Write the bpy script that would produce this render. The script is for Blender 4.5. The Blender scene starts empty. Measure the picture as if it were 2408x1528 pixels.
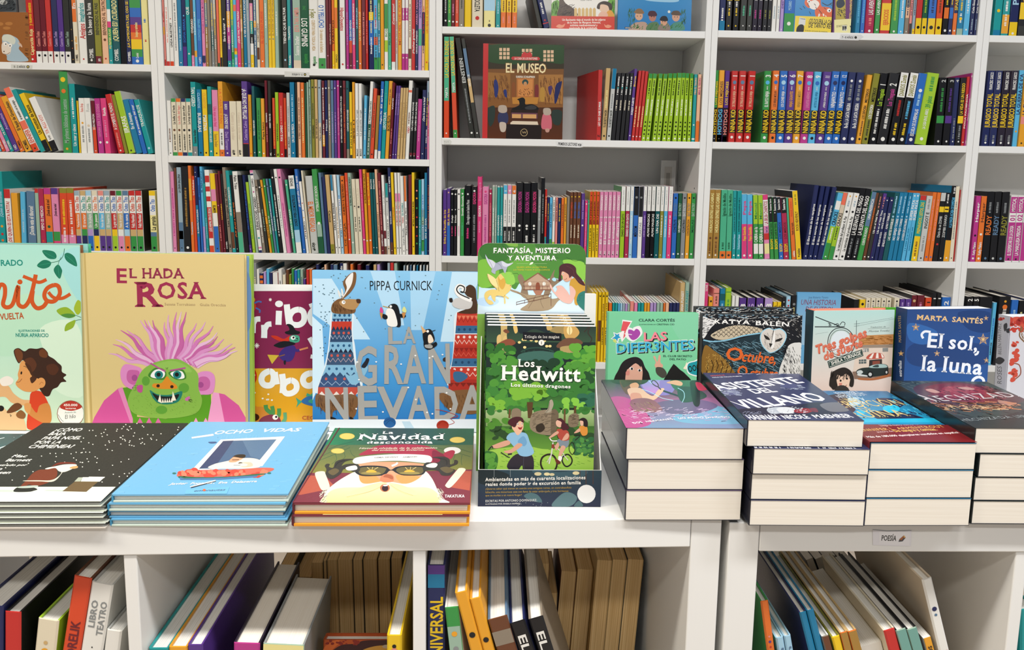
import bpy, math, random
from mathutils import Vector, Matrix
from mathutils.geometry import tessellate_polygon
SC = bpy.context.scene
COL = SC.collection
random.seed(7)

# ------------------------------------------------------------------ camera
IW, IH = 2408.0, 1528.0
F_PX, YAW, PITCH, ROLL = 1805.93, 0.022553, -0.136323, 0.015312
CX, CY, CZ = 0.97862, -2.28909, 1.16582
PPX, PPY = 1204.0, 624.8
_fw = Vector((math.sin(YAW) * math.cos(PITCH), math.cos(YAW) * math.cos(PITCH), math.sin(PITCH)))
_rt = Vector((math.cos(YAW), -math.sin(YAW), 0.0))
_up = _rt.cross(_fw)
RT = _rt * math.cos(ROLL) + _up * math.sin(ROLL)
UP = -_rt * math.sin(ROLL) + _up * math.cos(ROLL)
CAMPOS = Vector((CX, CY, CZ))
cam_data = bpy.data.cameras.new('camera')
cam_data.sensor_fit = 'HORIZONTAL'
cam_data.sensor_width = 36.0
cam_data.lens = F_PX / IW * 36.0
cam_data.shift_y = -(IH / 2 - PPY) / IW
cam_data.clip_start = 0.02
cam = bpy.data.objects.new('camera', cam_data)
COL.objects.link(cam)
cam.matrix_world = Matrix(((RT.x, UP.x, -_fw.x, CX), (RT.y, UP.y, -_fw.y, CY), (RT.z, UP.z, -_fw.z, CZ), (0, 0, 0, 1)))
SC.camera = cam

# ------------------------------------------------------------------ world, lamps, exposure
SC.view_settings.view_transform = 'Standard'
SC.view_settings.look = 'None'
SC.view_settings.exposure = 0.1
SC.view_settings.gamma = 1.0
SC.view_settings.use_curve_mapping = False
world = bpy.data.worlds.new('shop_ambient')
SC.world = world
world.use_nodes = True
world.node_tree.nodes['Background'].inputs[0].default_value = (0.93, 0.95, 1.0, 1)
world.node_tree.nodes['Background'].inputs[1].default_value = 0.20
def ceiling_lamp(name, x, y, z, sx, sy, power, col):
    d = bpy.data.lights.new(name, 'AREA')
    d.shape = 'RECTANGLE'; d.size = sx; d.size_y = sy; d.energy = power; d.color = col
    o = bpy.data.objects.new(name, d); COL.objects.link(o)
    o.location = (x, y, z)
    return o
for i, (x, c) in enumerate(((-0.75, (1.0, 0.91, 0.77)), (1.15, (1.0, 0.96, 0.92)), (3.05, (0.93, 0.96, 1.0)))):
    ceiling_lamp('ceiling_lamp_near', x, -2.05, 2.75, 1.1, 0.22, 43, c)
    ceiling_lamp('ceiling_lamp_far', x, -3.55, 2.75, 1.1, 0.22, 19, c)

# ------------------------------------------------------------------ measuring: photo pixels to points in the room
def ray(x, y):
    return ((x - PPX) / F_PX) * RT - ((y - PPY) / F_PX) * UP + _fw
def on_y(x, y, Y):
    d = ray(x, y); return CAMPOS + d * ((Y - CY) / d.y)
def on_z(x, y, Z):
    d = ray(x, y); return CAMPOS + d * ((Z - CZ) / d.z)
def on_plane(x, y, p, n):
    d = ray(x, y); return CAMPOS + d * ((p - CAMPOS).dot(n) / d.dot(n))
def col_x(x, z, Y):
    a = ray(x, 0.0); b = ray(x, 1.0) - a
    y = ((z - CZ) * a.y - (Y - CY) * a.z) / ((Y - CY) * b.z - (z - CZ) * b.y)
    return on_y(x, y, Y).x

# ------------------------------------------------------------------ colours and materials
PAL = {
 'wh': ('efeee8', 'white'), 'cr': ('e6dcc2', 'cream'), 'pk': ('e38bb4', 'pink'), 'hp': ('e0417f', 'hot pink'), 'mg': ('bd3a8c', 'magenta'),
 'rd': ('c8302c', 'red'), 'cm': ('b02a50', 'crimson'), 'mr': ('6e1f2b', 'maroon'), 'or': ('e8762c', 'orange'), 'ro': ('dc4c28', 'red orange'),
 'co': ('f0755a', 'coral'), 'pe': ('eebd98', 'peach'), 'ye': ('f2ca20', 'yellow'), 'yo': ('eaa52c', 'amber'), 'ly': ('efe59c', 'pale yellow'),
 'li': ('a4cb2f', 'lime'), 'gr': ('3a9648', 'green'), 'dg': ('1c5a3c', 'dark green'), 'mi': ('4fb58c', 'mint'), 'sg': ('9cb9a6', 'sage'),
 'ol': ('8d8a30', 'olive'), 'te': ('1d9c9c', 'teal'), 'dt': ('14595e', 'dark teal'), 'lb': ('5cb8e2', 'light blue'), 'sk': ('a9d3ea', 'sky blue'),
 'bl': ('2b6cc0', 'blue'), 'tb': ('1a7ca6', 'teal blue'), 'nv': ('20295a', 'navy'), 'sl': ('5d7d9c', 'slate blue'), 'gb': ('9db2be', 'grey blue'),
 'pu': ('58378a', 'purple'), 'll': ('b498d0', 'lilac'), 'bk': ('151519', 'black'), 'dk': ('33342f', 'charcoal'), 'gy': ('8b8f90', 'grey'),
 'lg': ('c8cac6', 'light grey'), 'tp': ('8e8272', 'taupe'), 'tn': ('cfae76', 'tan'), 'br': ('6b4028', 'brown'), 'bg': ('dccbb2', 'beige'),
 'go': ('a8803a', 'gold brown'), 'sa': ('ea8f84', 'salmon'), 'mn': ('2a2333', 'dark plum')}
def lin1(v):
    return v / 12.92 if v <= 0.04045 else ((v + 0.055) / 1.055) ** 2.4
def rgb(c, k=1.0):
    h = PAL[c][0] if c in PAL else c.lstrip('#')
    return tuple(min(0.9, lin1(int(h[i:i + 2], 16) / 255.0) * k) for i in (0, 2, 4)) + (1.0,)
def mat_base(name, color, rough=0.5, spec=0.5):
    m = bpy.data.materials.new(name); m.use_nodes = True
    b = m.node_tree.nodes['Principled BSDF']
    b.inputs['Base Color'].default_value = color
    b.inputs['Roughness'].default_value = rough
    b.inputs['Specular IOR Level'].default_value = spec
    return m, m.node_tree, b
def printed(name, rough, spec, bump=0.0):
    """printed card: ink colours come with the mesh, a fine grain breaks up the sheen"""
    m, nt, b = mat_base(name, (0.8, 0.8, 0.8, 1), rough, spec)
    a = nt.nodes.new('ShaderNodeAttribute'); a.attribute_name = 'ink'
    nt.links.new(a.outputs['Color'], b.inputs['Base Color'])
    n = nt.nodes.new('ShaderNodeTexNoise'); n.inputs['Scale'].default_value = 90.0
    r = nt.nodes.new('ShaderNodeMapRange')
    r.inputs['To Min'].default_value = rough * 0.85; r.inputs['To Max'].default_value = rough * 1.15
    nt.links.new(n.outputs['Fac'], r.inputs['Value']); nt.links.new(r.outputs['Result'], b.inputs['Roughness'])
    return m
GLOSS = printed('printed_gloss_card', 0.22, 0.5)
SATIN = printed('printed_satin_card', 0.42, 0.4)
MATTE = printed('printed_matte_card', 0.62, 0.3)
def paper(name, ca, cb, rough=0.75):
    m, nt, b = mat_base(name, ca, rough, 0.2)
    tc = nt.nodes.new('ShaderNodeTexCoord'); mp = nt.nodes.new('ShaderNodeMapping')
    mp.inputs['Scale'].default_value = (900.0, 6.0, 6.0)
    nz = nt.nodes.new('ShaderNodeTexNoise'); nz.inputs['Scale'].default_value = 1.0; nz.inputs['Detail'].default_value = 3.0
    rp = nt.nodes.new('ShaderNodeValToRGB')
    rp.color_ramp.elements[0].position = 0.3; rp.color_ramp.elements[0].color = cb
    rp.color_ramp.elements[1].position = 0.62; rp.color_ramp.elements[1].color = ca
    nt.links.new(tc.outputs['Object'], mp.inputs['Vector']); nt.links.new(mp.outputs['Vector'], nz.inputs['Vector'])
    nt.links.new(nz.outputs['Fac'], rp.inputs['Fac']); nt.links.new(rp.outputs['Color'], b.inputs['Base Color'])
    return m
PAPER = paper('page_edges_white', rgb('efeee8'), rgb('d6d4cc'))
CREAMP = paper('page_edges_cream', rgb('e8e2d6'), rgb('e0d8ca'))
TANP = paper('page_edges_yellowed', rgb('e6c690'), rgb('c69c62'))
def board(name, c, rough=0.42):
    m, nt, b = mat_base(name, rgb(c), rough, 0.4)
    n = nt.nodes.new('ShaderNodeTexNoise'); n.inputs['Scale'].default_value = 3.0; n.inputs['Detail'].default_value = 4.0
    r = nt.nodes.new('ShaderNodeValToRGB')
    base = rgb(c)
    r.color_ramp.elements[0].color = tuple(v * 0.96 for v in base[:3]) + (1,)
    r.color_ramp.elements[1].color = base
    nt.links.new(n.outputs['Fac'], r.inputs['Fac']); nt.links.new(r.outputs['Color'], b.inputs['Base Color'])
    bp = nt.nodes.new('ShaderNodeBump'); bp.inputs['Strength'].default_value = 0.04; bp.inputs['Distance'].default_value = 0.001
    n2 = nt.nodes.new('ShaderNodeTexNoise'); n2.inputs['Scale'].default_value = 400.0
    nt.links.new(n2.outputs['Fac'], bp.inputs['Height']); nt.links.new(bp.outputs['Normal'], b.inputs['Normal'])
    return m
WHITE = board('white_laminate', 'e6e6e3')
WALLM = board('painted_wall', 'd8d6d0', 0.8)
METAL, _nt, _b = mat_base('dark_steel', rgb('55524e'), 0.35); _b.inputs['Metallic'].default_value = 0.9
def floor_mat():
    m, nt, b = mat_base('wood_floor', rgb('b8a898'), 0.4)
    tc = nt.nodes.new('ShaderNodeTexCoord'); br = nt.nodes.new('ShaderNodeTexBrick')
    br.inputs['Scale'].default_value = 1.4; br.inputs['Color1'].default_value = rgb('c4b6a6'); br.inputs['Color2'].default_value = rgb('b8a998')
    br.inputs['Mortar'].default_value = rgb('8a7c6e'); br.inputs['Mortar Size'].default_value = 0.004; br.inputs['Brick Width'].default_value = 1.6
    nt.links.new(tc.outputs['Object'], br.inputs['Vector']); nt.links.new(br.outputs['Color'], b.inputs['Base Color'])
    return m

# ------------------------------------------------------------------ mesh collector
class MB:
    def __init__(s, *mats):
        s.v = []; s.f = []; s.m = []; s.c = []; s.mats = list(mats)
    def face(s, pts, col=(0.8, 0.8, 0.8, 1), mi=0, cols=None):
        b = len(s.v); s.v.extend(pts); s.f.append(tuple(range(b, b + len(pts)))); s.m.append(mi)
        s.c.extend(cols if cols else [col] * len(pts))
    def box(s, x0, x1, y0, y1, z0, z1, col=(0.8, 0.8, 0.8, 1), mi=0):
        p = [(x, y, z) for z in (z0, z1) for y in (y0, y1) for x in (x0, x1)]
        for q in ((0, 2, 3, 1), (4, 5, 7, 6), (0, 1, 5, 4), (2, 6, 7, 3), (0, 4, 6, 2), (1, 3, 7, 5)):
            s.face([p[i] for i in q], col, mi)
    def prism(s, poly, z0, z1, col=(0.8, 0.8, 0.8, 1), mi=0):
        """poly: counter-clockwise outline in x, y"""
        n = len(poly)
        s.face([(x, y, z1) for x, y in poly], col, mi); s.face([(x, y, z0) for x, y in reversed(poly)], col, mi)
        for i in range(n):
            a, b = poly[i], poly[(i + 1) % n]
            s.face([(a[0], a[1], z0), (b[0], b[1], z0), (b[0], b[1], z1), (a[0], a[1], z1)], col, mi)
    def build(s, name, parent=None, weld=True):
        me = bpy.data.meshes.new(name)
        me.from_pydata(s.v, [], s.f)
        for m in s.mats: me.materials.append(m)
        me.polygons.foreach_set('material_index', s.m)
        at = me.color_attributes.new('ink', 'FLOAT_COLOR', 'CORNER')
        flat = [q for c in s.c for q in c]
        at.data.foreach_set('color', flat)
        me.update()
        o = bpy.data.objects.new(name, me); COL.objects.link(o)
        if parent: o.parent = parent
        return o
def tag(o, label, cat, group=None):
    o['label'] = label; o['category'] = cat; o['kind'] = 'thing'
    if group: o['group'] = group
def empty(name, label, cat, group=None, mw=None):
    o = bpy.data.objects.new(name, None); COL.objects.link(o); o.empty_display_size = 0.03
    if mw is not None: o.matrix_world = mw
    tag(o, label, cat, group); return o
def structure(o):
    o['kind'] = 'structure'; return o
def bevelled(o, w=0.0015):
    m = o.modifiers.new('edge', 'BEVEL'); m.width = w; m.segments = 2; m.limit_method = 'ANGLE'
    import bmesh
    bm = bmesh.new(); bm.from_mesh(o.data); bmesh.ops.remove_doubles(bm, verts=bm.verts, dist=1e-6); bm.to_mesh(o.data); bm.free()
    return o

# ------------------------------------------------------------------ lettering
_G = {}
def _raw(ch, bold):
    c = bpy.data.curves.new('g', 'FONT'); c.body = ch; c.resolution_u = 2; c.size = 1.0
    c.offset = 0.022 if bold else 0.0
    o = bpy.data.objects.new('g', c); COL.objects.link(o)
    me = o.to_mesh()
    vs = [(v.co.x, v.co.y) for v in me.vertices]; fs = [tuple(p.vertices) for p in me.polygons]
    o.to_mesh_clear(); bpy.data.objects.remove(o); bpy.data.curves.remove(c)
    return vs, fs
def glyph(ch, bold=False, serif=False):
    k = (ch, bold, serif)
    if k in _G: return _G[k]
    bar = max(x for x, y in _raw('|', bold)[0])
    adv = max(x for x, y in _raw(ch + '|', bold)[0]) - bar if ch != ' ' else 0.28
    vs, fs = _raw(ch, bold) if ch != ' ' else ([], [])
    if serif and fs:
        cnt = {}
        for f in fs:
            for i in range(len(f)):
                e = (f[i], f[(i + 1) % len(f)]); key = tuple(sorted(e)); cnt[key] = cnt.get(key, 0) + 1
        add = []
        for (a, b), n in cnt.items():
            (xa, ya), (xb, yb) = vs[a], vs[b]
            if n == 1 and abs(ya - yb) < 0.004 and 0.03 < abs(xa - xb) < 0.24:
                x0, x1 = min(xa, xb), max(xa, xb)
                for yl, s in ((0.0, 1), (0.73, -1), (0.55, -1), (-0.2, 1), (0.76, -1)):
                    if abs(ya - yl) < 0.03:
                        add.append((x0, x1, ya, s)); break
        for x0, x1, y, s in add:
            b = len(vs); e = 0.06
            vs += [(x0 - e, y), (x1 + e, y), (x1 + e, y + s * 0.03), (x1, y + s * 0.075), (x0, y + s * 0.075), (x0 - e, y + s * 0.03)]
            fs.append(tuple(range(b, b + 6)))
        adv += 0.05
    _G[k] = (vs, fs, adv)
    return _G[k]
def text_polys(txt, bold=False, serif=False):
    """(polygons in em units, total advance, cap height)"""
    out = []; x = 0.0
    for ch in txt:
        vs, fs, adv = glyph(ch, bold, serif)
        for f in fs: out.append([(x + vs[i][0], vs[i][1]) for i in f])
        x += adv
    return out, max(x, 0.01), 0.73
# ------------------------------------------------------------------ room shell
FLOOR_Z = -0.05
m = MB(floor_mat()); m.box(-3.0, 5.0, -4.6, 0.42, FLOOR_Z - 0.05, FLOOR_Z); structure(m.build('floor'))
m = MB(WALLM); m.box(-3.0, 5.0, 0.30, 0.42, FLOOR_Z, 2.9); structure(m.build('wall_back'))

# ------------------------------------------------------------------ tall bookcases along the wall
W = 0.80; TH = 0.018; SH = 0.02; CASE_D = 0.28; BACK_Y = 0.264
_c4 = on_y(1412, 852.7, 0.0).z
SHELF = {'A': [1.4232, 1.1678, 0.8807, 0.600], 'B': [1.4205, 1.1645, 0.8807, 0.600], 'C': [1.5453, 1.2287, 0.8792, _c4],
         'D': [1.5491, 1.2293, 0.8805, _c4 + 0.002], 'E': [1.5500, 1.2295, 0.8805, _c4 + 0.002]}
BAYX = {'A': -0.80, 'B': 0.0, 'C': 0.80, 'D': 1.60, 'E': 2.40}
CASE_LABEL = {'A': 'white bookcase holding the board books, toddler shelf sticker on its edge',
  'B': 'white bookcase packed tight with slim picture books on every shelf',
  'C': 'white half-empty bookcase with the mouse museum book shown face out',
  'D': 'white bookcase with the row of matching numbered series spines',
  'E': 'white bookcase cut by the picture edge, dark series spines on its second shelf'}
CASES = {}
for k in 'ABCDE':
    x0 = BAYX[k]; root = empty('bookcase', CASE_LABEL[k], 'bookcase', 'wall bookcases', Matrix.Translation((x0, 0, FLOOR_Z)))
    def part(name, b, mat=WHITE, par=root):
        q = MB(mat); q.box(*b); o = bevelled(q.build(name, par), 0.001); return o
    H = 2.07
    sides = []
    for s in (0.0004, W - TH - 0.0004):
        sides.append(part('side_panel', (s, s + TH, 0, CASE_D, 0, H)))
    # little shelf-pin holes inside the side panels
    part('back_panel', (TH + .001, W - TH - .001, BACK_Y, BACK_Y + 0.006, 0.02, H - .021))
    part('top_panel', (TH + .0006, W - TH - .0006, 0, BACK_Y - .001, H - 0.02, H))
    for zz in (0.76, 1.01, 1.09, 1.35, 1.43) if k in 'CD' else ():
        for y in (0.04, 0.225):
            q = MB(METAL); sx = W - TH - 0.0014; zc = zz - FLOOR_Z
            q.box(sx, sx + 0.0006, y - 0.0022, y + 0.0022, zc - 0.0022, zc + 0.0022); q.build('pin_hole', sides[1])
    zs = SHELF[k]; allz = list(zs) + [zs[0] + (0.285 if k in 'AB' else 0.30), 0.32, 0.03]
    for i, z in enumerate(allz):
        o = part('shelf', (TH + .0006, W - TH - .0006, 0.0, BACK_Y - .001, z - SH - FLOOR_Z, z - FLOOR_Z))
        CASES[k, i] = o

# ------------------------------------------------------------------ low display units in front
def low_unit(origin, ang, width, cells, label):
    """origin: outer front top corner; local x along the front"""
    ox, oy, oz = origin
    root = empty('shelving_unit', label, 'shelving unit', 'low display units', Matrix.Translation((ox, oy, FLOOR_Z)) @ Matrix.Rotation(ang, 4, 'Z'))
    top = oz - FLOOR_Z; D = 0.39; s = width; T = 0.039; t = 0.016; c = 0.335
    def part(name, b, mat=WHITE):
        q = MB(mat); q.box(*b); return bevelled(q.build(name, root), 0.0015)
    xa, xb = (0, s) if s > 0 else (s, 0)
    part('side_panel', (xa, xa + T, 0, D, 0, top)); part('side_panel', (xb - T, xb, 0, D, 0, top))
    tb = part('top_board', (xa + T + .0006, xb - T - .0006, 0, D, top - T, top))
    part('bottom_board', (xa + T + .0006, xb - T - .0006, 0, D, 0, T))
    zm = top - T - c
    part('middle_board', (xa + T + .0006, xb - T - .0006, 0.002, D, zm - t, zm))
    for i in range(1, cells):
        x = xa + T + i * c + (i - 1) * t
        part('divider', (x, x + t, 0.002, D, zm + .0005, top - T - .0005)); part('divider', (x, x + t, 0.002, D, T + .0005, zm - t - .0005))
    return root, tb, zm + FLOOR_Z
U1O, U1A = (1.2705, -1.3743, 0.7216), 0.0376
U2O, U2A = (1.2796, -1.3768, 0.7166), 0.002
U1, U1TOP, U1FLOOR = low_unit(U1O, U1A, -1.466, 4, 'long white low shelving unit under the picture-book display')
U2, U2TOP, U2FLOOR = low_unit(U2O, U2A, 0.764, 2, 'white low shelving unit with the poetry sticker on its top edge')
# screw heads on the exposed side of the second unit
q = MB(METAL)
for zz in (0.7166 - 0.022, 0.7166 - 0.39):
    pts = [(-0.0012, 0.05 + 0.007 * math.cos(a * math.pi / 8), zz - FLOOR_Z + 0.007 * math.sin(a * math.pi / 8)) for a in range(16)]
    q.face(pts)
    for i in range(16):
        a, b = pts[i], pts[(i + 1) % 16]
        q.face([a, b, (0.0, b[1], b[2]), (0.0, a[1], a[2])])
q.build('screw_head', U2)
COUNTER = 0.7216
def u1(lx, ly, z):
    return Vector((U1O[0] + lx * math.cos(U1A) - ly * math.sin(U1A), U1O[1] + lx * math.sin(U1A) + ly * math.cos(U1A), z))
# ------------------------------------------------------------------ books
ORD = ('first second third fourth fifth sixth seventh eighth ninth tenth eleventh twelfth thirteenth fourteenth fifteenth sixteenth seventeenth eighteenth nineteenth '
       'twentieth').split()
TENS = {2: 'twenty', 3: 'thirty', 4: 'forty', 5: 'fifty', 6: 'sixty', 7: 'seventy', 8: 'eighty'}
TENTH = {2: 'twentieth', 3: 'thirtieth', 4: 'fortieth', 5: 'fiftieth', 6: 'sixtieth', 7: 'seventieth', 8: 'eightieth'}
def ordinal(n):
    if n <= 20: return ORD[n - 1]
    return TENTH[n // 10] if n % 10 == 0 else TENS[n // 10] + '-' + ORD[n % 10 - 1]
def lum(c): return 0.3 * c[0] + 0.6 * c[1] + 0.1 * c[2]
def cover_shell(w, H, D, col, side, tb, mat, hard):
    """folded cover: spine slab and two boards as one mesh; spine faces -y, thickness runs along x"""
    m = MB(mat); ts = tb; c = min(0.0022 if hard else 0.0008, w * 0.22)
    m.prism([(c, 0), (w - c, 0), (w, c), (w, ts), (0, ts), (0, c)], 0, H, col)
    # spine edges keep the spine colour, boards take the side colour
    m.box(0, tb, ts, D, 0, H, side); m.box(w - tb, w, ts, D, 0, H, side)
    return m
def spine_quad(m, w, z0, z1, col, lay=1, x0=None, x1=None):
    a = w * 0.0 + 0.0006 if x0 is None else x0; b = w - 0.0006 if x1 is None else x1
    y = -0.00012 * lay
    m.face([(a, y, z0), (b, y, z0), (b, y, z1), (a, y, z1)], col)
def spine_text(m, w, txt, z0, z1, col, up=True, size=0.55, lay=3, bold=True, serif=False, off=0.5):
    polys, adv, cap = text_polys(txt, bold, serif)
    h = w * size; L = z1 - z0; sx = L / adv; sy = min(h / cap, sx * 2.2)
    h = sy * cap; y = -0.00012 * lay; xc = w * off
    for p in polys:
        if up: q = [(xc + h / 2 - v * sy, y, z0 + u * sx) for u, v in p]
        else: q = [(xc - h / 2 + v * sy, y, z1 - u * sx) for u, v in p]
        m.face([(min(max(a, 0.0003), w - 0.0003), b, c) for a, b, c in q], col)
def spine_dashes(m, w, z0, z1, col, rnd, size=0.3, lay=2):
    """rows of small lettering too fine to read"""
    z = z0
    while z < z1:
        l = min(rnd.uniform(0.0014, 0.0048), z1 - z); hh = rnd.choice((.8, 1, 1, 1.15))
        spine_quad(m, w, z, z + l * 0.86, col, lay, w * (0.5 - size / 2 * hh), w * (0.5 + size / 2))
        z += l + (0.0028 if rnd.random() < .16 else 0.0007)
def disc(m, w, z, r, col, lay=3):
    y = -0.00012 * lay
    m.face([(w / 2 + r * math.cos(t * math.pi / 6), y, z + r * math.sin(t * math.pi / 6)) for t in range(12)], col)
K_SPINE = 0.88
def make_book(name, mw, w, H, D, col, hard=False, side=None, bands=(), texts=(), dash=None, dot=None, mat=None, pages=None, seed=0, label='', cat='book', group=None):
    rnd = random.Random(seed)
    root = empty(name, label, cat, group, mw)
    tb = min(0.0024 if hard else 0.0006, w * 0.2)
    C = rgb(col, K_SPINE); S = rgb(side, K_SPINE) if side else C
    m = cover_shell(w, H, D, C, S, tb, mat or (SATIN if rnd.random() < .6 else GLOSS), hard)
    for a, b, c in bands: spine_quad(m, w, a * H, b * H, rgb(c, K_SPINE), 1)
    if dash: 
        for a, b, c in dash: spine_dashes(m, w, a * H, b * H, rgb(c, K_SPINE), rnd)
    for t in texts:
        txt, c, a, b = t[:4]; o = t[4] if len(t) > 4 else ''
        spine_text(m, w, txt, a * H, b * H, rgb(c, K_SPINE), 'd' not in o, 0.74 if 'L' in o else (0.3 if 'l' in o or 'r' in o else 0.54), 3, True, 's' in o, 0.3 if 'l' in o else (0.72 if 'r' in o else 0.5))
    if dot:
        for d in dot: disc(m, w, d[0] * H, min(w * 0.72 * (d[2] if len(d) > 2 else 0.24), 0.009), rgb(d[1], K_SPINE))
    m.build('cover', root)
    ins = 0.003 if hard else 0.0004
    q = MB(pages or PAPER); q.box(tb + .0001, w - tb - .0001, tb + .0001, D - ins - .0003, ins, H - ins)
    q.build('page_block', root)
    return root

ROWNAME = ['top', 'second', 'third', 'lowest']
BAYNAME = {'A': 'board-book bay', 'B': 'tightly packed bay', 'C': 'museum-book bay', 'D': 'matching-series bay', 'E': 'bay past last post'}
def parse(tok):
    o = {'bands': [], 'texts': [], 'dash': None, 'dot': []}
    for t in tok:
        k, _, v = t.partition('=')
        if k == 'b':
            a, b, c = v.split(':'); o['bands'].append((float(a), float(b), c))
        elif k == 'T':
            q = v.split(':'); o['texts'].append((q[0].replace('_', ' '), q[1], float(q[2]), float(q[3])) + ((q[4],) if len(q) > 4 else ()))
        elif k == 'o':
            q = v.split(':'); o['dot'].append((float(q[0]), q[1]) + ((float(q[2]),) if len(q) > 2 else ()))
        elif k == 'm':
            q = v.split(':'); o['dash'] = (o['dash'] or []) + [(float(q[1]), float(q[2]), q[0])]
        else: o[k] = v
    return o
SEEN_LABEL = {}
def attr_words(o, wmm):
    out = []
    if o['bands']:
        a, b, c = o['bands'][0]
        pos = 'foot' if b < 0.4 else ('head' if a > 0.55 else 'middle')
        out.append('with %s %s' % (PAL[c][1] if c in PAL else 'patterned', pos))
    elif o['texts']:
        c = o['texts'][0][1]; out.append('with %s lettering' % (PAL[c][1] if c in PAL else 'coloured'))
    elif o['dot']: out.append('with %s mark' % (PAL[o['dot'][0][1]][1]))
    return out
def edges(g, zz):
    """left and right side of a leaning book at height zz above its shelf"""
    x, th, w = g[0], g[1], g[2]; t = math.tan(th)
    lo_l, lo_r = (w * math.sin(th), 0.0) if th > 0 else (0.0, -w * math.sin(th))
    return x + (zz - lo_l) * t, x + w * math.cos(th) + (zz - lo_r) * t
def settle(G, lo, hi, gap=0.0004):
    """let neighbours touch without cutting into each other: trim leans and widths"""
    for _ in range(6):
        for a, b in zip(G, G[1:]):
            d = b[0] - (a[0] + a[2] * math.cos(a[1])) - gap * .5
            if d < 0:
                if a[2] + d > 0.003: a[2] += d
                else: b[0] -= d; b[2] = max(0.0022, b[2] + d)
            zz = min(a[3], b[3])
            d = edges(b, zz)[0] - edges(a, zz)[1] - gap
            if d < 0:
                t = -d / zz
                if a[1] > 0 and a[1] >= abs(b[1]): a[1] = math.atan(math.tan(a[1]) - t)
                elif b[1] < 0: b[1] = math.atan(math.tan(b[1]) + t)
                else: a[1] = math.atan(math.tan(a[1]) - t)
    trim(G)
    for g in G:
        if g[0] < lo and g[0] > lo - 0.03: g[2] = max(.0022, g[2] - (lo - g[0])); g[0] = lo
        if g[1] < 0 and edges(g, g[3])[0] < lo and g[0] >= lo: g[1] = -math.atan((g[0] - lo) / g[3])
        if g[1] > 0 and edges(g, g[3])[1] > hi: g[1] = max(0.0, math.atan((hi - g[0] - g[2]) / g[3]))
        if g[0] + g[2] > hi and g[0] < hi: g[2] = max(.0022, hi - g[0])
    trim(G)
    for g in G:
        if g[0] < hi and edges(g, 0.0)[1] > hi: g[2] = max(.0022, g[2] - (edges(g, 0.0)[1] - hi))
        if g[0] < hi and g[1] > 0 and edges(g, g[3])[1] > hi: g[1] = 0.0
def trim(G, gap=0.0006):
    for _ in range(8):
        for a, b in zip(G, G[1:]):
            zz = min(a[3], b[3]); d = edges(b, zz)[0] - edges(a, zz)[1] - gap
            if d < 0: b[1] = math.atan(math.tan(b[1]) - d / zz)
            q = min(0.015, zz); d = edges(b, q)[0] - edges(a, q)[1] - gap
            if d < 0:
                if a[2] + d > 0.0022: a[2] += d
                else: b[0] -= d
            d = edges(b, zz)[0] - edges(a, zz)[1] - gap
            if d < 0 and a[2] + d > 0.0022: a[2] += d
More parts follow.
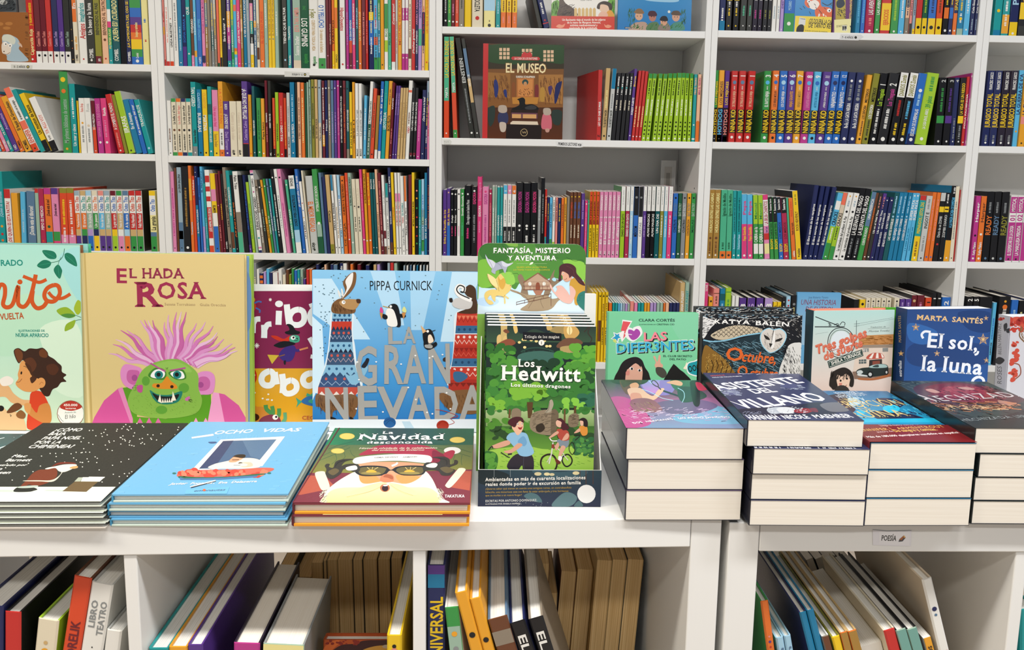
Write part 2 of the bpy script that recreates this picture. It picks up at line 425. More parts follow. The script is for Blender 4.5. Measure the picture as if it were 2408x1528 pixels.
def row(bay, r, zoom, end, lines, kind='picture_book', D=0.20, at='bottom', Y=0.004, hard=False, pages=None, group=None):
    """zoom: (scale, x0, y0) of the measuring view; one line per book: left edge, top, colour, options"""
    s, x0, y0 = zoom; z = SHELF[bay][r]
    L = [l.split() for l in lines.strip().split('\n') if l.strip()]
    X = [float(l[0]) for l in L] + [end]
    G = []
    for i, l in enumerate(L):
        o = parse(l[3:]); xl = X[i]; xr = float(o['e']) if 'e' in o else X[i + 1]; yt = float(l[1])
        rnd = random.Random(ord(bay) * 977 + r * 131 + i * 17)
        Yb = Y + rnd.uniform(0, 0.005) + float(o.get('Y', 0))
        px, py = x0 + xl / s, y0 + yt / s
        if at == 'bottom':
            XL, XR = col_x(px, z, Yb), col_x(x0 + xr / s, z, Yb)
        else:
            XL, XR = on_y(px, py, Yb).x, on_y(x0 + xr / s, py, Yb).x
        Zt = on_y(px, py, Yb).z; th = 0.0
        if 't' in o:
            h = on_y(x0 + float(o['t']) / s, py, Yb); th = math.atan2(h.x - XL, h.z - z); Zt = h.z
        if abs(th) < 0.02: th = 0.0
        G.append([XL, th, max(0.0022, (XR - XL) * math.cos(th) - 0.0004), Zt - z, Yb, o, rnd])
    settle(G, BAYX[bay] + TH + 0.001, BAYX[bay] + W - TH - 0.001)
    for i, (XL, th, w, zt, Yb, o, rnd) in enumerate(G):
        l = L[i]
        hgt = max(0.05, zt / math.cos(th))
        if th > 0: hgt = max(0.05, (zt - w * math.sin(th)) / math.cos(th))
        lift = w * math.sin(th) if th > 0 else 0.0
        mw = Matrix.Translation((XL + 0.0002, Yb, z + lift + 0.0003)) @ Matrix.Rotation(th, 4, 'Y')
        d = float(o.get('D', D)) * (1 if 'D' in o else rnd.uniform(0.9, 1.08)); d = min(d, 0.252 - Yb)
        if 'turn' in o: mw = mw @ Matrix.Rotation(math.radians(float(o['turn'])), 4, 'Z')
        c = l[2]; nm = o.get('k', kind)
        wt = 'thin' if w < 0.009 else ('thick' if w > 0.02 else 'slim')
        words_ = [wt, PAL[c][1], {'picture_book': 'picture book', 'board_book': 'board book', 'novel': 'novel', 'storybook': 'storybook', 'chapter_book': 'chapter book', 'comic_book': 'comic book'}.get(nm, 'book')]
        words_ += attr_words(o, w)
        lab = ' '.join(words_) + ', %s on %s shelf, %s' % (ordinal(i + 1), ROWNAME[r], BAYNAME[bay])
        da = o['dash']
        if da is None and not o['texts'] and 'n' not in o and w > 0.004:
            dc = 'wh' if lum(rgb(c)) < 0.35 else 'dk'
            a = rnd.uniform(0.12, 0.25); b = rnd.uniform(0.4, 0.55); e = rnd.uniform(0.75, 0.9)
            da = [(a, b - 0.05, dc), (b, e, rnd.choice(['wh', 'ye', 'ly', dc]) if dc == 'wh' else rnd.choice(['rd', 'bl', dc, 'gy']))]
        if da is not None and da and da[0][0] >= da[0][1]: da = None
        if not o['dot'] and 'n' not in o and w > 0.004: o['dot'] = [(0.045, 'wh' if lum(rgb(c)) < 0.4 else 'dk', 0.2)] if rnd.random() < .7 else []
        make_book(nm, mw, w, hgt, d, c, hard or 'h' in o, o.get('s'), o['bands'], o['texts'], da, o['dot'], None, pages, i, lab, 'book', group or 'books on the %s shelf of the %s' % (ROWNAME[r], BAYNAME[bay]))
# ------------------------------------------------------------------ books on the wall shelves (positions measured shelf by shelf)
ZA1 = (3.819, 0, 0); ZB1 = (3.594, 370, 0); ZC1 = (3.7625, 1030, 0); ZD1 = (3.177, 1650, 0)
ZA3 = (3.819, 0, 370); ZB3 = (3.594, 370, 370); ZC3 = (3.7625, 1030, 370); ZD3 = (3.177, 1650, 370); ZC4 = (4.021, 1400, 640)
row('A', 0, ZA1, 1346, '''
265 -110 rd T=Caperucita_Roja:ly:.1:.45 T=y_nuevos_cuentos:ye:.5:.8
331 -110 mr b=0:.155:wh T=Cuentos_Todos:sa:.22:.42 o=.1:bk:.3
385 -110 mr b=0:.155:wh T=Cuentos_Todos:sa:.22:.42 o=.1:bk:.3
436 -110 rd b=0:.155:wh T=Cuentos_Todos:sa:.22:.42 o=.1:bk:.3
488 -110 nv b=0:.155:wh T=Cuentos_Todos:ll:.22:.42 o=.1:bk:.3
541 -110 pu b=0:.155:wh T=Cuentos_Todos:ll:.22:.42 o=.1:bk:.3
592 -110 dk b=0:.155:wh T=Cuentos_Todos:sg:.22:.42 o=.1:bk:.3
645 -110 bk o=.05:yo:.2 o=.2:or:.2 o=.3:yo:.2 o=.45:go:.25 n=1
673 -110 cr b=.55:1:or T=mis_dias:yo:.18:.36 T=COMBEL:bk:.03:.12 T=En:wh:.72:.8:L
720 -110 wh T=Amigos:rd:.33:.53:L T=imaginarios:te:.55:.8:L o=.06:rd:.15
790 -110 dk T=Un_beso_y_la_luna:wh:.38:.8 T=COMBEL:wh:.07:.2
862 -110 ol b=0:.1:mr T=BIENVENIDO_AL_PAIS:dk:.38:.8 T=sm:wh:.03:.07
925 -110 pe T=BIENVENIDO_AL_TEATRO:br:.38:.85 o=.32:br:.3 o=.07:rd:.2
982 -110 te b=.48:.56:hp b=.56:.72:wh b=.25:.48:gr T=MI_PRIMER_ATLAS:ly:.2:.46
1018 -110 dt h=1 T=¿QUIEN_ES?_¡CUIDADO!:ly:.3:.85:L T=COMBEL:wh:.04:.2
1085 -110 bk h=1 n=1
1142 -110 nv T=¡LA_CAMIONETA_DEL_OSO_SE_HA:ye:.22:.9 T=COMBEL:wh:.04:.17
1186 -110 bl h=1 b=0:.1:bl b=.1:.2:gr b=.2:.33:ye b=.33:.42:or b=.42:.52:rd b=.52:.62:pu b=.62:.74:bl b=.74:1:gr T=Combel:wh:.08:.15 T=bosque_y_animales:ly:.36:.55
1290 -110 ly n=1 m=bl:.55:.6 m=rd:.3:.33''', 'board_book', hard=False, D=0.20)
row('A', 1, ZA1, 1381, '''
-110 840 pk t=-330 e=-78
-76 845 te t=-300 e=-42
-40 850 pu t=-262 e=-18
-14 800 lb t=-260 e=18 T=MIS_CUENTOS:wh:.3:.8
22 830 ro t=-220 e=54 T=COMBEL:wh:.05:.2
56 850 pk t=-190 e=92 T=COMBEL:wh:.05:.2
95 870 te t=-140 e=130 T=MI_CUENTO:wh:.3:.6 T=COMBEL:wh:.05:.2
132 880 pu t=-90 e=180 T=Animales:ll:.4:.7 T=NO:wh:.04:.12
184 880 or t=-50 e=226 T=COMBEL:bk:.05:.2
230 875 yo t=-2 e=294 T=El_faquir_de_Groucobezo:dk:.38:.9 T=COMBEL:dk:.05:.2
300 800 wh t=15 e=364 b=.62:.85:wh b=.35:.48:co b=0:.12:ro b=.85:1:co T=un_encuentro_con_los_amigos:dk:.5:.8 T=JENNIFER:ro:.13:.34:L
367 812 te t=62 e=412 s=te o=.55:wh:.4 n=1
416 850 ye t=152 e=470 b=0:.2:bk T=Un_monton_de_besos:bk:.3:.8:L
474 885 wh t=256 e=540 b=0:.2:bk T=YA_ALLI_VOY:sa:.33:.68 T=YA_VOY:bk:.22:.3
567 640 gr t=512 e=645 h=1 D=.23 s=lg T=Mi_primera_biblioteca_de_cuentos:sg:.12:.66 o=.9:ye:.4 o=.76:or:.35 o=.05:yo:.2
652 752 te t=606 e=706 D=.235 s=dt T=Un_mar_y_cinco:wh:.1:.42 m=wh:.5:.8
712 905 ye t=676 e=728 n=1
730 880 wh t=686 e=784 T=Reina_Bruja:sa:.75:.9 o=.55:yo:.25 m=gy:.2:.5
786 880 wh t=738 e=840 T=Rosa:lg:.75:.9 o=.5:bg:.3 m=gy:.2:.45
846 905 mr t=790 e=880 b=0:.5:ro T=DON_MELITON:wh:.45:.75
886 883 mg t=814 e=936 T=EVA_Y_SUS_COSAS:pk:.5:.9 T=CON_PALABRAS:pk:.3:.48 o=.2:wh:.3
946 882 hp t=868 e=998 T=Ronda:wh:.68:.83 m=pk:.3:.6 o=.2:wh:.3
1062 850 rd t=905 e=1118 h=1 T=A_COMERTE_EL_MUNDO:wh:.4:.85 m=sa:.1:.35
1122 855 ol t=962 e=1152 n=1
1156 825 li t=990 e=1216 h=1 D=.22 s=wh T=JIRAFAS:wh:.33:.6:L
1222 898 tb t=1084 e=1280 h=1 D=.21 T=En_el_bosque:wh:.45:.75
1284 898 bl t=1142 e=1324 T=Las_aventuras_del_mar:wh:.35:.9
1328 900 te t=1195 e=1378 h=1 s=te T=TRANQUILOS:wh:.5:.9 o=.1:sk:.3''', 'board_book', D=0.19)
row('A', 2, ZA3, 1418, '''
-75 130 pu t=-80 e=-44 n=1
-40 130 li e=-2 n=1
4 125 te t=-22 e=58 D=.2 T=¿Quien_se_esconde?:sk:.42:.75 o=.12:or:.3 o=.3:yo:.3 o=.2:rd:.3
70 285 wh t=38 e=128 b=.85:1:rd b=0:.08:rd T=¿DE_QUIEN_ES_ESTA_PATITA?:rd:.12:.8
133 320 yo t=100 e=190 n=1
196 308 lb t=178 e=240 m=sk:.3:.7
256 302 sl t=234 e=330 T=¿Donde_esta_el_tiburon?:wh:.25:.75
336 280 sg t=318 e=370 b=.93:1:rd n=1
374 280 cm t=352 e=420 T=PEPO_ES_MEDICO:wh:.33:.72 o=.15:ro:.3
424 275 or t=392 e=486 b=.9:1:mg b=.12:.3:te b=0:.12:or T=¿Donde_esta_el_oso?:bk:.55:.82 o=.38:dg:.3
489 275 pk t=462 e=552 b=.9:1:pu b=.15:.3:gr b=0:.15:hp T=¿Donde_esta_bubu?:bk:.55:.75
556 275 ro t=538 e=622 b=.92:1:ol b=0:.07:ro b=.07:.25:pk
625 275 ro t=605 e=690 b=.92:1:ol b=0:.07:ro b=.07:.25:pk
''' + '\n'.join('%d 300 wh e=%d b=.92:1:%s b=.36:.63:%s b=.25:.36:%s b=0:.25:%s T=Osito_Tito:%s:.66:.9:L T=%s:wh:.39:.61 o=.06:bk:.28' % q for q in (
 (694, 744, 'gb', 'or', 'tn', 'pu', 'ro', 'Vacaciones'), (746, 796, 'tn', 'or', 'gr', 'nv', 'te', 'El_tractor'), (798, 848, 'sk', 'sg', 'll', 'bl', 'gr', 'En_la_playa'),
 (852, 903, 'cr', 'gr', 'nv', 'ye', 'or', 'Un_paseo'), (906, 956, 'sa', 'lb', 'tn', 'pu', 'bl', 'Hora_del_bano'), (960, 1010, 'gb', 'sg', 'tn', 'pu', 'te', 'El_huerto'),
 (1016, 1066, 'mr', 'rd', 'ye', 'li', 'bl', 'La_gran_carrera'), (1070, 1120, 'gr', 'tn', 'wh', 'pk', 'ro', 'Fiesta_de_cumple'), (1126, 1176, 'sl', 'bl', 'sk', 'or', 'bl', 'A_la_cama'))) + '''
1180 300 wh e=1236 h=1 s=bk b=.92:1:rd b=.36:.63:rd b=.25:.36:tn b=0:.25:gr T=Osito_Tito:ro:.66:.9:L T=Feliz_Navidad:wh:.39:.61 o=.06:bk:.28
1240 300 wh e=1296 h=1 s=bk b=.92:1:rd b=.36:.63:rd b=.25:.36:tn b=0:.25:gr T=Osito_Tito:ro:.66:.9:L T=Feliz_Navidad:wh:.39:.61 o=.06:bk:.28
1360 300 ly e=1418 b=.92:1:ye b=.6:.92:wh b=.25:.32:sl b=0:.25:gr T=Osito_Tito:bl:.66:.86:L T=La_granja:dk:.35:.58:L o=.06:bk:.28''', 'board_book', D=0.19)
row('B', 0, ZB1, 2310, '''
55 -110 sa b=0:.08:rd b=.4:.5:yo T=IA:rd:.55:.7
80 -110 wh m=sa:.3:.75 b=0:.06:rd
110 -110 wh b=0:.06:ro T=LINDA_McARTNEY:dk:.24:.55 o=.6:rd:.2
146 -110 wh m=gy:.2:.8 n=1
184 -110 tb m=sk:.2:.5
220 -110 nv b=0:.25:pu T=SOFIA_SERRA:bl:.3:.6 o=.64:lb:.25
256 -110 te T=QUE:wh:.65:.75:L o=.16:wh:.3
292 -110 br T=OVEJARIO:wh:.42:.6:L b=0:.14:pk
318 -110 lb m=wh:.4:.7 b=.12:.2:yo
345 -110 bl T=CONTIGO_SIEMPRE:lb:.33:.6 T=SUSTO:wh:.06:.12
384 -110 pk T=NOCHES_A_TODO_EL_MUNDO:mg:.42:.85 b=.05:.14:nv
413 -110 go b=.5:.8:sl
437 -110 tp n=1
463 -110 gy b=.2:.45:dt
487 -110 tp b=.6:.9:lg
512 -110 co b=0:.05:dg n=1
534 -110 ye b=0:.12:bk m=yo:.2:.9
554 -110 bk T=libro_de_sonar:wh:.32:.55 o=.6:wh:.22
596 -110 pu b=.3:.5:mg b=.5:.7:yo b=0:.08:te
630 -110 mi b=.1:.25:gr b=.6:.9:li
654 -110 lb b=.16:.2:ye b=.7:.78:co b=.2:.24:or T=EDELVIVES:wh:.03:.12
681 -110 hp T=¿QUE_TAL_UNA_TRIPA?:wh:.3:.7
711 -110 go b=.45:.6:pe
734 -110 tb T=A_VER_SI_ATRAPAS_A_BOCADITO:wh:.38:.9
764 -110 gb T=NOCHE_DE_RELAMPAGOS:lg:.45:.85
791 -110 bk b=0:.16:ye b=.16:.3:wh b=.42:.58:te b=.58:.8:pk
822 -110 sl b=.5:.58:yo
846 -110 cr b=.1:.25:br T=LOBO_LOBITO:br:.32:.55
873 -110 or T=EL_QUE_NO_PUEDE:ro:.3:.7 o=.08:wh:.25
910 -110 sg o=.3:go:.2 m=wh:.5:.8
943 -110 ye T=EL_PODER_DE_LAS_HISTORIAS:go:.4:.85 o=.36:sl:.3
970 -110 ye T=EL_PODER_DE_LAS_HISTORIAS:go:.4:.85 o=.36:sl:.3
999 -110 sg e=1030 m=wh:.4:.7
1064 -110 dk T=TIENES_QUE_SALTAR:wh:.3:.75 o=.1:sk:.3
1106 -110 te T=TRAPITO:wh:.35:.52 T=Takatuka:wh:.04:.16
1136 -110 nv n=1
1152 -110 sg T=ESTA_TAN_AMIRA:sa:.45:.75:L T=Susanne_Straßer:wh:.16:.4 b=0:.1:bg
1217 -110 dg h=1 T=LOS_GUMINS:wh:.27:.62:Ld T=DIAZ:gr:.72:.77:d T=siguiente:gr:.06:.18
1288 -110 wh h=1 T=y_Sepo:ol:.62:.73:Ld T=CUENTOS_PARA_TODA_LA_VIDA:tn:.22:.6:d T=siguiente:gr:.05:.15
1364 -110 wh h=1 e=1426 b=0:.13:gr T=O_Y_PELUCHO:bl:.5:.78:Ld T=Un_misterio_en_la_bañera:tn:.2:.48:d
1431 -110 mr n=1 o=.16:pk:.3
1456 -110 mr T=CUENTA_ATRAS:bg:.3:.55
1478 -110 or b=0:.22:ye T=TABASCO:bk:.3:.6
1502 -110 ye b=0:.3:ye b=.5:.75:or T=NIDO:bk:.08:.18
1530 -110 bk e=1543 n=1
1545 -110 wh e=1590 T=HipopOpuestos:rd:.47:.75:Ld o=.06:rd:.25
1598 -110 mg m=ll:.3:.7
1622 -110 bl b=0:.2:mr b=.2:.35:ro T=LA_GRAN_NEVADA:wh:.35:.6
1651 -110 hp b=.3:.5:ll T=EN_EL_PAIS_DE_LOS_UNICORNIOS:wh:.3:.8
1678 -110 dt T=LA_GRAN_BALLENA:sk:.5:.75 o=.1:wh:.3
1703 -110 or T=LA_VUELTA_A_LA_LUZ:ly:.35:.7 o=.07:wh:.3
1730 -110 mr m=sa:.3:.7
1763 -110 rd e=1783 m=sa:.2:.6
1790 -110 nv b=.3:.6:bl b=.6:.7:ye
1831 -110 lb b=0:.15:gr b=.3:.4:co b=.5:.6:sk
1866 -110 gr b=.15:.6:tb
1888 -110 yo n=1 o=.06:dk:.3
1919 -110 wh b=.5:.8:gr b=.22:.36:li T=BOSQUE:gr:.4:.6
1951 -110 mi T=FELICES:dg:.3:.45
1979 -110 rd T=¡Cuanto_amor!:wh:.55:.8 b=0:.1:wh
2013 -110 lg m=rd:.2:.6 n=1
2033 -110 yo T=MIGUEL_DE_CRUZ:ro:.3:.9
2066 -110 mg b=.2:.6:wh b=.75:1:wh o=.68:wh:.3 o=.15:wh:.3
2093 -110 mg b=.2:.6:wh b=.75:1:wh o=.68:wh:.3 o=.15:wh:.3
2121 -110 cr m=br:.4:.8 b=.14:.26:br
2148 -110 rd T=¡Muchas_gracias!:wh:.2:.5
2179 -110 nv T=CECILIA_MORENO:wh:.2:.48 T=ARRIBA_Y_ABAJO:pk:.55:.85
2203 -110 ll b=.3:.5:mi T=LA_INOLVIDABLE:pu:.63:.85
2233 -110 pe b=.3:.7:nv
2259 -110 ye T=LAS_HIJAS_DE_GERTRUDIS:or:.45:.85 o=.1:ro:.3
2291 -110 bg b=0:.1:sl''', D=0.2)
row('B', 1, ZB1, 2308, '''
85 850 wh t=62 e=131 m=br:.25:.5
134 832 cr t=110 e=174 b=.94:1:gr b=0:.06:gr T=La_bella_y_el_hada:dk:.55:.88 o=.45:br:.35 m=dk:.1:.38
176 832 cr t=152 e=215 b=.94:1:or b=0:.06:or T=La_bella_del_lago:sa:.55:.88 o=.45:br:.35 m=dk:.1:.38
217 832 cr t=194 e=257 b=.94:1:nv b=0:.06:nv T=La_cola_que_soñar:dk:.55:.88 o=.45:bk:.35 m=dk:.1:.38
259 832 cr t=236 e=299 b=.94:1:te b=0:.06:te T=La_bruja_del_bosque:dk:.55:.88 o=.45:bk:.35 m=dk:.1:.38
302 692 te t=268 e=345 D=.23 b=0:.13:gy T=TAN_LIGERO:wh:.67:.93:Ld T=Susanna_Straßer:dk:.17:.36
350 755 tb t=326 e=391 T=BURBUJAS:wh:.36:.65:Ld T=CLARITOS:sk:.72:.95:d o=.05:bk:.25
393 756 ye t=363 e=436 T=CLARITOS:yo:.72:.95:d T=MARTINA:wh:.38:.62:Ld o=.05:bk:.25
440 731 te t=414 e=474 D=.22 b=.6:.75:dt T=QUE_OSO_CANSADO:wh:.2:.42 o=.07:wh:.3
478 760 pe t=450 e=528 b=.38:1:pk b=0:.38:ye T=Una_sopa_esta_fatal:hp:.45:.75:d T=Susanna_Straßer:go:.14:.34:d
530 688 yo t=504 e=570 D=.24 b=0:.09:or b=.09:.37:wh T=LA_CASA_DE_PAN:or:.44:.9:d m=dk:.15:.32
570 856 pu t=552 e=620 T=¿A_DONDE_VAS?:wh:.5:.77:Ld T=BURCH:wh:.85:.95:d T=Dani_Torrent:ll:.12:.45:d o=.06:wh:.2
621 855 cr t=600 e=680 T=Cuento_a_cada_color:bg:.3:.8:d T=ekare:dk:.04:.12:d
682 855 cr t=660 e=724 T=Cuento_a_cada_mar:bg:.3:.8:d T=ekare:dk:.04:.12:d
728 687 pu t=696 e=777 D=.23 b=0:.17:bk b=.17:.18:rd T=¡A_QUE_NO_ME_PILLAS!:wh:.5:.9:Ld T=Catarina_Calvo:ll:.22:.48
780 800 yo t=758 e=806 m=go:.4:.9 o=.05:ro:.3
812 727 dt t=784 e=836 D=.23 T=VENIR_A_VERME_REY:wh:.3:.52 o=.06:wh:.25
848 828 gr t=833 e=883 m=dg:.3:.8 o=.08:wh:.25
886 832 yo t=868 e=915 T=Papa_bano:bk:.3:.6 o=.06:wh:.3
921 680 mr t=898 e=943 T=CARACOL:wh:.45:.58:d m=sa:.2:.4
947 683 dk t=924 e=972 D=.22 T=ORRET_TROU_ES:wh:.38:.57 T=K:wh:.02:.06
982 828 ro t=962 e=1003 b=0:.14:bk m=yo:.2:.6
1006 780 li t=984 e=1034 m=bk:.25:.52 T=K:bk:.02:.06
1036 783 rd t=1018 e=1074 D=.21 T=POR_EL_CAMINO:wh:.25:.5 m=sa:.52:.8
1076 828 ro t=1060 e=1098 b=0:.14:bk m=yo:.2:.6
1102 783 lg t=1086 e=1129 T=AURELIO:bk:.15:.32 m=gy:.4:.8
1131 695 tb t=1118 e=1170 T=UN_DIA_DE_PESCA:wh:.2:.45 m=sk:.48:.85 o=.06:wh:.2
1176 697 dk e=1191 n=1
1193 695 pe e=1219 T=EL_PERRO_VALIENTE:br:.25:.45 m=br:.48:.8
1222 698 or e=1250 m=ly:.2:.8 o=.9:wh:.3
1254 702 dg e=1270 n=1
1272 694 sg e=1288 n=1
1290 676 sg e=1306 o=.9:bk:.4
1308 672 ol e=1336 o=.9:bk:.35 T=CHIRIBIRI:bk:.25:.42 m=dk:.5:.7
1338 672 tn e=1363 o=.9:bk:.35 T=EL_OSO_DE_AGUA:bk:.25:.5
1366 675 gb e=1392 b=0:.45:bg o=.9:bk:.3 T=Otro_avion:bk:.22:.4
1398 682 mr e=1421 b=.15:.3:yo o=.9:wh:.4
1423 680 nv e=1446 o=.9:wh:.4 T=Melos:wh:.35:.5
1448 678 tp e=1471 o=.9:wh:.35 m=wh:.3:.7
1473 680 sl e=1496 o=.88:bk:.35 m=ll:.2:.6
1498 680 pu e=1521 o=.9:wh:.35 m=ll:.2:.6
1523 680 mg e=1546 o=.93:wh:.35 T=EL_CONEJO_BLANCO:pk:.3:.65
1548 680 bk e=1571 o=.92:wh:.35 T=LA_VERDADERA_HISTORIA_DE_CAPERUCITA_ROJA:wh:.2:.8
1573 682 mr e=1598 o=.9:bk:.4 m=or:.2:.7
1601 684 dt e=1626 o=.9:bk:.4 T=CHIVOS_CHIVONES:wh:.35:.63 b=0:.12:tp
1628 778 ye e=1651 T=El_arbol_de_la_escuela:bk:.15:.55 b=0:.05:dk
1653 694 yo e=1675 T=LOS_IMBATIBLES:bk:.2:.4 o=.45:bk:.35 o=.5:bk:.35
1677 704 wh e=1704 T=La_pequeña_oruga:gy:.3:.65 T=KAKAO:dk:.03:.13
1706 706 wh e=1733 D=.22 T=La_pequeña_oruga:gy:.3:.65 T=KAKAO:dk:.03:.13
1738 806 lb t=1748 e=1762 m=wh:.3:.8 o=.05:bk:.3
1766 688 wh t=1800 e=1792 b=0:.45:dg T=LA_PEQUEÑA_PANTERA:dg:.45:.75 m=wh:.05:.4
1796 746 ro t=1828 e=1826 m=br:.3:.8 o=.06:bk:.3
1831 806 go t=1860 e=1858 b=0:.14:wh n=1
1860 687 bl t=1890 e=1886 b=0:.1:wh T=El_arbol:wh:.65:.9 T=Magico_Pis:wh:.45:.62
1888 684 te t=1922 e=1921 T=LEOTOLDA:wh:.38:.6:L m=mi:.65:.85
1923 684 yo t=1958 e=1954 T=BICHO_PELOTA:bk:.36:.56:L m=br:.7:.9
1957 698 mr t=1988 e=1978 T=GUAPA:wh:.65:.8:d m=sa:.2:.4
1981 724 pu t=2020 e=2000 T=CUCHI_PERRUNO:ll:.6:.9 o=.06:wh:.3
2002 724 pu t=2038 e=2021 T=CUCHI_PERRUNO:ll:.6:.9 o=.06:wh:.3
2023 742 tn t=2056 e=2045 m=go:.3:.8
2047 742 tn t=2080 e=2069 m=go:.3:.8
2071 742 tn t=2106 e=2091 m=go:.3:.8
2093 680 wh t=2132 e=2125 b=.85:.88:co T=VIEJO:rd:.33:.42 m=br:.45:.6
2127 742 bk t=2166 e=2153 T=UN_LOBO_EN_LA_NOCHE:wh:.4:.8 b=.05:.09:mr
2156 742 bk t=2194 e=2181 T=UN_LOBO_EN_LA_NOCHE:wh:.4:.8 b=.05:.09:mr
2185 836 mg t=2214 e=2218 m=pk:.3:.8
2222 760 nv t=2236 e=2254 T=¿Que_le_pasa_a_la_luna?:wh:.55:.9 o=.08:wh:.2
2257 702 nv t=2264 e=2277 o=.15:rd:.3
2279 685 pk e=2308 b=.75:1:gb T=Elan_Herman:dk:.7:.86 m=rd:.3:.6''', D=0.2)
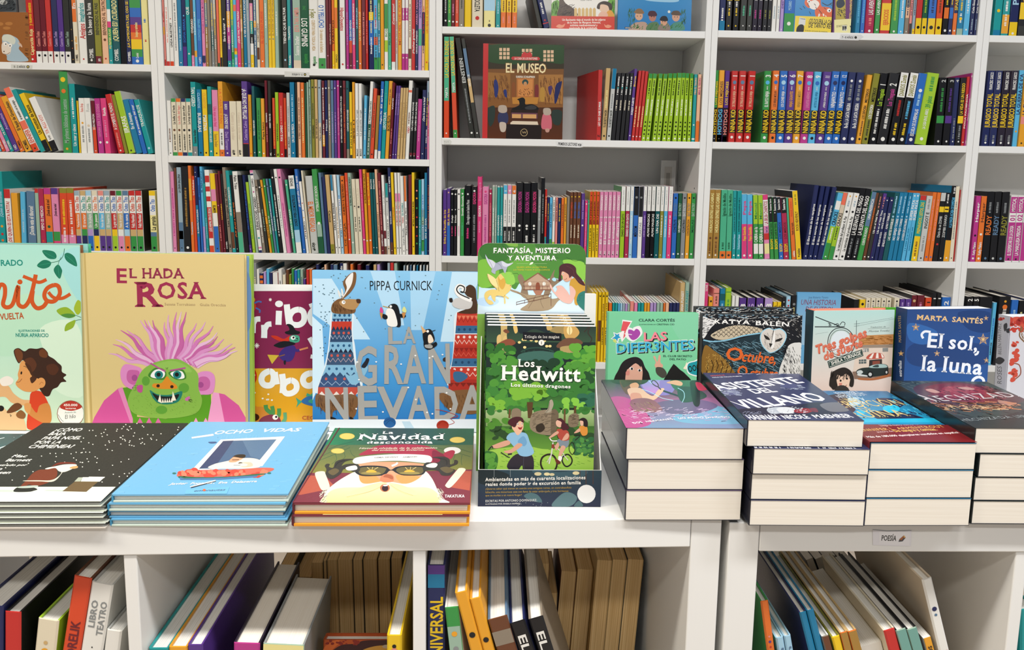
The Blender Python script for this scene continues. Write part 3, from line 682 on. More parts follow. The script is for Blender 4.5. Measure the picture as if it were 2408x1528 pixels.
row('B', 2, ZB3, 2298, '''
130 120 pk t=102 e=166 m=mg:.2:.8
170 90 br t=140 e=188 n=1
190 84 gb t=152 e=228 T=LA_GRAN_BALLENA:dk:.7:.92 b=0:.35:sl b=.15:.25:wh
233 75 bk t=208 e=286 m=go:.3:.75 o=.05:wh:.3
290 70 or t=238 e=316 b=.6:.85:yo T=Trescientos:sk:.2:.35
318 158 ro t=270 e=342 T=Los_Peludos:wh:.75:.95 o=.7:yo:.2
344 75 nv t=272 e=368 b=.0:.18:bl b=.18:.55:tb T=EL_CARACOL_Y_LA_BALLENA:wh:.22:.5 o=.93:wh:.2 o=.88:wh:.2
372 170 bl t=310 e=394 T=El_raton:nv:.7:.9
394 78 lb t=348 e=416 D=.22 T=EL_PRINCIPITO:nv:.7:.95 b=0:.3:ll
418 220 te t=375 e=438 m=sk:.2:.5
444 106 wh t=395 e=484 b=.0:.08:ro b=.08:.17:wh b=.17:.55:rd b=.62:.68:rd b=.74:.8:rd b=.85:.93:rd T=¿QUE_ANIMAL_SERA_EL_ESCAL?:wh:.25:.54
489 136 ye t=432 e=532 b=0:.33:bl b=.33:.5:wh b=.65:.8:pk T=ELMER:bk:.5:.6:d
536 140 mr t=460 e=560 m=sa:.15:.35 o=.6:pk:.3
562 115 mr t=500 e=580 T=TATATAIRA:ye:.4:.6
582 140 bk t=510 e=602 T=COMBEL:wh:.04:.14
606 84 tp t=512 e=634 T=Las_brujas_de_Arlet:dk:.3:.75 T=COMBEL:dk:.03:.1
636 112 te t=552 e=666 T=UN_BAÑO_DE_CAMPEONATO:wh:.45:.8 b=.05:.25:br
668 150 bk t=582 e=690 T=¡PLIS!_¡PLAS!_A_TODO_GAS:or:.2:.65
692 118 wh t=598 e=736 D=.23 s=lg b=0:.25:mi b=.25:.5:tp T=Pablo_Trino:dk:.78:.95:d
740 150 bk t=665 e=776 D=.22 n=1
779 150 nv t=695 e=802 b=0:.1:pu m=bl:.3:.8
806 210 li t=722 e=830 m=gr:.2:.7
834 150 sg t=740 e=854 n=1
858 110 wh t=755 e=888 D=.23 b=0:.03:nv b=.05:.07:pk b=.94:.96:nv b=.97:1:pk T=BUENAS_NOCHES,_CANGREJO:bk:.28:.68:L T=COPPO:bk:.8:.9 o=.18:te:.4 o=.74:mg:.3
893 190 tp t=805 e=916 b=.35:.55:lg o=.9:bk:.4
920 192 dk t=830 e=944 o=.9:wh:.4 m=sg:.3:.6
950 192 yo t=858 e=970 T=ADVINA_QUE_ES:bk:.2:.4 o=.9:bk:.35 o=.5:bk:.3
972 182 gr t=884 e=992 o=.9:wh:.4 T=VERDE_TE_VI:wh:.25:.5
994 182 sl t=912 e=1012 o=.9:bk:.4 m=wh:.3:.7
1014 182 te t=940 e=1030 o=.9:wh:.4 T=RODULFA:wh:.3:.5
1034 100 bk t=950 e=1062 o=.9:wh:.35 m=wh:.2:.7
1066 100 wh t=975 e=1094 m=gy:.3:.7 o=.9:bk:.3
1096 100 pk t=1005 e=1128 o=.9:bk:.35 D=.22 s=pk m=mg:.2:.6
1150 190 mi t=1074 e=1172 T=REBAÑO_DE_CASA:wh:.2:.6 o=.93:wh:.4
1176 155 tb t=1104 e=1224 b=.83:1:wh b=0:.14:wh b=.14:.3:sk T=SENDAK:dk:.86:.97:d T=DONDE_VIVEN_LOS_MONSTRUOS:bk:.35:.75
1230 100 bl t=1156 e=1256 D=.22 T=¿ES_NIEVE_LEÑA_CASA_NIEVE?:wh:.55:.92
1260 205 wh t=1194 e=1282 o=.7:rd:.3 o=.6:bl:.3 o=.5:yo:.3 o=.3:rd:.3 T=UN_LIBRO:dk:.2:.45
1284 112 cr t=1212 e=1300 n=1
1303 158 lg t=1246 e=1362 h=1 T=EL_MEJOR_REGALO:or:.28:.67:Ld T=ekare:dk:.05:.14:d
1366 100 gr t=1302 e=1410 D=.23 b=0:.2:dg b=.2:.35:sg T=NOCHE_DE_LAS_ESTRELLAS:wh:.5:.8:d o=.36:wh:.4
1413 130 sl t=1358 e=1436 n=1
1438 165 nv t=1388 e=1464 D=.22 n=1
1468 148 tn t=1414 e=1502 b=0:.12:ol T=Camus:dk:.4:.55:d
1508 148 wh t=1456 e=1528 b=.8:1:tb T=EMAS_ES_BEBER:bk:.3:.65 o=.08:bk:.3
1530 148 wh t=1482 e=1554 o=.08:bk:.3 m=go:.2:.6
1556 150 sk t=1512 e=1578 b=.3:.7:wh o=.08:bk:.3
1581 158 or t=1544 e=1612 D=.21 T=LA_ABUELITA_Y_EL_TEJON_PERDIDO:bk:.5:.9 T=DE_CAJA:br:.1:.4 o=.94:bk:.3
1617 132 ro t=1580 e=1642 m=sa:.2:.9 o=.18:wh:.35
1645 132 sg t=1604 e=1672 T=EL_PERRO_MAS_GRANDE_DEL_MUNDO:dk:.6:.95 o=.14:wh:.4
1675 184 cr t=1638 e=1706 T=CUADRADO:bg:.6:.88 o=.64:bk:.25 m=dk:.3:.5
1708 184 cr t=1670 e=1740 T=CIRCULO:bg:.6:.88 o=.63:bk:.35 m=dk:.3:.5
1743 102 hp t=1702 e=1766 m=pk:.4:.9 o=.17:wh:.4
1768 102 yo t=1732 e=1791 T=LA_GRAN_MOCHILA_DE_CARLITOS:bk:.6:.95 o=.16:wh:.4
1793 130 or t=1764 e=1819 T=EL_CASO:ye:.6:.95 o=.17:wh:.4
1822 130 dt t=1788 e=1844 T=NOTDE:wh:.8:.92:d o=.08:wh:.25
1846 130 dt t=1812 e=1868 T=NOTDE:wh:.8:.92:d o=.08:wh:.25
1871 102 pe t=1834 e=1892 o=.6:mr:.3 m=br:.2:.5
1895 132 mr t=1858 e=1919 m=sa:.3:.9 T=COMETA_ROJO:wh:.1:.25
1921 150 wh t=1890 e=1944 b=0:.1:br b=.2:.3:mr T=¿PERO_QUE_ES?:lg:.5:.8
1946 220 wh t=1922 e=1970 b=.8:1:te b=0:.12:bg o=.08:bk:.3 o=.75:bk:.3
1973 88 nv t=1944 e=1996 b=0:.14:br T=TEXTAS_EL_LADRON:wh:.35:.5 T=OSO_Y_ABETO:wh:.72:.9
1999 128 ye t=1970 e=2021 T=CORDERO:ro:.42:.58 o=.08:bk:.3
2023 130 wh t=2000 e=2045 T=LA_MAGIA_DEL_GALLO:rd:.35:.65 b=.65:.75:pk o=.08:bk:.3
2047 130 wh t=2026 e=2068 T=LA_MAGIA_DEL_GALLO:rd:.35:.65 b=.65:.75:pk o=.08:bk:.3
2070 158 wh t=2048 e=2098 T=TODO:rd:.4:.48 T=ES_POSIBLE:te:.5:.66 T=Leryn_Bonafils:gy:.12:.34
2100 158 wh t=2080 e=2120 b=.68:1:or T=Perdido_en_este_libro:dk:.25:.6 o=.06:bk:.3
2123 148 mr t=2108 e=2150 n=1
2154 128 ye t=2134 e=2177 T=METERSE_ALLI_DONDE_MUERE:bk:.35:.65 o=.1:bk:.3
2180 185 bk t=2174 e=2206 o=.15:gr:.4 o=.25:rd:.4 o=.37:sa:.4 o=.5:rd:.4 o=.62:gr:.4 o=.75:yo:.4 o=.85:sa:.4 n=1
2208 190 te t=2196 e=2230 m=sk:.1:.5
2232 185 sk t=2222 e=2256 b=.4:.6:sg b=.05:.2:gr
2258 130 tb t=2250 e=2279 T=EN_SU_DIA:wh:.2:.45
2281 84 nv t=2276 e=2298 m=or:.3:.8''', D=0.2)
row('B', 3, ZB3, 2298, '''
805 895 gy e=836 D=.21
839 945 wh e=861 D=.2 n=1
863 980 nv e=893 D=.15 b=.86:.9:or b=.93:.97:or b=.78:.82:or n=1
896 966 ll e=918 D=.15
920 942 lb e=944 D=.17 n=1
946 974 nv e=972 D=.15 n=1
973 974 rd e=1018 D=.15 b=.6:1:wh n=1
1021 946 wh e=1053 D=.19
1056 992 cr e=1084 D=.15
1086 950 br e=1109 D=.17
1111 990 ol e=1130 D=.15
1132 942 gr e=1153 D=.15 n=1
1156 955 bl e=1180 D=.15
1182 948 te e=1204 D=.16
1206 946 sg e=1229 D=.16 m=bk:.6:.9
1232 1028 pu e=1253 D=.14
1257 948 rd e=1280 D=.15
1283 946 or e=1306 D=.16
1340 905 nv e=1362
1380 940 bk e=1402 n=1
1410 908 pe e=1428
1462 905 nv e=1484
1487 908 sl e=1520
1540 895 nv e=1567 T=ado:wh:.9:.97:L
1569 897 wh e=1600
1630 903 or e=1652
1690 906 mr e=1718
1760 912 nv e=1790
1826 908 tn e=1850
1856 906 ll e=1880
1944 893 gb e=1966
1969 891 rd e=1996
2000 895 sg e=2026
2052 915 gb t=2080 e=2066 n=1
2078 915 wh t=2106 e=2092 n=1
2106 912 sl t=2134 e=2120 n=1
2134 912 wh t=2162 e=2148 n=1
2162 912 tb t=2190 e=2176 n=1
2190 912 wh t=2218 e=2204 n=1
2218 912 gb t=2246 e=2232 n=1
2246 912 wh t=2274 e=2260 n=1''', D=0.19, at='top')
row('C', 0, ZC1, 700, '''
50 -170 bk m=lg:.3:.6 o=.13:wh:.35
84 -170 gr m=li:.3:.6 o=.12:wh:.35
117 -170 mr m=pk:.25:.5 o=.11:wh:.35
150 -170 ro m=sa:.3:.6 o=.11:wh:.35
183 -170 tp e=230 m=dk:.4:.7
233 -170 ye e=293 h=1 n=1
298 -170 cr e=396 h=1 T=EN_BICICLETA:dk:.34:.8:d o=.2:rd:.25
404 -170 ly e=504 h=1 b=.36:.7:sk b=.7:1:bl T=UNO:dk:.12:.16
510 -170 te e=549 m=sk:.3:.8
554 -170 or e=600 b=.33:.6:ye m=br:.35:.58 m=sa:.1:.26
603 -170 or e=649 b=.33:.6:ye m=br:.35:.58 m=sa:.1:.26
653 -170 or e=698 b=.33:.6:ye m=br:.35:.58 m=sa:.1:.26
884 -130 dk t=800 e=928 D=.24 h=1 n=1
935 -125 nv t=820 e=992 h=1 m=wh:.33:.6 b=.1:.12:rd o=.18:rd:.2''', 'storybook', D=0.2)
row('C', 1, ZC1, 2308, '''
50 325 ro e=97 b=.37:1:mi T=LA_CAZA_DEL_DUENDE:ye:.6:.96:L T=MARTA:wh:.4:.5
134 325 ro t=98 e=174 b=0:.08:gr b=.45:1:mi T=LA_CAZA_DEL_DUENDE:ye:.62:.96:L T=MARTA:wh:.46:.55
282 338 dk t=150 e=327 D=.24 T=EINSTEIN:lg:.55:.8:L m=gy:.15:.5 o=.05:wh:.3
336 342 dk t=204 e=368 b=.62:.9:sl b=.36:.6:tn T=VECINOS:wh:.52:.64 o=.05:wh:.3
1402 618 rd e=1440 turn=12 D=.2 T=LEO_NO_SABE_SUMAR:wh:.2:.55 T=Z:bk:.04:.08:d
1446 603 tn t=1488 e=1486 T=TU_SECRETO_NACER:dk:.18:.42 m=ly:.45:.7 o=.06:dk:.3
1491 606 lg t=1546 e=1528 b=.72:1:tb T=TU_SECRETO_NACER:dk:.18:.42 m=gy:.45:.65 o=.06:dk:.3
1531 645 bk t=1588 e=1566 m=cr:.45:.6 m=wh:.68:.95 o=.78:te:.3
1569 645 bk t=1625 e=1603 m=cr:.45:.6 m=wh:.68:.95 o=.78:te:.3
1607 645 bk t=1664 e=1641 m=cr:.45:.6 m=wh:.68:.95 o=.78:te:.3
1644 645 bk t=1702 e=1676 m=cr:.45:.6 m=wh:.68:.95 o=.78:te:.3
1680 608 pu t=1738 e=1706 T=FOREST_FUERTE:wh:.36:.6:L T=Berta:ye:.75:.9 o=.07:wh:.3
1709 625 rd t=1776 e=1736 m=ly:.2:.5 o=.06:wh:.3
1739 625 rd t=1806 e=1766 m=ly:.2:.5 o=.06:wh:.3
1769 630 rd t=1836 e=1796 m=ly:.2:.5 o=.06:wh:.3
''' + '\n'.join('%d %d li t=%d e=%d m=bk:.68:.9 m=wh:.38:.62 o=.28:bk:.3 o=.22:bk:.3 o=.16:bk:.3 o=.1:bk:.3 o=.04:wh:.3 b=.93:1:gr' % q for q in (
 (1799, 650, 1867, 1834), (1838, 650, 1905, 1872), (1896, 650, 1955, 1930), (1933, 652, 1999, 1967), (1981, 648, 2040, 2018), (2022, 648, 2082, 2056), (2074, 645, 2125, 2112), (2118, 645, 2162, 2150), (2163, 648, 2200, 2196), (2204, 650, 2238, 2234))) + '''
2240 658 te t=2275 e=2270 T=MIRA_EL_TESORO:pe:.7:.95 o=.25:wh:.3 b=.03:.05:wh
2274 658 pe t=2308 e=2306 T=MIRA_EL_TESORO:mg:.7:.95 o=.3:or:.4 b=.0:.3:or''', 'storybook', D=0.145)
row('C', 2, ZC3, 2256, '''
42 288 pu e=75 T=Erika_y_la_Pandilla_de_Iris:ye:.18:.7
76 275 pu e=107 b=0:.5:bl T=ISLA_de_los:ye:.45:.7 o=.94:pe:.3
109 288 bk e=137 o=.94:wh:.4 m=hp:.3:.45 o=.7:wh:.25 T=El_colegio:wh:.5:.62
139 285 bk e=166 o=.93:wh:.4 m=hp:.3:.45 o=.7:wh:.25 T=El_hechizo:wh:.5:.62
168 283 wh e=195 o=.93:bk:.4 m=pk:.3:.45 o=.7:bk:.25
197 280 gr e=229 o=.93:wh:.35 T=Smith_Escuela:wh:.6:.9 m=mi:.3:.5
232 250 bk e=289 h=1 T=Dias_magicos_con_Isadora_Moon:lg:.45:.8 m=hp:.25:.4 o=.88:wh:.2
292 260 bk e=342 h=1 T=ISADORA:hp:.75:.92 m=gy:.2:.6 o=.94:wh:.25
344 172 hp e=384 h=1 T=El_mundo_magico_de:pk:.7:.93 T=ISADORA:wh:.5:.64 m=pk:.3:.45
387 260 pk e=444 h=1 T=ISADORA:mg:.75:.9 m=mg:.2:.6 o=.93:hp:.25
447 285 cm e=471 o=.94:wh:.4 m=sa:.3:.8
474 258 sg e=497 m=wh:.3:.7
499 258 sg e=515 m=wh:.3:.7
517 265 te e=543 T=CUADERNO:wh:.3:.6
545 265 te e=569 T=CUADERNO:wh:.3:.6
572 247 wh e=606 b=.88:1:lb b=0:.42:bk m=gy:.48:.8 m=wh:.22:.36 T=1:wh:.9:.94
608 247 wh e=644 b=.88:1:pk b=0:.42:bk m=gy:.48:.8 m=wh:.22:.36 T=4:wh:.9:.94
647 250 wh e=684 b=.88:1:or b=0:.42:bk m=gy:.48:.8 m=wh:.22:.36 T=6:wh:.9:.94
686 225 bk e=746 h=1 T=ISADORA_MOON:mg:.6:.88 o=.42:wh:.25 o=.36:wh:.2
748 228 bk e=812 h=1 T=ISADORA_MOON:mg:.6:.88 o=.42:wh:.25 o=.38:wh:.2 m=wh:.2:.3
815 225 bk e=872 h=1 T=ISADORA_MOON:hp:.6:.88 o=.42:wh:.25 o=.38:wh:.2 m=wh:.2:.3
875 290 gy e=902 T=El_mundo_de_noche:lg:.55:.9
903 182 bk e=934 D=.18 m=gy:.3:.8
936 283 rd e=955 b=0:.3:te m=ly:.6:.9
957 352 nv e=976 m=ye:.6:.9
978 355 lb e=1003 b=0:.3:gr m=nv:.5:.9
1005 350 wh e=1028 m=dk:.6:.95 b=0:.25:li
1030 355 sa e=1051 m=dk:.6:.95
1053 357 nv e=1079 m=ye:.6:.9
1081 360 or e=1105 m=br:.5:.9
1107 355 yo e=1128 m=dk:.6:.9
1130 345 tp e=1155 n=1
1157 308 br e=1185 o=.93:ye:.25 T=EDWIN_CERDO:ro:.6:.85 m=cr:.3:.5
1187 308 br e=1216 o=.93:ye:.25 T=EDWIN_CERDO:bl:.6:.85 m=cr:.3:.5
1218 308 br e=1252 o=.93:ye:.25 T=EDWIN_CERDO:bl:.6:.85 m=cr:.3:.5
1254 318 pu e=1286 o=.5:wh:.35 m=ll:.6:.9
1288 382 hp e=1312 o=.94:wh:.35 m=pk:.2:.8
1314 380 mi e=1340 o=.94:wh:.35 m=te:.2:.8
1328 303 ye t=1345 e=1354 b=.5:1:ro T=ZIPI_Y_JOHNSON:bk:.5:.85 m=bk:.1:.45 o=.94:bk:.25
1358 303 ye t=1375 e=1384 b=.5:1:ro T=ZIPI_Y_JOHNSON:bk:.5:.85 m=bk:.1:.45 o=.94:bk:.25
1388 303 ye t=1405 e=1414 b=.5:1:ro T=ZIPI_Y_JOHNSON:bk:.5:.85 m=bk:.1:.45 o=.94:bk:.25
1417 305 pk e=1450 T=UNICORNIA:wh:.72:.95:d T=1:wh:.6:.63:L T=El_reino:wh:.2:.55 T=beascoa:wh:.04:.1
1452 305 pk e=1489 T=UNICORNIA:wh:.72:.95:d T=2:wh:.6:.63:L T=El_brillante:wh:.2:.55 T=beascoa:wh:.04:.1
1491 305 pk e=1525 T=UNICORNIA:wh:.72:.95:d T=3:wh:.6:.63:L T=El_tesoro:wh:.2:.55 T=beascoa:wh:.04:.1
1527 305 pk e=1560 T=UNICORNIA:wh:.72:.95:d T=4:wh:.6:.63:L T=La_embajada:wh:.2:.55 T=beascoa:wh:.04:.1
1562 305 pk e=1600 T=UNICORNIA:wh:.72:.95:d T=5:wh:.6:.63:L T=El_diario:wh:.2:.55 T=beascoa:wh:.04:.1
1603 258 gr e=1642 b=0:.66:li b=.66:1:wh m=lg:.75:.95 T=DIARIO_DE_UN_GATO:bk:.3:.62
1645 258 cm e=1682 b=.66:1:wh m=lg:.75:.95 T=DIARIO_DE_UN_GATO:wh:.3:.62
1684 258 sk e=1714 b=.66:1:wh m=lg:.75:.95 m=wh:.2:.6
1716 258 bl e=1758 b=.6:1:bk b=.985:1:lb T=MEROOM:bk:.3:.45:L o=.85:gy:.35
1760 260 wh e=1797 b=.58:1:bk T=CARTAS:gy:.3:.5 o=.85:gy:.35
1799 258 pu e=1829 b=.66:1:wh m=lg:.75:.95 m=ll:.3:.6
1831 258 bk e=1867 b=.66:1:wh m=lg:.75:.95 T=ALMAS_MAGICAS:wh:.3:.62
1869 258 bk e=1906 b=.66:1:wh m=lg:.75:.95 T=ALMAS_MAGICAS:wh:.3:.62
1908 258 dt e=1947 b=.66:1:wh m=lg:.75:.95 T=UN_DIA_DE:wh:.35:.62
1949 258 ol e=1981 b=.66:1:wh m=lg:.75:.95 m=wh:.3:.6
1983 258 lb e=2016 b=.66:1:wh m=lg:.75:.95 m=wh:.3:.6
2018 258 hp e=2056 b=.66:1:wh m=lg:.75:.95 m=wh:.3:.6
2060 318 bl e=2101 T=BAT_PATRY:sl:.65:.85:L T=CONSTRUYE:bk:.4:.6 o=.07:wh:.3 o=.93:bk:.3
2104 318 dg e=2138 T=BAT_PATRY:sg:.65:.85:L T=UN_ESPANTO:wh:.4:.6 o=.07:wh:.3
2141 318 gy e=2178 T=BAT_PATRY:lg:.65:.85:L T=CUATRO:bk:.4:.6 o=.07:wh:.3 o=.93:bk:.3
2181 318 yo e=2217 T=BAT_PATRY:tp:.65:.85:L T=CONCENTRACION:br:.35:.6 o=.07:wh:.3 o=.93:bk:.3
2219 318 gr e=2256 T=BAT_PATRY:sg:.65:.85:L T=MALAS:dg:.4:.6 o=.07:wh:.3 o=.93:bk:.3''', 'storybook', D=0.15)
row('C', 3, ZC4, 893, '''
-30 190 ye e=-2 n=1 h=1
0 190 ye e=29 n=1 h=1
33 190 ye e=63 h=1 b=.3:.6:br T=3:bk:.93:.97:d
66 190 ye e=94 h=1 T=4:bk:.93:.97:d m=bk:.25:.5 m=br:.6:.85
97 190 ye e=126 h=1 T=4:bk:.93:.97:d m=bk:.25:.5 m=br:.6:.85
129 290 or e=160
163 290 te e=186
188 290 te e=213
216 295 lb e=236
238 295 sk e=258
260 295 gb e=282
284 298 ll e=306
307 298 sg e=329
331 275 sa e=366 D=.2 T=ANA_PUNSET:wh:.6:.85
369 290 pk e=401 T=ANA_PUNSET:wh:.6:.85
404 290 te e=431 T=ANA_PUNSET:dt:.6:.85
434 290 te e=461 T=ANA_PUNSET:dt:.6:.85
464 290 yo e=489 T=ANA_PUNSET:br:.6:.85
491 290 yo e=517 T=ANA_PUNSET:br:.6:.85
520 290 ll e=550 T=ANA_PUNSET:pu:.6:.85
553 290 ll e=580 T=ANA_PUNSET:pu:.6:.85
583 290 sg e=611 T=ANA_PUNSET:dg:.6:.85
614 290 sg e=642 T=ANA_PUNSET:dg:.6:.85
645 292 or e=664
667 290 pe e=698 T=ANA_PUNSET:ro:.6:.85
702 290 nv e=733 T=ANA_PUNSET:lb:.6:.85
736 290 nv e=766 T=ANA_PUNSET:lb:.6:.85
769 290 nv e=802 T=ANA_PUNSET:lb:.6:.85
806 100 tn e=851 h=1 D=.21 o=.58:br:.3 T=ANA_PUNSET:wh:.65:.9 m=dk:.3:.5
854 97 sg e=893 h=1 D=.21 o=.6:wh:.3 T=ANA_PUNSET:te:.65:.9 m=dk:.3:.5''', 'storybook', D=0.14, at='top')
row('D', 0, ZD1, 2062, '''
127 -150 nv e=171 b=0:.2:tb m=wh:.2:.45
177 -150 bk e=219 b=.6:1:ye m=ye:.3:.45 m=wh:.48:.58 o=.1:ye:.2
231 -150 bk e=272 b=.6:1:ye m=ye:.3:.45 m=wh:.48:.58 o=.1:ye:.2
284 -150 dk e=328 m=mi:.3:.5 o=.1:wh:.15
334 -150 dk e=372 m=mi:.3:.5 o=.1:wh:.15
376 -150 mn e=411 T=Los_Tr:wh:.6:.72 m=mg:.25:.42 o=.1:wh:.15
414 -150 mn e=446 T=Los_Tr:wh:.6:.72 m=mg:.25:.42 o=.1:wh:.15
452 -150 bk e=484 T=Los_Tr:wh:.6:.72 m=ol:.25:.42 o=.1:wh:.15
487 -150 bk e=516 T=Los_Tr:wh:.6:.72 m=ol:.25:.42 o=.1:wh:.15
520 -150 wh e=550 m=gb:.25:.5 n=1
553 -150 wh e=577 m=gb:.25:.5 n=1
580 -150 ll e=606 T=DESTINO:pu:.45:.8
608 -150 bl k=comic_book e=686 b=0:.36:gr T=MI_DIARIO:sk:.42:.6 o=.16:wh:.25
1144 -150 tb e=1178 m=lb:.2:.8
1181 -150 bl e=1214 m=lb:.2:.8
1217 -150 cm e=1284 h=1 T=LAS_AVENTURAS:wh:.35:.8 m=sa:.15:.3
1287 -150 gr e=1325 T=LAS_AVENTURAS:wh:.35:.8 o=.07:wh:.25
1330 -150 rd e=1402 h=1 b=.06:.57:ye T=EJERCICIOS:ro:.16:.45:L
1406 -150 gr e=1461 m=li:.25:.8
1463 -150 lb e=1507 m=wh:.3:.7
1510 -150 tp e=1541 b=.3:.5:pe m=nv:.35:.8
1543 -150 sa e=1565 b=0:.2:dk m=nv:.35:.8
1567 -150 gb e=1588 m=nv:.35:.8 b=0:.1:ye
1590 -150 rd e=1634 b=0:.3:ye T=Bat_Pat:ye:.05:.2:L o=.13:bk:.35
1637 -150 dg e=1675 b=0:.3:ye o=.13:bk:.35 m=li:.4:.8
1681 -150 bl e=1737 b=0:.3:ye o=.13:bk:.35 m=nv:.4:.8
1741 -150 ro e=1787 b=0:.3:ye o=.13:bk:.35 m=br:.4:.8
1795 -150 bk e=1833 b=.3:.5:or m=ye:.55:.8 o=.08:wh:.35
1836 -150 nv e=1866 b=.3:.5:bl m=ye:.55:.8 o=.08:wh:.35
1869 -150 or e=1898 b=.4:1:nv T=SPAS:ye:.45:.65:L o=.08:wh:.3
1900 -150 tb e=1947 o=.3:ye:.35 b=0:.12:sg
1950 -150 lb e=1992 m=wh:.4:.7 o=.1:wh:.2
1995 -150 nv e=2026 T=Cole_Encantado:wh:.4:.8 m=gb:.1:.3
2031 -150 nv e=2060 T=Cole_Encantado:wh:.4:.8 m=gb:.1:.3''', 'chapter_book', D=0.15)
row('D', 1, ZD1, 1992, '''
78 525 gr t=106 e=104 b=0:.48:bk T=HOTDOG:ye:.1:.46:L T=LOS_MEJORES:ye:.52:.85
107 525 yo t=134 e=147 b=0:.48:bk b=0:.1:ye T=HOTDOG:lb:.1:.46:L T=LOS_MEJORES:br:.52:.85
150 528 pu t=180 e=186 b=0:.48:bk b=0:.08:ll T=HOTDOG:sa:.1:.46:L T=LOS_MEJORES:ye:.52:.85
''' + '\n'.join('%d %d %s t=%d e=%d b=.13:.46:bk T=NiNJA_KiD:ye:.14:.46:L T=%s:%s:.5:.72 T=ANH_DO:wh:.74:.79 o=.84:%s:.4 T=%s:wh:.91:.95:L o=.07:%s:.3' % q for q in (
 (199, 530, 'rd', 231, 246, 'DE_TIRILLAS_A_NINJA', 'pe', 'sl', '1', 'wh'), (256, 530, 'rd', 294, 306, 'DE_TIRILLAS_A_NINJA', 'pe', 'sl', '1', 'wh'), (313, 530, 'rd', 354, 366, 'DE_TIRILLAS_A_NINJA', 'pe', 'sl', '1', 'wh'))) + '\n' + '\n'.join(
 '%d %d %s t=%d e=%d b=.13:.46:bk T=NiNJA_KiD:ye:.14:.46:L T=%s:%s:.5:.72 T=ANH_DO:wh:.74:.79 o=.84:%s:.4 T=%s:wh:.91:.95:L o=.07:%s:.3' % q for q in (
 (440, 530, 'gr', 464, 492, 'EL_RAYO_NINJA', 'wh', 'lb', '3', 'wh'), (503, 528, 'or', 525, 551, 'LOS_NINJAS_MOLAN', 'br', 'bl', '4', 'bk'), (556, 530, 'bl', 586, 612, 'LOS_CLONES_NINJA', 'wh', 'sk', '5', 'wh'),
 (616, 530, 'pu', 653, 676, 'NINJAS_GIGANTES', 'yo', 'sk', '6', 'wh'), (679, 530, 'yo', 722, 731, 'NINJAS_DE_MIEDO', 'go', 'bl', '7', 'wh'), (736, 535, 'mg', 783, 790, 'JUGUETES_ASESINOS', 'pk', 'lb', '8', 'wh'),
 (793, 535, 'lb', 846, 846, 'ARTISTAS_DEL_NINJA', 'tb', 'bl', '9', 'bk'), (851, 535, 'pu', 914, 911, '¡ATERRIZA_COMO_PUEDAS!', 'wh', 'sk', '11', 'wh'), (916, 532, 'bl', 980, 971, 'NINJAPATIO', 'wh', 'nv', '12', 'wh'), (974, 532, 'bl', 1042, 1028, 'NINJAPATIO', 'wh', 'nv', '12', 'wh'))) + '''
1032 538 nv t=1103 e=1086 T=Ra-En,_LA_GATA_NEGRA:wh:.22:.57 o=.63:gy:.35 o=.88:wh:.25 m=gy:.67:.83 o=.07:wh:.3
1092 540 nv t=1165 e=1148 T=Ra-En,_LA_GATA_NEGRA:wh:.22:.57 o=.63:gy:.35 o=.88:wh:.25 m=gy:.67:.83 o=.07:wh:.3
1153 558 yo t=1241 e=1192 T=LOS_DEVORA:bk:.36:.56 T=MISTERIOS:bk:.6:.8 m=br:.12:.34 o=.07:bk:.3
1196 547 ol t=1292 e=1242 T=LOS_DEVORA:wh:.36:.56 T=MISTERIOS:bk:.6:.8 m=dk:.12:.34 o=.07:bk:.3
1248 545 bk t=1340 e=1306 T=Los_Tresguais:li:.54:.78:L m=wh:.15:.5 o=.07:wh:.3 T=1:wh:.82:.86:L
1310 543 bk t=1410 e=1382 T=Los_Tresguais:mg:.54:.78:L m=wh:.22:.5 o=.07:wh:.3 T=2:wh:.82:.86:L
1394 540 bk t=1490 e=1454 b=.66:1:wh b=.38:.62:bk m=rd:.4:.62 T=DIARIOS_Zombi:ol:.68:.97:L m=ye:.13:.3 o=.07:wh:.3
1458 542 bk t=1562 e=1520 b=.66:1:wh m=lb:.36:.62 T=DIARIOS_Zombi:ol:.68:.97:L m=ye:.13:.3 o=.07:wh:.3
1524 545 bl t=1630 e=1586 b=0:.15:nv T=ESCUELA_DE_SUPERMALAS:wh:.12:.5 m=sk:.55:.72 o=.76:wh:.3 o=.07:wh:.3
1590 541 li t=1692 e=1678 D=.16 T=LA_CASA_EN_EL_ARBOL:wh:.22:.5 T=39_pisos:gr:.52:.68 m=gr:.75:.95 o=.08:wh:.2
1736 580 bk t=1788 e=1792 k=chapter_book b=.33:.44:gr m=gr:.5:.85 o=.06:wh:.2 T=2:lg:.93:.97
1800 580 bk t=1840 e=1850 b=.33:.44:pu m=pu:.5:.85 o=.06:wh:.2 T=3:lg:.93:.97
1854 580 nv t=1888 e=1890 m=gy:.1:.4 o=.06:wh:.2 T=4:lg:.93:.97
1893 580 bk t=1938 e=1936 b=.33:.44:ye T=LA_VIDA_ES_UN_RIESGO:ye:.46:.92 o=.06:wh:.2 m=gy:.1:.3
1938 573 rd t=1972 e=1962 T=POCA_PACIENCIA:wh:.25:.75 o=.05:wh:.3
1964 546 mg t=2006 e=1988 T=Nacho_y_la_piscina:wh:.35:.65 T=2:wh:.94:.97:L T=TO:wh:.03:.07''', 'chapter_book', D=0.155, hard=True)
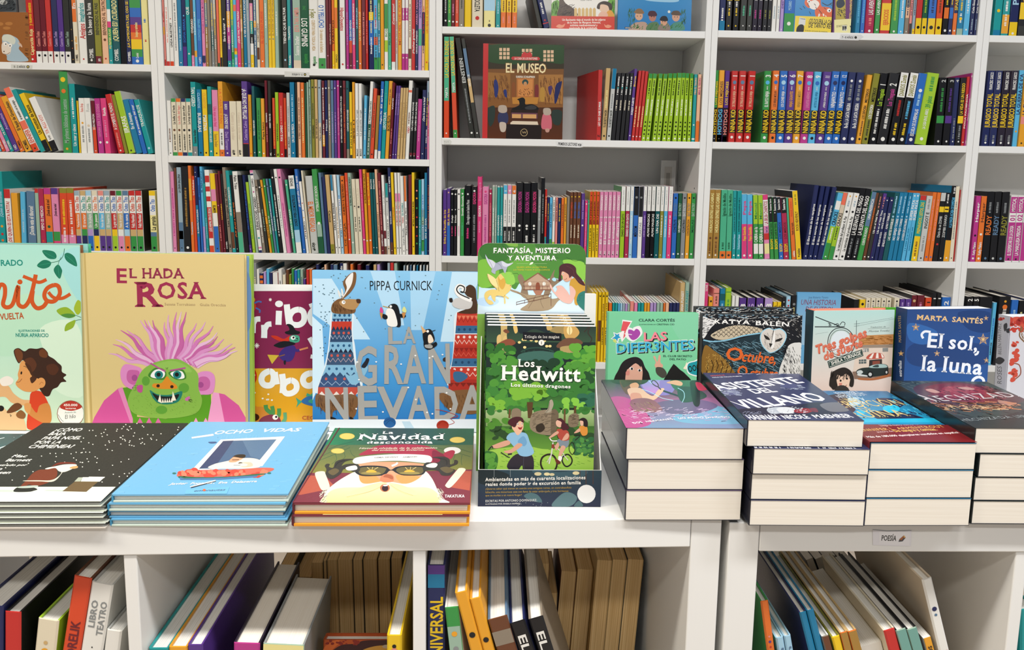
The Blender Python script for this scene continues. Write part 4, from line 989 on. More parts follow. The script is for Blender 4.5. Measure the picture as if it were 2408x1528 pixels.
row('D', 2, ZD3, 1910, '''
35 242 go t=62 e=76 T=HORACIO_ENTRE_LAS_CABRAS:ly:.38:.95 o=.3:br:.3 m=br:.08:.25 o=.05:wh:.2
79 242 go t=92 e=124 T=HORACIO_ENTRE_LAS_CABRAS:ly:.38:.95 o=.3:br:.3 m=br:.08:.25 o=.05:wh:.2
130 243 mi t=127 e=177 b=0:.11:or T=Ignacio_de_Moliño:dg:.62:.95 m=dg:.14:.24 o=.05:dk:.3
180 245 mi t=160 e=221 b=0:.11:or T=Ignacio_de_Moliño:dg:.62:.95 m=dg:.14:.24 o=.05:dk:.3
225 248 te t=195 e=253 m=dt:.4:.9 T=historias:sk:.14:.36 o=.05:wh:.3
256 250 te t=226 e=290 m=dt:.4:.9 T=historias:sk:.14:.36 o=.05:wh:.3
297 276 lb t=263 e=338 b=0:.54:hp T=Pepa_Guindilla:ye:.28:.5 T=Pepa:hp:.68:.9 o=.05:wh:.3
341 278 lb t=300 e=382 b=0:.54:hp T=Pepa_Guindilla:ye:.28:.5 T=Pepa:hp:.68:.9 o=.05:wh:.3
388 282 gr t=338 e=424 b=.55:1:li b=.08:.24:wh T=Manual:gr:.62:.88 T=CABRA_en_la:wh:.26:.5:L
426 283 gr t=372 e=462 b=.55:1:li b=.08:.24:wh T=Manual:gr:.62:.88 T=CABRA_en_la:wh:.26:.5:L
470 280 pk t=412 e=510 b=.52:.92:wh b=.92:1:hp b=.3:.4:rd b=.08:.24:ly T=LA_BRUJA_CHAPATOS:cm:.54:.9:L T=Jose_Luis:pu:.41:.5
513 297 gr t=455 e=541 b=.6:1:bk b=.04:.14:gr T=LA_CLASE_DE_TODOS:bk:.33:.58 T=Susanna_Isern:wh:.78:.97 o=.75:wh:.2 T=BOOM:ye:.16:.32:L
545 298 gr t=483 e=576 b=.6:1:bk T=LA_CLASE_DE_TODOS:bk:.33:.58 T=Susanna_Isern:wh:.78:.97 o=.75:wh:.2 T=BOOM:ye:.16:.32:L
579 300 bl t=520 e=612 b=.75:1:bk T=BOOM:ye:.12:.25:L T=Susanna_Isern:wh:.8:.97 T=LOS_MIEDOS:nv:.33:.6
614 302 cm t=550 e=653 b=.75:1:bk T=BOOM:ye:.12:.25:L T=Susanna_Isern:wh:.8:.97 T=LOS_MIEDOS:mr:.33:.6
655 302 mi t=578 e=671 n=1
675 305 or t=596 e=706 T=Hazaña_tras_hazaña:br:.4:.6 T=edebe:wh:.04:.14 m=ro:.7:.95
708 252 ly s=bk t=620 e=748 b=0:1:ye T=ROCK_HEAVENLY:br:.42:.7 T=edebe:dk:.06:.16 m=ol:.8:.95
755 206 nv t=845 e=790 h=1 D=.19 T=El_libro_secreto_de_los_vampiros:wh:.2:.75
793 213 nv t=893 e=826 h=1 D=.18 T=El_libro_secreto_de_los_vampiros:wh:.2:.75
830 216 nv t=934 e=860 h=1 D=.18 T=El_libro_secreto_de_los_vampiros:wh:.2:.75
863 220 nv t=982 e=896 h=1 D=.18 T=El_libro_secreto_de_los_vampiros:wh:.2:.75
900 262 lb t=1022 e=940 b=0:.25:gr b=.25:.5:li b=.75:.88:wh T=CRACKS:bk:.52:.72:L m=wh:.3:.48
943 262 li t=1062 e=978 b=.5:.82:bg b=.82:1:co b=0:.2:gr T=CRACKS:bk:.5:.7:L m=dk:.3:.48
980 262 wh t=1108 e=1022 T=La_naturaleza_del_profesor_A._Paz:dk:.13:.65 o=.72:bk:.3 o=.05:bk:.3 o=.95:yo:.2 m=gb:.8:.9
1025 264 wh t=1150 e=1066 T=La_naturaleza_del_profesor_A._Paz:dk:.13:.65 o=.72:bk:.3 o=.05:bk:.3 o=.95:yo:.2 m=gb:.8:.9
1068 230 bk t=1195 e=1112 D=.17 T=LA_ELEFANTA_DEL_MAGO:wh:.35:.9:L m=gy:.08:.3
1115 232 bk t=1236 e=1158 D=.17 T=LA_ELEFANTA_DEL_MAGO:wh:.35:.9:L m=gy:.08:.3
1161 256 gr t=1275 e=1198 b=.5:1:sl T=CUENTA_DE_NUEVO:wh:.22:.48 T=UNA_PRESENCIA:wh:.6:.9
1200 264 br t=1298 e=1225 m=or:.3:.8 o=.05:wh:.3
1227 266 dk t=1322 e=1254 T=Lila_en_el_Vidal_Time:wh:.4:.75 m=sa:.78:.95 o=.05:wh:.3
1257 268 pu t=1340 e=1284 b=0:.9:nv T=Lila_en_el_Vidal_Time:wh:.4:.75 m=sa:.78:.95
1287 296 nv t=1350 e=1316 T=EMILIO_ROZA:wh:.22:.45 T=ONCE_ANILLOS:wh:.5:.75 o=.95:wh:.25
1318 296 nv t=1376 e=1348 T=EMILIO_ROZA:wh:.22:.45 T=ALMAS_Y_TINIEBLAS:wh:.5:.75 o=.95:wh:.25
1350 262 dt t=1408 e=1385 T=LAS_ARTES_INVISIBLES:wh:.3:.62 o=.65:sk:.3 m=sk:.7:.95
1387 262 tb t=1440 e=1420 T=NO_ESPEJO_TORRE:wh:.3:.62 o=.65:sk:.3 m=sk:.7:.95
1422 262 tb t=1472 e=1453 T=NO_ESPEJO_TORRE:wh:.3:.62 o=.65:sk:.3 m=sk:.7:.95
1455 262 tb t=1502 e=1487 T=LA_HUIDA_DE_LAS_PALABRAS:wh:.3:.62 o=.65:sk:.3 m=sk:.7:.95
1490 266 lb t=1555 e=1518 T=SUPER_PATA:wh:.6:.9:L o=.96:wh:.3 m=tb:.15:.5
1522 266 lb t=1584 e=1552 T=SUPER_PATA:wh:.6:.9:L o=.96:wh:.3 m=tb:.15:.5
1562 284 te t=1612 e=1608 b=0:.38:ye b=.93:1:rd T=PREPARADOS,_LISTOS,_ZAS:ye:.42:.9 m=br:.08:.3
1612 286 lg t=1662 e=1656 T=INGOT_E:dk:.5:.75 m=gy:.15:.4 m=gy:.8:.95
1660 260 or t=1704 e=1691 m=sa:.3:.9 o=.06:bl:.3
1693 262 or t=1745 e=1721 m=sa:.3:.9 o=.06:bl:.3
1724 264 bk t=1762 e=1762 D=.16 b=.72:.8:ye b=.88:1:lg T=Diario_de_un_ZOMBI:lg:.35:.66 o=.25:rd:.3
1764 264 bk t=1800 e=1800 D=.16 b=.72:.8:ye T=1:bk:.73:.79:L b=.82:.98:bk T=ZOMBI_DIARIO:lg:.35:.68 m=wh:.85:.98
1802 212 bk t=1846 e=1846 D=.23 s=tb b=0:.28:yo T=A_LA_MAGIA_ACABA_DE_EMPEZAR:lb:.45:.85 m=wh:.9:.98
1848 217 cr t=1890 e=1878 m=gy:.3:.8
1880 243 rd t=1926 e=1908 T=Jumanjis:sa:.3:.45 m=sa:.55:.9''', 'chapter_book', D=0.14)
row('D', 3, ZD3, 1862, '''
25 940 hp e=53 T=DOS_FINES:wh:.9:.98
56 1040 yo e=87 o=.93:bk:.35
91 980 sa e=135 h=1 D=.16 m=br:.8:.9 b=.93:.94:br
140 980 tb e=180 h=1 D=.16 b=.84:.93:dt m=sk:.6:.8
182 975 li e=226 h=1 D=.16 m=gr:.6:.85 b=.94:.95:gr
229 1034 wh e=252 n=1
255 1034 wh e=281 n=1
285 1050 pu e=337 h=1 D=.15 s=bk T=3:wh:.83:.92:L
346 1050 ll e=402 h=1 D=.15 s=bk b=.0:1:pu T=5:ll:.83:.92:L
412 1050 pu e=466 h=1 D=.15 s=bk T=6:wh:.83:.92:L
475 1052 ll e=533 h=1 D=.15 s=bk b=0:1:ll T=8:wh:.83:.92:L
537 1080 ye e=566 T=TAL:bk:.85:.95
568 1080 ye e=597 T=TAL:bk:.85:.95
600 1045 bk e=633 h=1 D=.19 o=.93:lg:.2
636 1038 sk e=669 h=1 D=.19 o=.94:rd:.3 o=.86:rd:.3
675 1030 bk e=714 h=1 D=.19 o=.87:gy:.35
1140 1062 bk e=1181 D=.16 n=1
1184 1062 ye e=1225 D=.15 o=.93:bk:.35
1230 1050 cr e=1265 D=.15 o=.95:bk:.25 m=gy:.8:.92
1268 1050 cr e=1302 D=.15 o=.95:bk:.25 m=gy:.8:.92
1304 1050 cr e=1344 D=.15 o=.95:bk:.25 m=gy:.8:.92
1346 1050 cr e=1381 D=.15 o=.95:bk:.25 m=gy:.8:.92
1383 1050 cr e=1420 D=.15 o=.95:bk:.25 m=gy:.8:.92
1441 1050 cr e=1481 D=.15 o=.95:bk:.25 m=gy:.8:.92
1485 1058 pu e=1522 D=.14 m=ll:.8:.95
1525 1058 pu e=1570 D=.14 m=ll:.8:.95
1573 1030 mr e=1612 D=.18 s=bk o=.92:tn:.4
1615 1030 mr e=1667 D=.16 m=pk:.75:.9
1676 1048 ro e=1723 D=.14 T=1:bk:.9:.96
1727 1014 bk e=1760 D=.2 h=1 T=1:wh:.9:.95 b=.72:.8:yo
1763 1014 bk e=1797 D=.2 h=1 T=1:wh:.9:.95 b=.72:.8:yo
1800 1045 bl e=1862 D=.14 T=2:wh:.88:.95 o=.8:wh:.2''', 'novel', D=0.15, at='top', pages=CREAMP)
row('E', 0, ZD1, 2560, '''
2172 -150 te e=2228 m=ye:.75:.9 b=0:.1:tb o=.45:ye:.3
2232 -150 te e=2286 b=.04:.38:yo o=.5:wh:.2
2290 -150 nv e=2352 b=0:.25:ye T=PIES:sk:.55:.9:L
2357 -150 bk e=2410 b=.3:.6:ye b=0:.18:dk m=yo:.62:.9
2414 -150 ye e=2470
2474 -150 rd e=2530''', 'chapter_book', D=0.15)
row('E', 1, ZD1, 2560, '''
2090 528 nv t=2136 e=2143 h=1 T=JURASICO_TOTAL:ye:.25:.7:L T=FRANCESC_GASCO:wh:.75:.98 m=gy:.04:.15
2146 528 nv t=2190 e=2199 h=1 T=JURASICO_TOTAL:ye:.25:.7:L T=FRANCESC_GASCO:wh:.75:.98 m=gy:.04:.15
2204 528 mn t=2250 e=2259 h=1 T=JURASICO_TOTAL:ye:.25:.7:L T=FRANCESC_GASCO:wh:.75:.98 m=gy:.04:.15
2262 528 mn t=2312 e=2316 h=1 T=JURASICO_TOTAL:ye:.25:.7:L T=FRANCESC_GASCO:wh:.75:.98 m=gy:.04:.15
2318 525 lb t=2366 e=2360 T=LA_GUERRA_DE_6ºA:nv:.42:.95:L o=.2:yo:.3
2362 530 yo t=2412 e=2408 T=LA_GUERRA_DE_6ºA:nv:.42:.95:L b=.3:.4:sa
2410 530 sa t=2460 e=2456
2458 530 gr t=2508 e=2504''', 'chapter_book', D=0.155)
row('E', 2, ZD3, 2560, '''
2005 288 mg t=2046 e=2042 T=Kathy_Makers:wh:.1:.3 T=Harper:wh:.6:.9 o=.4:bk:.3 o=.05:wh:.3
2045 290 or t=2086 e=2086 T=Kathy_Makers:wh:.1:.3 T=Harper:br:.6:.9 o=.42:wh:.3 o=.05:wh:.3
2090 255 bk t=2124 e=2142 T=READY:or:.38:.66:L o=.05:sl:.25 m=gy:.7:.85
2148 256 bk t=2182 e=2200 T=READY:sl:.38:.66:L o=.05:lg:.25 m=gy:.7:.85
2203 258 bk t=2236 e=2258 T=READY:ol:.38:.66:L o=.05:sl:.25 m=gy:.7:.85
2262 285 wh t=2304 e=2314 b=.02:.6:mg T=01:mg:.62:.72:L b=.74:.98:mg T=MYSTICAL:wh:.76:.96 T=EL_DESPERTAR_DE_LA_DIOSA:wh:.1:.55
2318 286 wh t=2360 e=2370 b=.02:.6:mg T=02:mg:.62:.72:L b=.74:.98:mg T=MYSTICAL:wh:.76:.96 T=LA_MARQUESA_PERDIDA:wh:.1:.55
2374 286 wh t=2416 e=2424 b=.02:.6:mg T=03:mg:.62:.72:L b=.74:.98:mg''', 'chapter_book', D=0.145)
row('E', 3, ZD3, 2560, '''
1984 1040 bk e=2031 D=.17 T=2:wh:.93:.97:L
2034 1040 bk e=2078 D=.17 T=5:wh:.93:.97:L
2081 1042 bk e=2180 D=.19 h=1 o=.8:mr:.15
2181 1085 lb e=2208 D=.13
2230 1040 bk e=2316 D=.19 h=1 o=.85:or:.3 o=.93:yo:.15
2319 1065 bl e=2370 D=.17 m=sk:.7:.85
2374 1070 bk e=2420 D=.18
2424 1060 nv e=2470 D=.18''', 'novel', D=0.17, at='top', pages=CREAMP)
# ------------------------------------------------------------------ printed covers, drawn as thin ink layers on the board they belong to
K_ART = 0.88
def smooth(pts, closed, n=5):
    m = len(pts); out = []
    rng = range(m) if closed else range(m - 1)
    for i in rng:
        if closed: p0, p1, p2, p3 = pts[i - 1], pts[i], pts[(i + 1) % m], pts[(i + 2) % m]
        else: p0, p1, p2, p3 = pts[max(i - 1, 0)], pts[i], pts[i + 1], pts[min(i + 2, m - 1)]
        for k in range(n):
            t = k / n
            out.append(tuple(0.5 * (2 * p1[a] + (p2[a] - p0[a]) * t + (2 * p0[a] - 5 * p1[a] + 4 * p2[a] - p3[a]) * t * t + (3 * p1[a] - p0[a] - 3 * p2[a] + p3[a]) * t ** 3) for a in (0, 1)))
    if not closed: out.append(tuple(pts[-1]))
    return out
class Cover:
    """collects printed shapes; to_uv maps a measured point to (across, up) on the board"""
    def __init__(s, mb, to_xyz, D, H, zoom, step=5e-6, mi=0):
        s.mb = mb; s.fn = to_xyz; s.D = D; s.H = H; s.z = zoom; s.lay = 2; s.step = step; s.mi = mi; s.k = K_ART
    def uv(s, x, y): return s.fn(s.z[1] + x / s.z[0], s.z[2] + y / s.z[0])
    def put(s, uvs, cols):
        u = [(min(max(a, 0.0), s.D), min(max(b, 0.0), s.H)) for a, b in uvs]
        s.mb.face([s.pt(a, b) for a, b in u], None, s.mi, cols)
    def pt(s, a, b): return (s.off + s.lay * s.step, a, b)
    def fill(s, pts, c1, c2=None, horiz=False):
        a = rgb(c1, s.k)
        tris = tessellate_polygon([[Vector((x, -y, 0)) for x, y in pts]])
        if c2:
            b = rgb(c2, s.k); q = [p[0 if horiz else 1] for p in pts]; lo, hi = min(q), max(q)
            cs = []
            for v in q:
                t = (v - lo) / max(hi - lo, 1e-6); cs.append(tuple(a[i] * (1 - t) + b[i] * t for i in range(4)))
        else: cs = [a] * len(pts)
        U = [s.uv(*p) for p in pts]
        for t in tris: s.put([U[i] for i in t], [cs[i] for i in t])
        s.lay += 1
    def stroke(s, pts, c, w0, w1=None):
        w1 = w0 if w1 is None else w1; n = len(pts); a = rgb(c, s.k); L = []; R = []
        for i, p in enumerate(pts):
            q0, q1 = pts[max(i - 1, 0)], pts[min(i + 1, n - 1)]
            dx, dy = q1[0] - q0[0], q1[1] - q0[1]; l = math.hypot(dx, dy) or 1.0
            w = (w0 + (w1 - w0) * i / max(n - 1, 1)) / 2
            L.append((p[0] - dy / l * w, p[1] + dx / l * w)); R.append((p[0] + dy / l * w, p[1] - dx / l * w))
        for i in range(n - 1):
            s.put([s.uv(*q) for q in (L[i], L[i + 1], R[i + 1], R[i])], [a] * 4)
        s.lay += 1
    def ell(s, c, cx, cy, rx, ry, rot=0.0, c2=None):
        r = math.radians(rot)
        s.fill([(cx + rx * math.cos(t) * math.cos(r) - ry * math.sin(t) * math.sin(r), cy + rx * math.cos(t) * math.sin(r) + ry * math.sin(t) * math.cos(r)) for t in (k * math.pi / 10 for k in range(20))], c, c2)
    def text(s, style, c, x0, y0, x1, y1, h, txt):
        polys, adv, cap = text_polys(txt, 'b' in style, 's' in style)
        a = s.uv(x0, y0); b = s.uv(x1, y1); hz = abs(s.uv(x0, y0 - h)[1] - a[1])
        if 'v' in style: hz = math.hypot(*[s.uv(x0 + h, y0)[i] - a[i] for i in (0, 1)])
        d = ((b[0] - a[0]) / adv, (b[1] - a[1]) / adv); l = math.hypot(*d)
        up = (-d[1] / l * hz / cap, d[0] / l * hz / cap); sh = 0.22 if 'i' in style else 0.0
        col = rgb(c, s.k); rnd = random.Random(len(txt))
        for p in polys:
            s.put([(a[0] + d[0] * (u + sh * v) + up[0] * v, a[1] + d[1] * (u + sh * v) + up[1] * v) for u, v in p], [col] * len(p))
        s.lay += 1
    def draw(s, script):
        for line in script.strip().split('\n'):
            t = line.split()
            if not t: continue
            k = t[0]
            if k == 'T':
                s.text(t[1], t[2], *[float(v) for v in t[3:8]], ' '.join(t[8:])); continue
            if k == 'Z': s.z = tuple(float(v) for v in t[1:4]); continue
            nc = {'G': 2, 'H': 2, 'V': 2}.get(k, 1)
            cs = t[1:1 + nc]; v = [float(q) for q in t[1 + nc:]]
            P = lambda q: list(zip(q[0::2], q[1::2]))
            if k == 'P': s.fill(P(v), cs[0])
            elif k == 'C': s.fill(smooth(P(v), True), cs[0])
            elif k == 'G': s.fill(P(v), cs[0], cs[1])
            elif k == 'H': s.fill(P(v), cs[0], cs[1], True)
            elif k == 'V': s.fill(smooth(P(v), True), cs[0], cs[1])
            elif k == 'E': s.ell(cs[0], *v)
            elif k == 'L': s.stroke(P(v[1:]), cs[0], v[0])
            elif k == 'S': s.stroke(smooth(P(v[1:]), False), cs[0], v[0])
            elif k == 'K': s.stroke(smooth(P(v[2:]), False), cs[0], v[0], v[1])
            elif k == 'O': s.stroke(smooth(P(v[1:]) , True) + [P(v[1:])[0]], cs[0], v[0])
            elif k == 'D':
                r = random.Random(int(v[1]))
                for _ in range(int(v[0])): s.ell(cs[0], r.uniform(v[2], v[4]), r.uniform(v[3], v[5]), v[6], v[6] * 0.8); s.lay -= 1
                s.lay += 1
            elif k == 'B':   # blobs: n seed x0 y0 x1 y1 rmin rmax
                r = random.Random(int(v[1]))
                for _ in range(int(v[0])):
                    q = r.uniform(v[6], v[7]); s.ell(cs[0], r.uniform(v[2], v[4]), r.uniform(v[3], v[5]), q, q * r.uniform(.5, .9), r.uniform(-30, 30))
                    s.lay -= 1 if _ % 3 else 0
            elif k == 'F':   # strokes: n seed x0 y0 x1 y1 dx dy width
                r = random.Random(int(v[1]))
                for _ in range(int(v[0])):
                    x, y = r.uniform(v[2], v[4]), r.uniform(v[3], v[5])
                    s.stroke([(x, y), (x + v[6] * r.uniform(.5, 1), y + v[7] * r.uniform(.5, 1))], cs[0], v[8]); s.lay -= 1
                s.lay += 1
            elif k == 'W':   # zigzag teeth: x0 y0 x1 y1 n amp
                x0, y0, x1, y1, n, a = v; n = int(n)
                for i in range(n):
                    q = lambda f: (x0 + (x1 - x0) * f, y0 + (y1 - y0) * f)
                    p, e, m = q(i / n), q((i + 1) / n), q((i + .5) / n)
                    s.fill([p, e, (m[0], m[1] + a)], cs[0]); s.lay -= 1
                s.lay += 1

def big_book(name, label, M, w, D, H, col, art=None, zoom=None, spine=None, back=None, hard=True, mat=SATIN, pages=PAPER, spine_art=None, szoom=None, cat='book', group=None, inset=None, squeeze=None, edge=None):
    """a book big enough in view to show its boards, spine and pages; front board at local x = w, spine at local y = 0"""
    root = empty(name, label, cat, group, M)
    tb = min(0.0026 if hard else 0.0005, w * 0.2)
    inv = M.inverted(); p = M @ Vector((w, 0, 0)); n = M.to_3x3() @ Vector((1, 0, 0))
    c = rgb(col, K_ART)
    m = MB(mat); m.box(w - tb, w, tb, D, 0, H, c)
    if art:
        cv = Cover(m, lambda x, y: tuple((inv @ on_plane(x, y, p, n))[1:3]), D, H, zoom); cv.off = w
        cv.draw(art)
    m.build('front_cover', root)
    m = MB(mat); m.box(0, tb, tb, D, 0, H, rgb(back or spine or col, K_ART)); m.build('back_cover', root)
    m = MB(mat); ch = min(0.0015, w * .2)
    m.prism([(ch, 0), (w - ch, 0), (w, ch), (w, tb), (0, tb), (0, ch)], 0, H, rgb(spine or col, K_ART))
    if spine_art:
        p2 = M @ Vector((0, 0, 0)); n2 = M.to_3x3() @ Vector((0, -1, 0))
        def suv(x, y):
            q = inv @ on_plane(x, y, p2, n2); return (q.x, q.z)
        cv = Cover(m, suv, w, H, szoom or zoom); cv.pt = lambda a, b: (a, -cv.lay * cv.step, b); cv.off = 0
        cv.draw(spine_art)
    m.build('spine', root)
    ins = inset if inset is not None else (0.0035 if hard else 0.0004)
    q = MB(pages); q.box(tb + .0001, w - tb - .0001, tb + .0001, D - ins, ins, H - ins); q.build('page_block', root)
    return root
def copy_book(root, M, label=None, name=None):
    r = root.copy(); COL.objects.link(r); r.matrix_world = M
    if label: r['label'] = label
    for ch in list(root.children):
        c = ch.copy(); COL.objects.link(c); c.parent = r
    return r
def stand(tl, tr, Y0, lean=4.0, w=0.01, base=None, yaw=0.0, height=None):
    """frame of a book standing upright and facing the aisle: measured top corners, the plane's foot at depth Y0"""
    f, a = math.radians(lean), math.radians(yaw)
    R = Matrix.Rotation(a, 3, 'Z')
    n = R @ Vector((0, -math.cos(f), math.sin(f))); ey = R @ Vector((1, 0, 0)); ez = n.cross(ey)
    zb = (COUNTER if base is None else base) + w * math.sin(f) + 0.0004
    x0 = on_y(tl[0], tl[1], Y0).x
    p = Vector((x0, Y0, zb))
    A, B = on_plane(tl[0], tl[1], p, n), on_plane(tr[0], tr[1], p, n)
    y0 = (A - p).dot(ey); H = (A - p).dot(ez); D = (B - A).dot(ey)
    O = p + ey * y0 - n * w
    return Matrix(((n.x, ey.x, ez.x, O.x), (n.y, ey.y, ez.y, O.y), (n.z, ey.z, ez.z, O.z), (0, 0, 0, 1))), D, H
def flat_frame(p, ey):
    """lying flat, front cover up; p: front corner at the spine, ey: direction from spine to fore-edge"""
    ey = Vector((ey.x, ey.y, 0)).normalized(); ex = Vector((0, 0, 1)); ez = ex.cross(ey)
    return Matrix(((ex.x, ey.x, ez.x, p.x), (ex.y, ey.y, ez.y, p.y), (ex.z, ey.z, ez.z, p.z), (0, 0, 0, 1)))
# ------------------------------------------------------------------ picture books standing along the back of the first unit
ART_BOY = '''
G a8dccd cfe6c6 -700 0 700 0 700 1700 -700 1700
C b9e0c2 -100 600 200 420 420 500 500 700 300 900 -100 900
C d6ecd2 330 700 600 640 690 900 680 1250 450 1200 380 950
C a2d9d6 480 120 700 60 700 480 600 420
S 2f6b50 5 527 50 515 110 480 150 415 165
S 2f6b50 4 500 120 480 160 475 185
C 1a7458 345 68 380 62 440 75 462 108 450 134 400 132 365 105
C 1a7458 527 98 560 85 610 120 630 192 590 182 540 145
C 1a7458 302 190 340 150 380 143 418 165 400 200 350 213
C 1a7458 440 215 475 180 505 220 505 250 487 296 450 255
S 3aa37c 2 350 72 400 100 455 130
S 3aa37c 2 530 102 580 140 625 188
S 3aa37c 2 305 190 360 178 415 168
S 3aa37c 2 475 185 478 240 486 292
S 35604a 4 670 615 620 595 600 590
S 35604a 4 670 628 640 632 615 640
C 8fae2c 462 557 510 530 560 535 617 595 570 617 505 600
C 4d8a3a 500 590 560 580 617 595 570 617 520 606
C 9fb52c 605 530 635 470 668 500 662 560 635 590 612 565
C 8fae2c 528 722 540 670 590 640 617 636 600 690 560 715
T b 1b8a7a 4 190 190 188 50 RADO
S c9531c 34 -60 520 -20 400 5 345 38 360 40 430 25 505 60 530 105 500 140 380 150 365 148 440 152 505 195 525 235 480 262 400 285 300 292 262
S c9531c 34 268 395 262 480 300 535 355 522 390 470
S c9531c 27 188 275 250 300 320 325 380 302
E c9531c 163 322 21 20
O c9531c 34 440 348 385 375 362 430 385 475 445 478 488 420 478 360
S c9531c 27 395 405 440 450 510 455 575 420
T b b8521f 4 632 195 620 52 VUELTA
T b 1b8a7a 152 728 366 728 17 ILUSTRACIONES DE
T b 1b8a7a 127 770 398 772 31 NÚRIA APARICIO
C dfae78 -60 1150 60 1165 110 1230 180 1280 250 1290 210 1330 100 1310 40 1260 -60 1260
C f0e6da 0 1120 60 1090 110 1120 90 1160 20 1170
C d4421f 255 1225 330 1215 380 1280 412 1380 395 1500 360 1540 250 1530 218 1490 240 1320
C 3b2113 112 890 150 862 200 888 240 865 300 868 350 860 388 895 398 925 440 950 472 980 503 1010 506 1055 542 1080 518 1105 542 1135 500 1142 470 1180 430 1200 402 1252 360 1248 315 1185 250 1130 235 1040 190 960 150 985
C 6e3d1c 120 890 150 868 185 905 180 960 150 975
C 6a3a1a 320 890 350 868 385 900 380 940 330 930
C 5a3018 200 960 260 940 300 1000 260 1060 215 1010
C 522b16 380 1010 440 990 480 1030 450 1080 400 1070
C dd9a58 165 985 195 965 232 1030 262 1090 330 1120 345 1160 320 1195 268 1218 205 1216 160 1192 133 1165 130 1142 150 1112 146 1075 158 1030
C 4a2814 205 985 250 1010 270 1080 300 1110 262 1150 245 1110 262 1085 225 1030
E dd9a58 337 1145 35 42
S b06a34 4 322 1160 340 1140 355 1150
E 22140c 175 1065 7 13 10
S 3b2113 4 192 1010 208 1012 216 1024
S 8a4a28 4 135 1140 158 1138 180 1112
C cd8742 325 1330 400 1318 422 1440 385 1482 300 1448 225 1392 205 1345 240 1325 260 1345 300 1390
C d89a58 200 1320 235 1310 255 1330 240 1400 205 1370
C e4be8c -80 1400 0 1330 60 1375 110 1378 165 1400 205 1470 190 1560 -80 1560
C 6b3f1e 55 1385 105 1325 150 1310 182 1338 150 1368 90 1392
C 8a5a2c 132 1402 170 1368 210 1402 196 1438 150 1432
E 18120e 8 1355 26 24
S 18120e 5 80 1405 92 1412 86 1422
E 8a4a2c 578 1397 112 108
E f0f2ea 578 1397 107 103
C b43426 490 1345 520 1312 578 1292 636 1312 668 1345 620 1368 578 1374 530 1366
T b f4efe8 520 1336 634 1336 20 450.000
T b f4efe8 536 1360 622 1360 14 lectores
T b 8a9a8a 530 1394 622 1390 13 Autora de
T i 2a2a26 530 1440 620 1432 34 El hilo
S 2a2a26 3 476 1405 500 1445 520 1462
'''
tips = [(885, 910), (922, 832), (945, 790), (988, 712), (1040, 712), (1152, 632), (1185, 628), (1215, 635), (1250, 632), (1345, 650), (1375, 590), (1437, 568), (1475, 563), (1515, 566), (1600, 655), (1675, 645), (1740, 680), (1775, 735), (1780, 768), (1832, 792), (1900, 832), (1926, 862), (1942, 890)]
cols = ['d9a0c8', 'cf78b2', 'e2b4d2', 'c2619e', 'd68cbe']
hair = []
for i, (x, y) in enumerate(tips):
    rx = 1240 + 360 * i / (len(tips) - 1.0); ry = 1000 - 45 * math.sin(i / 22.0 * math.pi)
    a = (1 if i % 2 else -1) * 16
    nx, ny = -(y - ry), (x - rx); l = math.hypot(nx, ny); nx, ny = nx / l, ny / l
    pts = []
    for k in range(7):
        t = k / 6.0; wv = math.sin(t * 9.0 + i * .4) * 15 * (1 - abs(t - .5))
        pts.append((rx + (x - rx) * t + nx * wv, ry + (y - ry) * t + ny * wv))
    hair.append('K %s %d %d %s' % (cols[i % 5], 62, 4, ' '.join('%.0f %.0f' % p for p in pts)))
    hair.append('K %s %d %d %s' % ('b05492', 4, 2, ' '.join('%.0f %.0f' % (p[0] + nx * 12, p[1] + ny * 12) for p in pts[:6])))
